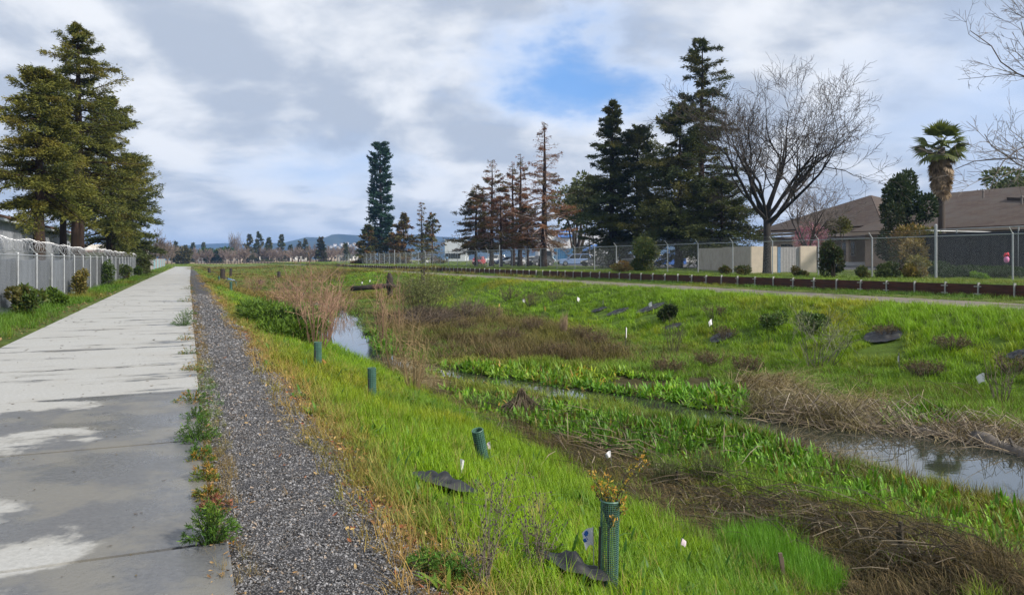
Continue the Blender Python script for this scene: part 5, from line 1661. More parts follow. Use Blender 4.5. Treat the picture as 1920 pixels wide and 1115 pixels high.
fm = [frond_mesh(i) for i in range(4)]; dm = [frond_mesh(20 + i, True) for i in range(4)]
rp = np.random.default_rng(3)
for i in range(40):
    o = bpy.data.objects.new('frond', fm[i % 4]); link(o, PM)
    o.location = (0, 0, zc_ - .15 + rp.uniform(-.15, .15))
    el = 1.45 - 2.15 * (i / 39) ** .9 + rp.normal(0, .1)
    o.rotation_euler = (rp.normal(0, .3), -el, i * 2.4)
    k_ = rp.uniform(1.1, 1.4); o.scale = (k_, k_, k_)
for i in range(110):
    o = bpy.data.objects.new('dead_frond', dm[i % 4]); link(o, PM)
    f_ = rp.uniform(0, 1)
    o.location = (rp.normal(0, .05), rp.normal(0, .05), zc_ - .3 - 2.9 * f_)
    el = -1.0 - .32 * f_ + rp.normal(0, .08)
    o.rotation_euler = (rp.normal(0, .5), -el, i * 2.4 + rp.normal(0, .2))
    k_ = rp.uniform(.75, 1.05); o.scale = (k_, k_, k_)

# ================================================================== small things on the banks and in the creek
TUBE = M('tube_plastic', (.065, .145, .115), .45, var=.2, scale=8, dirt=(.12, .15, .12))
TUBE2 = M('tube_plastic_pale', (.13, .25, .27), .45, var=.2, scale=8)
FLAGW = M('flag_white', (.72, .72, .74), .6, var=.06)
FLAGP = M('flag_pinkish', (.66, .56, .60), .6, var=.08)
FLAGY = M('flag_yellow', (.72, .52, .10), .6, var=.08)
INK = M('blue_ink', (.03, .12, .42), .6)
WIREB = M('dark_wire', (.05, .05, .05), .6)
MATP = M('weed_mat_plastic', (.016, .018, .022), .55, var=.4, scale=5, bmp=.3, dirt=(.05, .045, .04))
LOG = M('wet_log', (.034, .026, .021), .75, var=.5, scale=3, bmp=.6, stretch=(.4, 3, 3))
LOGG = M('weathered_log', (.115, .10, .088), .85, var=.4, scale=3, bmp=.6, stretch=(.4, 3, 3))


def P3(px, py, dz=0.0):
    x_, y_, z_ = at(px, py)
    return Vector((x_, y_, z_ + dz))


# ---- plant protection tubes
def tube_guard(label, px, py, h, r_, lean, seed, fine_net=False):
    loc = P3(px, py)
    t_ = thing('tree_tube', label, 'plant guard', loc, 0, 'green mesh tubes guarding saplings')
    t_.rotation_euler = (lean[1], lean[0], seed)
    nv, nh = (30, 44) if fine_net else (18, 18)
    m_ = MB()
    for i in range(nv):
        a_ = i * 6.283 / nv
        k_ = 1 + .06 * math.sin(a_ * 2 + seed)
        m_.tube([(r_ * k_ * math.cos(a_), r_ * k_ * math.sin(a_), -.05), (r_ * math.cos(a_), r_ * math.sin(a_), h)], .0024 if fine_net else .006, 4, cap=False)
    for j in range(nh + 1):
        z_ = -.03 + (h + .03) * j / nh
        m_.tube([(r_ * math.cos(a_), r_ * math.sin(a_), z_) for a_ in np.linspace(0, 6.283, nv + 1)], .0022 if fine_net else .006, 3, cap=False)
    m_.build('net', TUBE, t_)
    if not fine_net:
        P = [[(r_ * .97 * math.cos(a_), r_ * .97 * math.sin(a_), z_) for a_ in np.linspace(0, 6.283, 17)] for z_ in (-.05, h * .5, h - .01)]
        m_ = MB(); m_.sheet(P); m_.build('sleeve', TUBE, t_)
    else:
        P = [[(r_ * 1.012 * math.cos(a_), r_ * 1.012 * math.sin(a_), z_) for a_ in np.linspace(-.35, .42, 5)] for z_ in (-.05, h * .4, h - .01)]
        m_ = MB(); m_.sheet(P); m_.build('seam', TUBE2, t_)
    m_ = MB(); m_.tube([(r_ * math.cos(a_), r_ * math.sin(a_), h) for a_ in np.linspace(0, 6.283, 21)], .008, 5, cap=False); m_.build('rim', TUBE, t_)
    m_ = MB(); m_.tube([(-r_ * 1.1, 0, -.1), (-r_ * 1.1, 0, h * .7)], .009, 5); m_.build('stake', WIREB, t_)
    CLEAR.append((loc.x, loc.y, r_ * .8))
    return t_, loc


tg_, tl_ = tube_guard('nearest green mesh tube with an orange leaved sapling growing out of it', 1141, 1098, .58, .062, (.02, .0), .2, True)
sap = thing('sapling', 'young sapling with orange new leaves growing out of the nearest mesh tube', 'sapling', tl_)
r_ = np.random.default_rng(9)
m_ = MB(); LP = []; LU = []; LC = []
for i, (dx, dy, dz) in enumerate([(-.12, .02, .76), (-.06, -.05, .70), (.0, .05, .74), (.03, -.05, .68), (.14, .0, .72), (.24, .06, .86), (.05, .02, .62), (-.02, -.02, .66), (.10, -.04, .60), (-.10, .05, .66), (.12, .05, .52), (.02, -.07, .48), (.30, .10, .82)]):
    tip = np.array((dx, dy, dz)); 
    pts = np.array([(0, 0, .05), (0, 0, .40), tip * np.array((.45, .45, .85)), tip])
    m_.tube(pts, [.006, .005, .004, .0025], 4, (.07, .055, .04), cap=False)
    for k in range(46):
        f = r_.uniform(.45, 1.04)
        q = pts[2] + (pts[3] - pts[2]) * (f - .4) * 1.65 if f > .4 else pts[1]
        LP.append(q + r_.normal(0, .012, 3)); d_ = r_.normal(size=3); d_[2] += .5; LU.append(d_ / np.linalg.norm(d_))
        LC.append(np.array([(.40, .22, .05), (.34, .24, .05), (.07, .085, .03), (.10, .11, .035)][0 if f > .85 and r_.uniform() < .8 else r_.integers(1, 4)]) * r_.uniform(.7, 1.2))
m_.build('stem', TWIG, sap)
quads(mkquads(np.array(LP), np.array(LU), r_.uniform(.018, .036, len(LP)), r_.uniform(.009, .016, len(LP)), r_), np.array(LC), 'leaves', LEAF, sap)
tube_guard('leaning green tube on the near bank above the black weed mat', 908, 872, .46, .066, (-.27, .05), .7)
tube_guard('upright green tube on the near bank beside the tan stalks', 698, 750, .52, .064, (-.02, .0), .9)
tube_guard('green tube at the lip of the near bank by the pool', 596, 690, .50, .07, (.0, .0), 1.1)
for px, py, lab in ((433, 547, 'pale tube at the far end of the near bank, in the middle of three'), (442, 543, 'pale tube nearest the water in the far trio on the near bank'), (411, 533, 'pale tube beside the blue tarpaulin on the near bank')):
    tube_guard(lab, px, py, .75, .09, (.03, .02), px * .1)


# ---- marker flags
def flag(label, px, py, h, w_, fh, mat, yaw, seed, lean=.05, ink=False, tape=False, grp='marker flags on the banks'):
    loc = P3(px, py)
    t_ = thing('marker_flag', label, 'marker flag', loc, yaw, grp)
    r2 = np.random.default_rng(seed)
    m_ = MB(); m_.tube([(0, 0, -.05), (lean * h * .5, 0, h * .5), (lean * h, 0, h)], .0032 if py > 700 else .012, 4); m_.build('wire', WIREB if py < 700 else M('grey_wire', (.3, .3, .28), .6), t_)
    m_ = MB()
    P = []
    n = 7
    for i in range(n):
        u = i / (n - 1)
        row = []
        for j in range(5):
            v = j / 4
            x_ = lean * h + w_ * u * (.9 - .35 * v * u)
            row.append((x_, .016 * math.sin(u * 5 + v * 2 + seed), h - fh * v * (1 - .15 * u) - .45 * w_ * u * (.4 + u)))
        P.append(row)
    m_.sheet(P); m_.build('cloth', mat, t_)
    if ink:
        for k, (u0, v0) in enumerate(((.55, .30), (.62, .62))):
            m_ = MB(); x_ = lean * h + w_ * u0
            m_.box((x_, -.012, h - fh * v0 - .12 * w_), (.022, .004, .024), M=Matrix.Rotation(.6, 3, 'Y')); m_.build('ink_mark', INK, t_)
            m_ = MB(); m_.box((x_, .024, h - fh * v0 - .12 * w_), (.022, .004, .024), M=Matrix.Rotation(.6, 3, 'Y')); m_.build('ink_mark', INK, t_)
    return t_


flag('white marker flag with blue ink beside the nearest mesh tube', 1114, 1085, .36, .085, .13, FLAGW, 2.9, 1, .02, ink=True)
flag('white marker flag standing just behind the black weed mat', 861, 902, .22, .05, .14, FLAGW, .4, 2)
flag('pinkish marker flag right of the leaning green tube', 920, 856, .20, .045, .10, FLAGP, 2.6, 3)
flag('large white marker flag at the dark matted margin', 1147, 885, .34, .10, .10, FLAGW, 3.0, 4)
flag('faded grey marker flag beside the emerald grass mound', 1276, 1052, .22, .065, .07, FLAGP, .6, 5)
flag('small orange marker flag beside the tube at the pool', 602, 690, .18, .10, .10, M('flag_orange', (.70, .30, .12), .6), .3, 6)
flag('white ribbon on a tall cane at the foot of the far bank', 1173, 655, .85, .16, .42, FLAGW, 1.2, 7)
for i, (px, py, mt_, lab) in enumerate([
        (1081, 571, FLAGW, 'white marker flag high on the far bank beside a small dead bush'),
        (1131, 575, FLAGW, 'white marker flag on the far bank left of the paired weed mats'),
        (1224, 582, FLAGW, 'white marker flag standing on the wide weed mat of the far bank'),
        (1337, 618, FLAGW, 'white marker flag below the dark mound on the far bank'),
        (937, 580, FLAGY, 'yellow marker flag on a tan stalk above the brown sedge'),
        (1019, 588, FLAGY, 'yellow marker flag by the tan sheaf on the far bank'),
        (979, 572, FLAGW, 'white marker flag far along the far bank above the sedge'),
        (1686, 690, FLAGW, 'white marker flag near the right end of the far bank'),
        (1849, 732, FLAGW, 'white marker flag lowest on the far bank by the tan reeds'),
        (681, 535, FLAGW, 'white marker flag above the dark horizontal log'),
        (695, 531, FLAGW, 'white marker flag between the dark log and the track'),
        (651, 528, FLAGY, 'pale marker flag farthest along the far bank')]):
    flag(lab, px, py, .42, .20, .22, mt_, .5 + i, 20 + i, .1)


# ---- black weed mats
def weed_mat(label, px, py, w_, l_, yaw, seed):
    c_ = P3(px, py)
    t_ = bpy.data.objects.new('weed_mat', None)
    P = []
    n = 17
    for i in range(n):
        row = []
        for j in range(n):
            u, v = (i / (n - 1) - .5), (j / (n - 1) - .5)
            rd = 1 - 1.3 * abs(u * v)
            lx, ly = u * w_ * rd, v * l_ * rd
            x_ = c_.x + lx * math.cos(yaw) - ly * math.sin(yaw); y_ = c_.y + lx * math.sin(yaw) + ly * math.cos(yaw)
            cr = .034 * math.sin(u * 13 + v * 7 + seed) + .026 * math.sin(v * 21 - u * 9 + seed)
            edge = max(abs(u), abs(v)) * 2
            row.append((x_ - c_.x, y_ - c_.y, hxy(x_, y_) - c_.z + .07 + cr * (1.15 - edge) + .04 * (1 - edge)))
        P.append(row)
    m_ = MB(); m_.sheet(P)
    o = m_.build('weed_mat', MATP, smooth=True)
    o.location = c_
    tag(o, label, 'weed mat', 'black weed mats on the banks')
    CLEAR.append((c_.x, c_.y, max(w_, l_) * .56))
    CLEAR.append((c_.x * .955, c_.y * .955, min(w_, l_) * .6))
    return o


weed_mat('shiny black weed mat bared in the grass below the leaning tube', 835, 918, .62, .50, .5, 1)
weed_mat('torn black weed mat flap at the foot of the nearest mesh tube', 1080, 1080, .52, .42, -.4, 2)
weed_mat('black weed mat square under a dry bush high on the far bank', 1655, 634, 1.1, 1.2, .5, 3)
weed_mat('wide black weed mat with a white flag on the far bank', 1219, 580, 1.5, 1.0, .3, 4)
weed_mat('black weed mat left of the wide one on the far bank', 1158, 587, 1.2, .8, .3, 5)
weed_mat('small black weed mat below the dark leafy mound', 1263, 614, .9, .7, .6, 6)
weed_mat('black weed mat scrap at the right end of the far bank', 1912, 668, .7, .6, .2, 7)
weed_mat('black weed mat under the lower dry bush of the far bank', 1352, 634, 1.1, .8, .9, 8)
weed_mat('thin black weed mat nearest the track on the far bank', 1123, 583, .9, .6, .2, 9)


# ---- dry and green shrubs on the far bank
def twig_bush(name, label, loc, r0, h, n, seed, col0, col1, group=None, cat='shrub', leaf=None, up=1.0, rad=.008, sub=3, bend=.25):
    """many thin stems fanning out of one foot"""
    r = np.random.default_rng(seed)
    t_ = thing(name, label, cat, loc, 0, group)
    m_ = MB(); LP = []; LU = []
    c0, c1 = np.array(col0), np.array(col1)
    for i in range(n):
        a_ = r.uniform(0, 6.28); q = math.sqrt(r.uniform(0, 1))
        b = np.array((q * r0 * .35 * math.cos(a_), q * r0 * .35 * math.sin(a_), -.05))
        hh = h * r.uniform(.55, 1.1)
        tip = np.array((q * r0 * math.cos(a_) + r.normal(0, .12) * r0, q * r0 * math.sin(a_) + r.normal(0, .12) * r0, hh * up * (1 - .25 * q)))
        mid = (b + tip) / 2 + r.normal(0, bend * .25, 3) * np.array((r0, r0, h * .3)); mid2 = b * .25 + tip * .75 + r.normal(0, bend * .15, 3) * np.array((r0, r0, h * .3))
        k_ = r.uniform(.7, 1.3)
        m_.tube([b, mid, mid2, tip], [rad, rad * .8, rad * .6, rad * .35], 3, np.array([c0, c0 * .5 + c1 * .5, c1, c1]) * k_, cap=False)
        for j in range(sub):
            f = r.uniform(.35, .9)
            p = mid * (1 - f) + tip * f
            d_ = (tip - mid) * .4 + r.normal(0, .13, 3) * h
            m_.tube([p, p + d_ * .5 + r.normal(0, .02, 3) * h, p + d_], [rad * .5, rad * .4, rad * .25], 3, c1 * k_, cap=False)
            if leaf: 
                for _ in range(leaf[3]): LP.append(p + d_ * r.uniform(.2, 1)); LU.append(r.normal(size=3))
    m_.build('stems', TWIG, t_)
    if leaf and LP:
        U_ = np.array(LU); U_ /= np.linalg.norm(U_, axis=1, keepdims=True)
        cc = np.array(leaf[0])[r.integers(0, len(leaf[0]), len(LP))] * r.uniform(.7, 1.3, (len(LP), 1))
        quads(mkquads(np.array(LP), U_, leaf[1] * r.uniform(.6, 1.3, len(LP)), leaf[2] * r.uniform(.6, 1.3, len(LP)), r), cc, 'foliage', LEAF, t_)
    return t_


DB0, DB1 = (.055, .04, .03), (.12, .09, .065)
for i, (px, py, r0, h, n, lab) in enumerate([
        (1786, 655, .55, .38, 90, 'rounded brown dry bush on the far bank right of the black mat'),
        (1733, 706, .5, .42, 80, 'brown dry bush lowest on the far bank above the tan reeds'),
        (1660, 628, .42, .32, 60, 'dry bush sitting on the black mat square of the far bank'),
        (1447, 612, .5, .42, 60, 'straggly dry bush at mid height on the far bank'),
        (1360, 636, .5, .5, 50, 'dry bush over the lower black mat of the far bank'),
        (1340, 595, .5, .55, 40, 'thin dry bush beneath the track edge'),
        (995, 575, .5, .9, 50, 'tall dry bush above the sedge at the left part of the far bank'),
        (1040, 565, .6, .7, 50, 'low dark dry bush under the track at the left part of the far bank'),
        (955, 563, .8, .9, 60, 'wide dark dry bush farthest along the far bank'),
        (1900, 700, .45, .5, 40, 'dry bush at the right end of the far bank')]):
    twig_bush('dry_bush', lab, P3(px, py), r0, h, n, 500 + i, DB0, DB1, 'dry bushes on the far bank', leaf=([(.10, .07, .045), (.07, .06, .03)], .05, .025, 3))
for i, (px, py, r0, h, lab) in enumerate([
        (835, 600, .7, .8, 'brown dock clump nearest the budding willow'), (872, 622, .6, .6, 'low brown dock clump in the left part of the sedge'),
        (915, 604, .7, .7, 'dark dock clump behind the yellow flag stalk'), (955, 640, .6, .6, 'brown dock clump in the middle of the sedge'),
        (1000, 622, .6, .7, 'tall dock clump left of the tan sheaf'), (1092, 640, .55, .7, 'dark dock clump just right of the tan sheaf'),
        (1120, 652, .5, .65, 'upright brown dock clump beside the tall ribbon cane'), (1150, 672, .5, .5, 'low dock clump at the right tip of the sedge'),
        (1040, 668, .6, .45, 'flattened dock clump above the bright bog plants'), (1250, 700, .5, .5, 'dock clump behind the long bog plant band'),
        (1330, 690, .5, .55, 'dock clump at the foot of the far bank by the reeds'), (1400, 702, .5, .6, 'dock clump at the left end of the tan reeds')]):
    twig_bush('dock_clump', lab, P3(px, py), r0, h, 110, 700 + i, (.06, .042, .03), (.125, .088, .06), 'brown dock clumps in the sedge', 'plant', leaf=([(.11, .07, .045), (.075, .05, .03), (.09, .085, .035)], .05, .025, 3), rad=.007, sub=2, bend=.4)
bush('leafy_mound', 'dark green leafy mound on bare soil of the far bank', P3(1258, 603), .42, .42, 1500, .12, [(.02, .035, .012), (.03, .045, .016)], 520, None, 'shrub', 4, 6)
bush('leafy_mound', 'fresh green leafy mound on the far bank near the dry bushes', P3(1525, 628), .5, .4, 900, .12, [(.05, .085, .03), (.06, .1, .03)], 521, None, 'shrub', 4, 6)
bush('leafy_mound', 'low grey green mound with pale specks high on the far bank', P3(1445, 617), .45, .3, 900, .11, [(.06, .10, .03), (.05, .085, .025)], 522, None, 'shrub', 4, 6)
twig_bush('tall_weed', 'tall branching pale weed gone to seed at the foot of the far bank', P3(1528, 690), 1.15, 1.75, 26, 523, (.10, .085, .06), (.17, .17, .12), None, 'plant', leaf=([(.20, .21, .15), (.14, .17, .09)], .035, .02, 7), rad=.011, sub=6, bend=.7)
twig_bush('tall_weed', 'slender dark weed with upright stalks left of the pale branching one', P3(1262, 668), .4, 1.3, 18, 524, (.06, .05, .03), (.10, .09, .05), None, 'plant', leaf=([(.05, .06, .02)], .05, .02, 3), rad=.009, sub=4)
twig_bush('tall_weed', 'dark leafless weed rising from the reeds at the far right', P3(1878, 760), .35, 1.0, 12, 525, (.05, .04, .03), (.10, .08, .06), None, 'plant', rad=.012, sub=4)
twig_bush('reed_sheaf', 'bundled tan sheaf of dead stalks standing above the brown sedge', P3(1057, 628), .22, 1.05, 70, 526, (.26, .19, .13), (.33, .24, .16), None, 'plant', rad=.010, sub=1, up=1.0)
twig_bush('reed_sheaf', 'thin tan stalk bundle with a yellow flag above the sedge', P3(938, 600), .15, .95, 26, 527, (.26, .19, .13), (.33, .24, .16), None, 'plant', rad=.010, sub=1)

# ---- willows and red twig thickets upstream
WT0, WT1 = (.22, .13, .09), (.36, .22, .15)
GW = 'leafless reddish willow thickets in the creek'
for i, (px, py, r0, h, n, lab) in enumerate([
        (592, 655, .75, 2.5, 28, 'tall reddish leafless willow thicket left of the pool'),
        (560, 612, 1.1, 2.5, 36, 'reddish willow thicket behind the one at the pool'),
        (612, 640, .6, 2.6, 40, 'thin tall reddish willow stems at the edge of the pool'),
        (535, 580, 1.3, 2.2, 50, 'russet willow thicket in the middle of the creek bed upstream'),
        (570, 548, 2.2, 2.8, 60, 'wide yellowish willow thicket farthest upstream'),
        (640, 590, 1.2, 1.6, 60, 'low brown willow thicket behind the pool'),
        (478, 548, 1.2, 1.8, 60, 'small reddish willow thicket near the stubs on the left'),
        (612, 530, 2.8, 2.6, 90, 'broad faded willow thicket on the upstream meadow'),
        (740, 700, .7, 2.1, 34, 'tan bare stalks rising beside the narrow water'),
        (775, 735, .45, 1.7, 24, 'tan bare stalks standing on the near margin'),
        (715, 640, .5, 2.4, 14, 'few tall orange stems right of the pool'),
        (750, 620, .35, 2.6, 9, 'few tall pale stems in front of the dark log')]):
    c0, c1 = (WT0, WT1) if i not in (4, 7, 8, 9) else ((.20, .145, .075), (.28, .20, .10))
    twig_bush('willow_thicket', lab, P3(px, py), r0, h, n, 540 + i, c0, c1, GW, rad=.014 if py < 660 else .010, sub=3, bend=.5)
twig_bush('willow_bush', 'grey green budding willow right of the dark log', P3(790, 602), 1.6, 2.7, 130, 560, (.075, .06, .045), (.14, .14, .06), None, leaf=([(.14, .16, .06), (.11, .14, .05)], .11, .035, 6), rad=.014, sub=5, bend=.4)
twig_bush('dry_bush', 'dark brown tangle of stems at the foot of the budding willow', P3(800, 612), 1.8, 1.0, 140, 561, DB0, DB1, None, rad=.014, sub=4, bend=.6)
twig_bush('dry_bush', 'grey brown bush with drooping stalks beyond the pool', P3(880, 600), 1.1, 1.3, 90, 562, DB0, (.14, .11, .085), None, rad=.012, sub=4, bend=.5)
bush('green_bush', 'wide feathery green bush on the near bank by the gravel', P3(500, 612), .9, .42, 3200, .12, [(.07, .125, .018), (.055, .10, .02), (.09, .14, .02)], 570, None, 'shrub', 9, 11, up=.8, wid=.3)
bush('green_bush', 'smaller green bush below the wide feathery one', P3(556, 642), .6, .4, 3000, .14, [(.065, .115, .018), (.08, .13, .02)], 571, None, 'shrub', 7, 8, up=.8, wid=.3)
bush('green_bush', 'low dark green bush at the water side of the feathery one', P3(530, 624), .5, .4, 1800, .14, [(.03, .055, .016), (.04, .07, .018)], 572, None, 'shrub', 6, 6, wid=.4)
for i, (px, py, r0, h, lab) in enumerate([(905, 770, .5, .5, 'olive brown sedge tussock on the near margin'), (1330, 900, .35, .55, 'dark green rush tussock at the near margin'), (1250, 910, .3, .5, 'rush tussock beside the dark stake')]):
    twig_bush('tussock', lab, P3(px, py), r0, h, 130, 580 + i, (.05, .06, .02), (.085, .10, .035), 'rush tussocks on the near margin', 'plant', rad=.0045, sub=0, bend=.3)

# ---- logs and stubs
Y0 = 63.0
lg = thing('fallen_log', 'dark horizontal log propped across an upright root stub', 'log', gy(731, Y0))
zl = zat(537, Y0) - lg.location.z
x0, x1 = (659 - 731) / F * Y0, (750 - 731) / F * Y0
m_ = MB(); m_.tube([(x0, -.25, zl - .17), (x0 * .5, -.22, zl - .05), (0, -.2, zl + .10), (x1, -.2, zl + .05)], [.21, .21, .19, .12], 10); m_.build('trunk', LOG, lg, smooth=True)
m_ = MB(); m_.tube([(x0 * .43, -.22, zl - .04), (x0 * .18, -.21, zl + .06)], [.225, .225], 10); m_.build('bark_band', M('red_bark', (.10, .055, .038), .9, var=.4, bmp=.6), lg)
rs_ = thing('root_stub', 'dark upright root stub behind the horizontal log', 'stump', gy(731, Y0 + .15))
hs_ = zat(511, Y0) - rs_.location.z
m_ = MB(); m_.tube([(.05, 0, -.2), (0, 0, .5), (-.02, 0, hs_ * .6), (.02, 0, hs_ * .8), (-.06, 0, hs_)], [.2, .24, .32, .27, .12], 9); m_.build('trunk', LOG, rs_)
m_ = MB()
for a_ in range(5): m_.tube([(0, 0, hs_ * .6), (.35 * math.cos(a_ * 1.3), .2 * math.sin(a_ * 1.3), hs_ * .55 + .3 * math.sin(a_))], [.09, .03], 5)
m_.build('roots', LOG, rs_)


def stub(label, px, py, ytop, r0, lean, name='pile_stub', mat=LOG):
    loc = P3(px, py)
    h = zat(ytop, loc.y) - loc.z
    t_ = thing(name, label, 'stump', loc, 0, 'dark stubs in the creek bed')
    m_ = MB()
    m_.tube([(0, 0, -.3), (lean * .5, .0, h * .5), (lean, 0, h)], [r0 * 1.1, r0, r0 * .9], 9); m_.build('trunk', mat, t_)
    m_ = MB()
    for k in range(4): m_.tube([(lean * .9, 0, h * .9), (lean + r0 * 1.2 * math.cos(k * 1.7), r0 * math.sin(k * 1.7), h * (.75 + .08 * k))], [r0 * .4, r0 * .15], 4)
    m_.build('splinters', mat, t_)
    return t_


stub('thick dark stub standing behind the blue tarpaulin', 417, 526, 504, .30, .05)
stub('dark stub just right of the tarpaulin with a leaning top', 432, 519, 503, .22, .1)
stub('dark stub at the left end of the far small log', 393, 514, 502, .22, -.1)
stub('rounded dark stub among the russet willow stems', 523, 522, 509, .26, .0)
stub('lone dark stub in the creek bed left of the willow thickets', 488, 535, 525, .26, .05)
stub('reddish broken stub standing before the retaining wall', 793, 535, 505, .20, .0)


def lying_log(label, a_, b2, r0, mat, dz=.1, group=None):
    pa, pb_ = P3(*a_, dz), P3(*b2, dz)
    t_ = thing('fallen_log', label, 'log', pa, 0, group)
    v = np.array(pb_ - pa)
    n_ = 6
    pts = np.array([v * k / n_ for k in range(n_ + 1)]) + np.random.default_rng(int(a_[0])).normal(0, r0 * .15, (n_ + 1, 3))
    m_ = MB(); m_.tube(pts, np.linspace(r0 * 1.1, r0 * .8, n_ + 1), 10); m_.build('trunk', mat, t_, smooth=True)
    m_ = MB(); m_.tube([pts[3], pts[3] + np.array((-.1, .05, r0 * 1.7))], [r0 * .3, r0 * .15], 5); m_.build('branch_stub', mat, t_)
    return t_


lying_log('small dark log lying far along the near bank', (391, 511), (410, 514), .16, LOG)
lying_log('dark wet log lying below the blue tarpaulin', (424, 532), (444, 538), .22, LOG)
lying_log('thick grey weathered log at the right edge of the open water', (1828, 832), (1990, 888), .16, LOGG, .06)
lying_log('half sunk grey log at the top edge of the open water', (1690, 808), (1800, 826), .09, LOGG, .03)
tp = P3(425, 526)
tarp = thing('tarpaulin', 'crumpled blue and black tarpaulin heaped against the dark stub', 'tarpaulin', tp)
for k, (mm, ox, oz, sx_, nm) in enumerate(((M('tarp_blue', (.06, .13, .30), .35, var=.25), .25, .18, .62, 'blue_sheet'), (M('tarp_black', (.012, .014, .02), .4), -.12, .3, .5, 'black_sheet'), (M('tarp_grey', (.22, .28, .36), .4), .7, .1, .4, 'grey_sheet'))):
    P = [[(ox + (i / 8 - .5) * 2 * sx_, (j / 6 - .5) * 1.0, oz * 1.6 * math.cos((i / 8 - .5) * 2.6) * math.cos((j / 6 - .5) * 2.4) + .07 * math.sin(i * 2.3 + j * 1.7 + k)) for j in range(7)] for i in range(9)]
    m_ = MB(); m_.sheet(P); m_.build(nm, mm, tarp)

twig_bush('thatch_heap', 'pointed heap of dead stalks among the bright bog plants', P3(985, 772), .55, .46, 130, 590, (.11, .085, .06), (.20, .155, .11), None, 'plant heap', rad=.006, sub=0, bend=.3, up=-.9 if False else .9)
# cone of leaning stalks around it
hp = thing('stalk_teepee', 'dark teepee of fallen stalks in front of the bright bog plants', 'plant heap', P3(978, 775))
r_ = np.random.default_rng(31); m_ = MB()
for i in range(90):
    a_ = r_.uniform(0, 6.28); q = r_.uniform(.25, .55)
    m_.tube([(q * math.cos(a_) * 1.2, q * math.sin(a_), 0), (q * .5 * math.cos(a_), q * .4 * math.sin(a_), .26), (r_.normal(0, .04), r_.normal(0, .04), r_.uniform(.42, .56))], [.007, .006, .004], 3, np.array((.13, .10, .07)) * r_.uniform(.4, 1.6), cap=False)
m_.build('stalks', TWIG, hp)
for i, (px, py, h, lean, lab, col) in enumerate([
        (1473, 1092, .30, -.05, 'split grey stake standing in the emerald grass mound', (.16, .12, .09)),
        (1268, 918, .26, .03, 'short dark stake in the matted margin', (.03, .025, .02)),
        (1692, 1040, .34, .02, 'thin dark stake among the matted stems at the right', (.06, .05, .035))]):
    t_ = thing('wooden_stake', lab, 'stake', P3(px, py), i)
    m_ = MB(); m_.box((lean * .5, 0, h / 2 - .05), (.035, .03, h + .1), M=Matrix.Rotation(lean * 3, 3, 'Y'), col=col); m_.build('shaft', TWIG, t_)
    m_ = MB(); m_.box((lean * .5 + .02, .02, h * .42 - .05), (.012, .02, h * .8 + .1), M=Matrix.Rotation(lean * 3 + .06, 3, 'Y'), col=np.array(col) * 1.3); m_.build('splinter', TWIG, t_)


# ---- loose tan stalks lying about the reeds and over the water, one mesh
sm = MB(); r_ = np.random.default_rng(41)
for i in range(620):                                   # stiff broken stalks leaning over the far water edge
    u = r_.uniform(0, 1)
    px = 1400 + 560 * u + r_.normal(0, 18); py = np.interp(px, [1400, 1500, 1640, 1800, 1960], [752, 776, 792, 816, 856]) + r_.normal(0, 11)
    c_ = np.array(P3(px, py)); c_[2] = max(c_[2], WATER)
    L_ = r_.uniform(.35, .95); a_ = r_.normal(-.75, .7) + (math.pi if r_.uniform() < .16 else 0); el = r_.uniform(.1, .95)
    v = np.array((math.cos(a_) * math.cos(el), math.sin(a_) * math.cos(el), math.sin(el))) * L_
    kink = c_ + v * r_.uniform(.45, .8); end = kink + np.array((v[0], v[1], -abs(v[2]) * r_.uniform(.1, 1.4) - .08)) * .6
    sm.tube([c_, (c_ + kink) / 2, kink, end], [.0085, .008, .0065, .003], 3, np.array([(.36, .30, .22), (.27, .21, .15), (.42, .36, .28), (.17, .13, .095)][i % 4]) * r_.uniform(.6, 1.15), cap=False)
for i in range(420):
    k = i % 7
    px, py = [(1500, 800), (1620, 775), (1800, 830), (1120, 830), (1230, 860), (1480, 740), (1700, 770)][k]
    c_ = P3(px + r_.normal(0, 75), max(560, py + r_.normal(0, 22)))
    L_ = r_.uniform(.35, 1.0); a_ = r_.normal(2.5, .7); el = r_.uniform(-.05, .5)
    c_.z = max(c_.z, WATER) + .05
    v = np.array((math.cos(a_) * math.cos(el), math.sin(a_) * math.cos(el), math.sin(el))) * L_
    p = np.array(c_)
    sm.tube([p, p + v * .5 + np.array((0, 0, r_.normal(.03, .04))), p + v + np.array((0, 0, -.06))], [.0085, .007, .004], 3, np.array((.30, .235, .16)) * r_.uniform(.5, 1.25), cap=False)
for i in range(520):
    px, py = [(1000, 800), (1180, 870), (1330, 930), (1450, 985), (1600, 1010), (1750, 1060), (1480, 960)][i % 7]
    c_ = P3(px + r_.normal(0, 70), py + r_.normal(0, 26))
    L_ = r_.uniform(.2, .75); a_ = r_.normal(2.35, .45); el = r_.normal(.08, .16)
    c_.z = max(c_.z, WATER) + r_.uniform(.06, .26)
    v = np.array((math.cos(a_) * math.cos(el), math.sin(a_) * math.cos(el), math.sin(el))) * L_
    p = np.array(c_); sd = np.array((-v[1], v[0], 0)) * r_.normal(0, .22)
    sm.tube([p, p + v * .35 + sd * .7 + np.array((0, 0, .03)), p + v * .7 + sd, p + v + np.array((0, 0, -.12))], [.0045, .005, .004, .002], 3, np.array([(.22, .175, .125), (.14, .105, .075), (.28, .235, .17), (.09, .07, .05)][i % 4]) * r_.uniform(.6, 1.2), cap=False)
tag(sm.build('fallen_stalks', TWIG), 'loose tan stalks fallen over the reeds and bog plants', kind='stuff')
sm = MB()
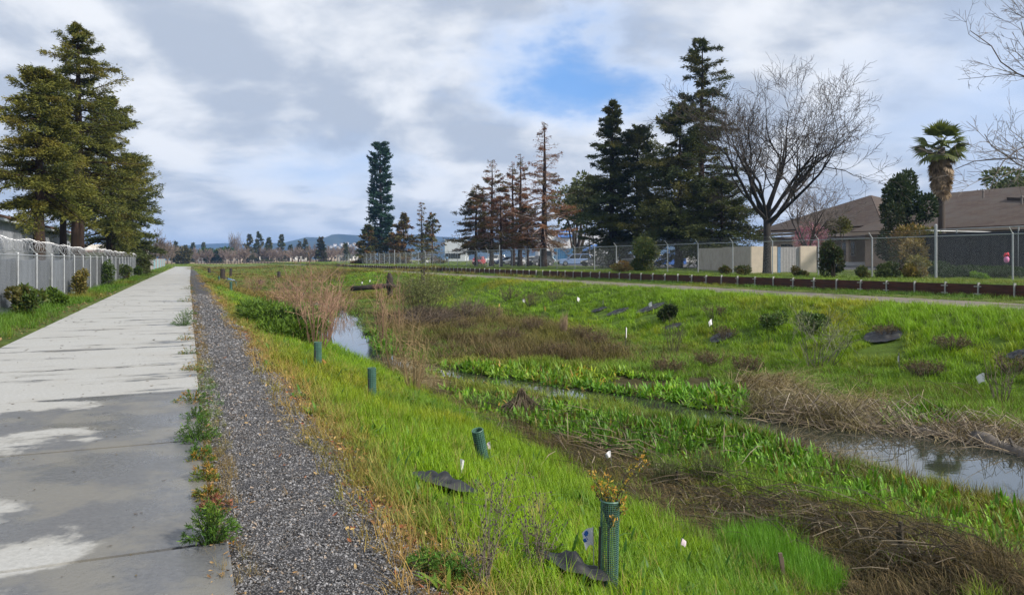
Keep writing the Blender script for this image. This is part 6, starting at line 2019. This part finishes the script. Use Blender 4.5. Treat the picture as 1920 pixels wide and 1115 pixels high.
for i in range(70):
    c_ = P3(r_.uniform(1600, 1960), r_.uniform(825, 905)); c_.z = WATER
    h = r_.uniform(.08, .45); p = np.array(c_); q = r_.normal(0, .16, 2)
    sm.tube([p - np.array((0, 0, .05)), p + np.array((q[0] * .5, q[1] * .5, h)), p + np.array((q[0] * 1.6, q[1], h * r_.uniform(.2, 1.3)))], [.006, .005, .003], 3, np.array((.10, .085, .06)) * r_.uniform(.5, 1.4), cap=False)
tag(sm.build('water_twigs', TWIG), 'thin dark twigs poking out of the open water', kind='stuff')


# ---- feathery plants along the path edge
def feathery(label, px, py, r0, h, n, seed, pal, name='edge_plant', base=None):
    r = np.random.default_rng(seed)
    x_, y_, z_ = at(px, py)
    t_ = thing(name, label, 'plant', (x_, y_, z_), 0, 'feathery plants along the path edge')
    m_ = MB(); P = []; U = []; C = []
    pal = np.array(pal)
    for i in range(n):
        a_ = r.uniform(0, 6.28); q = math.sqrt(r.uniform(.0, 1))
        tip = np.array((q * r0 * math.cos(a_), q * r0 * math.sin(a_), h * (1 - .7 * q * q) * r.uniform(.85, 1.35) + .015))
        b = np.array((tip[0] * .15, tip[1] * .15, 0)); mid = (b + tip) / 2 + np.array((0, 0, .04))
        cl = pal[r.integers(len(pal))] * r.uniform(.7, 1.3)
        m_.tube([b, mid, tip], [.0022, .0018, .001], 3, cl * .8, cap=False)
        for k in range(13):
            f = r.uniform(.35, 1.0)
            p = mid * (1 - f) + tip * f if f > .5 else b + (mid - b) * f * 2
            d_ = (tip - mid); d_ /= np.linalg.norm(d_) + 1e-9
            d_ = d_ + r.normal(0, .75, 3); d_ /= np.linalg.norm(d_)
            P.append(p); U.append(d_); C.append(cl * r.uniform(.75, 1.25) * (.75 + .35 * f))
    if base is not None:
        for i in range(int(n * 2.2)):
            a_ = r.uniform(0, 6.28); q = r.uniform(.3, 1.25) * r0
            P.append(np.array((q * math.cos(a_), q * math.sin(a_), r.uniform(.008, .03)))); d_ = r.normal(size=3); d_[2] *= .3; U.append(d_ / np.linalg.norm(d_)); C.append(np.array(base[r.integers(len(base))]) * r.uniform(.6, 1.2))
    m_.build('stems', TWIG, t_)
    P = np.array(P); n_ = len(P)
    quads(mkquads(P, np.array(U), r.uniform(.018, .042, n_), r.uniform(.004, .009, n_), r), np.array(C), 'foliage', LEAF, t_)


PG = [(.04, .095, .016), (.055, .115, .018), (.035, .08, .016), (.075, .13, .022)]
PY = [(.10, .12, .03), (.07, .115, .025), (.17, .13, .03), (.24, .13, .03)]
OB = [(.45, .20, .03), (.30, .12, .05), (.22, .10, .05), (.12, .10, .04), (.5, .28, .03)]
feathery('big feathery green plant at the nearest corner of the path edge', 396, 1030, .165, .22, 120, 1, PG, base=OB)
feathery('yellowing feathery plant just beyond the biggest one at the path edge', 382, 912, .11, .13, 55, 2, PY, base=OB)
feathery('orange tinged feathery plant behind the yellowing one', 376, 880, .13, .12, 55, 3, PY + PG, base=OB)
feathery('rounded green feathery plant fourth from the camera at the path edge', 369, 842, .22, .24, 110, 4, PG, base=OB)
feathery('low green feathery plant with yellow base at the path edge', 362, 765, .24, .17, 80, 5, PG + PY, base=OB)
feathery('small tan and green tuft beside a path joint', 358, 705, .2, .14, 50, 6, PY)
feathery('dark green feathery clump alone farther up the path edge', 345, 617, .34, .36, 130, 7, PG)
feathery('sparse green tuft behind the lone dark clump', 350, 570, .4, .25, 50, 8, PG + PY)
feathery('reddish withered rosette behind the biggest feathery plant', 402, 962, .11, .08, 50, 9, [(.17, .075, .06), (.22, .08, .06), (.12, .09, .05)], 'withered_plant', base=OB)
feathery('low green weed with pale leaves at the gravel edge', 800, 1075, .13, .09, 60, 10, [(.07, .15, .03), (.09, .17, .03)], 'edge_plant')
feathery('broad rosette weed between the gravel and the dry stalks', 862, 1088, .13, .10, 60, 11, [(.05, .13, .02), (.07, .16, .03)], 'edge_plant')

for i, (px, py, r0, h, n, pal, lab) in enumerate([
        (366, 798, .16, .16, 55, PG, 'small green feathery plant between the rounded one and the low yellow based one'), (354, 672, .2, .16, 45, PG + PY, 'low green tuft beyond the small tan one at the path edge'),
        (349, 645, .22, .16, 45, PY, 'tan tuft just before the lone dark clump'), (372, 866, .13, .12, 45, PG, 'green sprig touching the orange tinged plant'),
        (351, 595, .3, .22, 45, PG, 'green tuft just behind the lone dark clump'), (388, 945, .1, .1, 40, PY, 'rusty sprig between the yellowing plant and the withered rosette'),
        (352, 545, .45, .25, 45, PY, 'faint tan tuft far along the path edge')]):
    feathery(lab, px, py, r0, h, n, 40 + i, pal, base=OB)
twig_bush('thatch_heap', 'small brown heap of dead stems lying on the nearest shiny weed mat', P3(882, 925), .17, .12, 60, 599, (.10, .075, .05), (.19, .14, .09), None, 'plant heap', rad=.003, sub=1, bend=.5)
# ---- dried weed stalks in front
for j, (px, py, lab, n, h) in enumerate([(905, 1105, 'grey dried weed with beaded stalks at the bottom of the near bank', 12, .62), (1000, 1080, 'second grey dried weed with long leaning stalks by the mesh tube', 13, .60), (935, 985, 'short dried weed stalks behind the black weed mat', 7, .36)]):
    r = np.random.default_rng(600 + j)
    t_ = thing('dried_weed', lab, 'dead plant', P3(px, py), 0, 'dried weeds on the near bank')
    m_ = MB(); mbd = MB()
    for i in range(n):
        a_ = r.uniform(0, 6.28); q = r.uniform(.1, .32)
        hh = h * r.uniform(.5, 1.05)
        p = [np.array((0., 0., -.03)) + r.normal(0, .02, 3)]
        d_ = np.array((q * math.cos(a_) * 1.5, q * math.sin(a_), 1.0)); d_ /= np.linalg.norm(d_)
        for k in range(6):
            d_ = d_ + r.normal(0, .09, 3); d_ /= np.linalg.norm(d_); p.append(p[-1] + d_ * hh / 6)
        p = np.array(p)
        cl = np.array((.19, .155, .12)) * r.uniform(.6, 1.2)
        m_.tube(p, np.linspace(.0032, .0012, 7), 4, cl, cap=False)
        for k in range(2, 7):
            for b in range(2):
                q0 = p[k] if k < 6 else p[6]
                e = q0 + r.normal(0, .045, 3) + d_ * .04
                m_.tube([q0, e], [.0014, .001], 3, cl, cap=False)
                mbd.box(e, (.008, .008, .010), rz=r.uniform(0, 3), col=np.array((.07, .055, .05)) * r.uniform(.6, 1.5), taper=.5)
            mbd.box(p[k] + r.normal(0, .004, 3), (.009, .009, .011), rz=r.uniform(0, 3), col=np.array((.075, .06, .055)) * r.uniform(.6, 1.5), taper=.5)
    m_.build('stems', TWIG, t_)
    mbd.build('seed_heads', TWIG, t_)['kind'] = 'stuff'

# ---- person by the car park and the pink bundle on the black screen
pp = gy(838, 196)
PE = thing('person', 'distant person in a light blue top and dark trousers', 'person', pp)
m_ = MB()
me = bpy.data.meshes.new('body')
vs = [(0, 0, .95), (0, 0, 1.18), (0, 0, 1.42), (0, 0, 1.52), (0, -.01, 1.63), (0, -.01, 1.74), (.20, 0, 1.40), (.25, .02, 1.12), (.22, -.08, .88), (-.20, 0, 1.40), (-.25, .02, 1.12), (-.22, -.08, .88), (.10, 0, .88), (.11, -.03, .48), (.11, .02, .06), (.11, -.12, .03), (-.10, 0, .88), (-.11, .05, .48), (-.11, .10, .06), (-.11, -.04, .03)]
es = [(0, 1), (1, 2), (2, 3), (3, 4), (4, 5), (2, 6), (6, 7), (7, 8), (2, 9), (9, 10), (10, 11), (0, 12), (12, 13), (13, 14), (14, 15), (0, 16), (16, 17), (17, 18), (18, 19)]
me.from_pydata(vs, es, [])
body = bpy.data.objects.new('body', me); link(body, PE)
body.modifiers.new('skin', 'SKIN'); body.modifiers.new('sub', 'SUBSURF').levels = 1
rad_ = [.15, .14, .17, .06, .10, .08, .07, .05, .04, .07, .05, .04, .10, .075, .05, .05, .10, .075, .05, .05]
for i, q in enumerate(rad_): me.skin_vertices[0].data[i].radius = (q, q * .8)
me.skin_vertices[0].data[0].use_root = True
me.materials.append(M('skin_tone', (.35, .22, .16), .6))
m_ = MB(); m_.tube([(0, 0, .98), (0, 0, 1.2), (0, 0, 1.40), (0, 0, 1.48)], [.20, .19, .23, .12], 12)
for sg in (-1, 1): m_.tube([(sg * .18, 0, 1.41), (sg * .245, .01, 1.26), (sg * .26, .02, 1.12)], [.095, .085, .08], 8)
m_.build('shirt', M('light_blue_cloth', (.16, .38, .62), .8), PE, smooth=True)
m_ = MB()
for sg, pts in ((1, [(.10, 0, .97), (.105, -.01, .7), (.11, -.03, .48), (.11, .02, .10)]), (-1, [(-.10, 0, .97), (-.105, .02, .7), (-.11, .05, .48), (-.11, .10, .10)])): m_.tube(pts, [.135, .115, .095, .075], 9)
m_.build('trousers', M('dark_cloth', (.03, .03, .04), .8), PE, smooth=True)
m_ = MB(); m_.tube([(0, .01, 1.62), (0, .02, 1.70), (0, .01, 1.78)], [.115, .115, .05], 9); m_.build('hair', M('dark_hair', (.03, .02, .015), .7), PE, smooth=True)

q = gy(1887, 43.4)
PK = thing('pink_bundle', 'pink bundle with a red top on a dark post against the black screen', 'garden ornament', q)
z1 = zat(497, 43.4) - q.z; z2 = zat(487, 43.4) - q.z; z3 = zat(474, 43.4) - q.z
m_ = MB(); m_.tube([(0, 0, -.2), (0, 0, z2)], [.05, .04], 8); m_.build('post', M('dark_post', (.02, .02, .025), .7), PK)
m_ = MB(); m_.tube([(0, 0, z1 + .13), (0, 0, z1 + .2), (.01, 0, z2 + .05), (0, 0, z2 + .18)], [.04, .12, .145, .09], 12); m_.build('bag', M('pink_cloth', (.62, .22, .42), .7, var=.15), PK, smooth=True)
m_ = MB(); m_.tube([(-.14, 0, z2 + .17), (-.06, -.03, z3 - .03), (.05, -.03, z3 - .02), (.13, 0, z2 + .2)], [.05, .07, .07, .05], 8); m_.build('bow', M('red_cloth', (.50, .03, .05), .6), PK, smooth=True)

# ---- far: houses, rail fence, poles
HW = [M('house_white', (.62, .62, .6), .8), M('house_tan', (.42, .36, .30), .8), M('house_grey', (.36, .37, .39), .8)]
RFm = [M('roof_grey', (.12, .11, .11), .9), M('roof_brown', (.14, .10, .08), .9)]
labs = ['white far house at the left end of the horizon row', 'white far house with grey roof below the oak', 'grey far house right of the oak', 'long pale far house under the tall poplar', 'white far house below the two pointed conifers', 'tan far house in the middle of the horizon row', 'pale far house left of the blunt topped conifer', 'tan far house right of the blunt topped conifer', 'far house with white gable below the hill']
for i, (px, w_, k_) in enumerate([(338, 9, 0), (389, 9, 0), (422, 9, 2), (438, 13, 1), (475, 10, 0), (520, 12, 1), (560, 10, 0), (625, 13, 1), (655, 10, 0)]):
    Y = 470 + 15 * (i % 3)
    loc = gy(px, Y)
    t_ = thing('far_house', labs[i], 'house', loc, .12 * (i - 4))
    m_ = MB(); m_.box((0, 0, 1.6), (w_, 7, 3.4)); m_.build('wall', HW[k_], t_)
    m_ = MB(); a = w_ / 2 + .4
    m_.add([(-a, -3.9, 3.25), (a, -3.9, 3.25), (a, 3.9, 3.25), (-a, 3.9, 3.25), (-a, 0, 5.4), (a, 0, 5.4)], [(0, 1, 5, 4), (2, 3, 4, 5), (0, 4, 3), (1, 2, 5), (0, 3, 2, 1)]); m_.build('roof', RFm[i % 2], t_)
    for u in (-.28, .05, .3):
        m_ = MB(); m_.box((u * w_, -3.53, 1.7), (1.3, .08, 1.2)); m_.build('window', DARKGLASS, t_)
FR = thing('rail_fence', 'long dark post and rail fence across the far tan field', 'fence', Vector((0, 0, 0)))
m_ = MB(); m_.box((0, 0, .6), (.22, .22, 1.5)); pm_ = m_.build('post', M('fence_wood', (.09, .075, .065), .9), mesh_only=True)
pz = []
for i, px in enumerate(np.linspace(366, 655, 52)):
    v = gy(px, 318); pz.append(v)
    o = bpy.data.objects.new('post', pm_); link(o, FR); o.location = v
for zz in (.55, 1.1):
    m_ = MB(); m_.tube([np.array(v) + np.array((0, -.14, zz)) for v in pz], .07, 4); m_.build('rail', bpy.data.materials['fence_wood'], FR)
for i, (px, Y, top, lab) in enumerate([(605, 330, 456, 'far utility pole beside the blunt topped conifer'), (432, 430, 462, 'far utility pole left of the tall poplar'), (633, 380, 462, 'far utility pole right of the horizon row'), (1105, 150, 440, 'slim dark light pole in front of the white building')]):
    loc = gy(px, Y); h = zat(top, Y) - loc.z
    t_ = thing('utility_pole', lab, 'pole', loc)
    m_ = MB(); m_.tube([(0, 0, -.2), (0, 0, h)], [.16, .12], 7, (.16, .14, .13)); m_.build('shaft', TWIG, t_)
    m_ = MB(); m_.box((0, 0, h - .6), (1.9, .14, .16), col=(.16, .14, .13)); m_.build('crossarm', TWIG, t_)
for i, (px, py) in enumerate([(622, 462), (628, 459), (634, 463), (640, 458), (645, 461), (651, 456), (658, 460), (664, 457), (1066, 452), (668, 462)]):
    Y = 2550.0
    x_ = (px - HX) / F * Y
    t_ = thing('hillside_house', 'tiny white house on the slope of the blue hill', 'house', (x_, Y, zat(py, Y) - 2), .3 * i, 'white houses on the blue hill')
    m_ = MB(); m_.box((0, 0, 0), (11, 9, 8)); m_.build('wall', HW[0], t_)
    m_ = MB(); m_.add([(-6, -5, 4), (6, -5, 4), (6, 5, 4), (-6, 5, 4), (-6, 0, 7), (6, 0, 7)], [(0, 1, 5, 4), (2, 3, 4, 5), (0, 4, 3), (1, 2, 5), (0, 3, 2, 1)]); m_.build('roof', RFm[1], t_)

grass_all()

# ---- gravel stones, leaf litter, path debris
def stone_mesh(seed):
    r = np.random.default_rng(seed)
    m_ = MB()
    v = np.array([(1, 0, 0), (-1, 0, 0), (0, 1, 0), (0, -1, 0), (0, 0, .7), (0, 0, -.6)], float) * r.uniform(.6, 1.2, (6, 3))
    v += r.normal(0, .18, v.shape)
    m_.add(v, [(0, 2, 4), (2, 1, 4), (1, 3, 4), (3, 0, 4), (2, 0, 5), (1, 2, 5), (3, 1, 5), (0, 3, 5)])
    return m_.build('stone', STONE, mesh_only=True)


STONE, gg, out = new_mat('gravel_stone')
a = gg.n('ShaderNodeAttribute', attribute_name='tint', attribute_type='INSTANCER').outputs['Color']
p = principled(gg, a, .6, 0, .4)
gg.l(p.outputs[0], out.inputs[0])
stones = [proto(stone_mesh(i)) for i in range(6)]
s_, t_, k_, P = sample(.1, 1.45, [(5.5, 6500, .0066), (8, 4500, .0076), (12, 2200, .010), (20, 800, .014), (40, 180, .024)], s_lo=2.3, s_hi=40)
ok = rng.uniform(0, 1, len(s_)) < np.clip((1.34 - t_) * 4 + .35 * wob(s_ * 4, t_ * 4, 91), .05, 1)
s_, t_, k_, P = s_[ok], t_[ok], k_[ok], P[ok]
P[:, 2] += .014
gr = rng.uniform(0, 1, len(s_)) ** 2.2
tn = (.055 + .28 * gr)[:, None] * np.array([1.0, .99, 1.02]) * np.where(rng.uniform(0, 1, (len(s_), 1)) < .12, np.array([[1.25, 1.0, .75]]), 1)
kk = k_ * np.clip(rng.lognormal(-.05, .38, len(s_)), .4, 2.3)
scatter('gravel', 'crushed dark grey gravel stones of the verge', stones, P, kk, kk * rng.uniform(.6, 1, len(s_)), tn, tilt=rng.normal(0, .4, (len(s_), 2)))


def litter_mesh(seed):
    r = np.random.default_rng(seed)
    m_ = MB()
    w_ = r.uniform(.25, .5)
    z_ = r.uniform(0, .35, 6)
    m_.add([(-1, 0, z_[0]), (-.3, -w_, z_[1]), (.5, -w_ * .7, z_[2]), (1, 0, z_[3]), (.5, w_ * .7, z_[4]), (-.3, w_, z_[5]), (0, 0, -.05)], [(0, 1, 6), (1, 2, 6), (2, 3, 6), (3, 4, 6), (4, 5, 6), (5, 0, 6)])
    return m_.build('dead_leaf', STRAW, mesh_only=True)


lit = [proto(litter_mesh(i)) for i in range(5)]
s_, t_, k_, P = sample(.75, 2.0, [(6, 420, .021), (10, 200, .024), (18, 70, .03), (40, 14, .05)], s_lo=2.3, s_hi=40)
ok = rng.uniform(0, 1, len(s_)) < np.exp(-((t_ - 1.36 - .1 * wob(s_ * 2, t_, 93)) / .2) ** 2)
s_, t_, k_, P = s_[ok], t_[ok], k_[ok], P[ok]
P[:, 2] += .02
cols = np.array([(.26, .15, .085), (.34, .21, .12), (.17, .085, .055), (.40, .28, .15), (.22, .07, .05)])[rng.integers(0, 5, len(s_))]
kk = k_ * rng.uniform(.5, 1.4, len(s_))
scatter('leaf_litter', 'fallen rusty brown leaves along the gravel edge', lit, P, kk, kk, cols, tilt=rng.normal(0, .35, (len(s_), 2)))
s_, t_, k_, P = sample(-3.2, .1, [(8, 9, .014), (16, 5, .02), (34, 1.6, .04)], s_lo=2.5, s_hi=34)
P[:, 2] = .006
kk = k_ * rng.uniform(.4, 1.3, len(s_))
scatter('path_debris', 'scattered dark leaf scraps and seed bits on the path', lit, P, kk, kk * .5, np.array([(.07, .05, .04), (.10, .075, .05), (.05, .045, .04)])[rng.integers(0, 3, len(s_))])
s_, t_, k_, P = sample(-4.7, -2.9, [(16, 90, .024), (26, 45, .035), (44, 14, .06)], s_lo=8, s_hi=44)
ok = rng.uniform(0, 1, len(s_)) < np.exp(-((t_ + 3.55) / .3) ** 2)
s_, t_, k_, P = s_[ok], t_[ok], k_[ok], P[ok]; P[:, 2] += .02
kk = k_ * rng.uniform(.5, 1.4, len(s_))
scatter('bark_litter', 'brown leaf and bark litter along the left path edge', lit, P, kk, kk, np.array([(.16, .11, .075), (.22, .16, .10), (.12, .075, .05)])[rng.integers(0, 3, len(s_))], tilt=rng.normal(0, .3, (len(s_), 2)))

s_, t_, k_, P = sample(.2, 1.25, [(7, 16, .020), (14, 7, .028), (34, 2.5, .045)], s_lo=2.3, s_hi=34)
ok = rng.uniform(0, 1, len(s_)) < np.clip(.45 + .7 * wob(s_ * 1.2, t_ * 1.2, 103), .05, 1)
s_, t_, k_, P = s_[ok], t_[ok], k_[ok], P[ok]; P[:, 2] += .026
kk = k_ * rng.uniform(.4, 1.3, len(s_))
scatter('gravel_litter', 'stray brown leaves and straw bits lying on the gravel', lit, P, kk, kk, np.array([(.24, .15, .09), (.30, .21, .13), (.14, .09, .06), (.2, .08, .05)])[rng.integers(0, 4, len(s_))], tilt=rng.normal(0, .3, (len(s_), 2)))
s_, t_, k_, P = sample(.3, 1.3, [(8, 3, .7), (16, 2.2, .9), (40, 1.2, 1.5), (90, .7, 2.5)], s_lo=2.3, s_hi=90)
ok = rng.uniform(0, 1, len(s_)) < np.clip(.2 + wob(s_ * .9, t_ * 1.5, 104) + (s_ - 12) * .012, .03, .9)
s_, t_, k_, P = s_[ok], t_[ok], k_[ok], P[ok]
scatter('gravel_tufts', 'small rusty and green tufts sprouting through the gravel', wisp_p, P, k_ * .8, rng.uniform(.12, .4, len(s_)), tints(s_, t_, (.22, .14, .07), .35, (.09, .12, .03), 105, .35))
# ragged seam between slab and gravel
s_, t_, k_, P = sample(.08, .36, [(8, 300, .6), (16, 170, .8), (34, 60, 1.3), (80, 14, 2.4)], s_lo=2.3, s_hi=80)
ok = rng.uniform(0, 1, len(s_)) < np.clip(.45 + .8 * wob(s_ * 1.7, t_ * 0, 98), .08, .95)
s_, t_, k_, P = s_[ok], t_[ok], k_[ok], P[ok]
scatter('seam_weeds', 'small tan and green weeds in the seam between slabs and gravel', wisp_p, P, k_ * .7, rng.uniform(.14, .42, len(s_)), tints(s_, t_, (.20, .14, .07), .35, (.06, .13, .025), 99, .6))
s_, t_, k_, P = sample(.04, .42, [(8, 330, .014), (16, 180, .02), (40, 50, .034)], s_lo=2.3, s_hi=40)
ok = rng.uniform(0, 1, len(s_)) < np.exp(-((t_ - .16) / .11) ** 2) * np.clip(.5 + wob(s_ * 1.3, t_ * 0, 101), .1, 1)
s_, t_, k_, P = s_[ok], t_[ok], k_[ok], P[ok]; P[:, 2] = np.maximum(P[:, 2], -.01) + .02
kk = k_ * rng.uniform(.5, 1.4, len(s_))
scatter('seam_litter', 'brown leaf litter caught along the slab edge', lit, P, kk, kk, np.array([(.20, .13, .08), (.28, .19, .12), (.13, .08, .055)])[rng.integers(0, 3, len(s_))], tilt=rng.normal(0, .3, (len(s_), 2)))

# ---- rough meadow upstream
s_, t_, k_, P = sample(1.5, 33, [(60, 0, 1), (90, 1.5, 5), (130, .8, 7), (230, .45, 9)], s_lo=58, s_hi=230)
u = wob(s_ * .3, t_ * .3, 95)
m_ = (u > .15) | (rng.uniform(0, 1, len(s_)) < .15)
m_ &= ~((t_ > 24.5) & (t_ < 29))
scatter('meadow_brush', 'rough olive and russet brush on the upstream meadow', sedge_p, P[m_], k_[m_], rng.uniform(.6, 1.5, m_.sum()), tints(s_[m_], t_[m_], (.17, .135, .045), .3, (.13, .15, .03), 96, .4))
s_, t_, k_, P = sample(-9, 70, [(112, 0, 1), (150, .8, 6), (240, .4, 9), (330, .12, 14)], s_lo=112, s_hi=330)
m_ = ~((t_ > -3.4) & (t_ < 1.2) & (s_ < 200))
scatter('meadow_grass', 'green grass of the upstream meadow', lawn_p, P[m_], k_[m_], rng.uniform(.6, 1.3, m_.sum()), tints(s_[m_], t_[m_], (.11, .18, .018), .25, (.19, .18, .03), 97, .45))

# ---- air
mv, gg, out = new_mat('haze')
v = gg.n('ShaderNodeVolumePrincipled')
v.inputs['Color'].default_value = (.30, .54, 1.0, 1)
v.inputs['Density'].default_value = 0.00019
v.inputs['Anisotropy'].default_value = .0
gg.l(v.outputs[0], out.inputs['Volume'])
m_ = MB(); m_.box((0, 2600, 73), (17000, 7400, 158))
hz_ = m_.build('haze', mv)
tag(hz_, 'thin bluish air over the valley', kind='stuff')
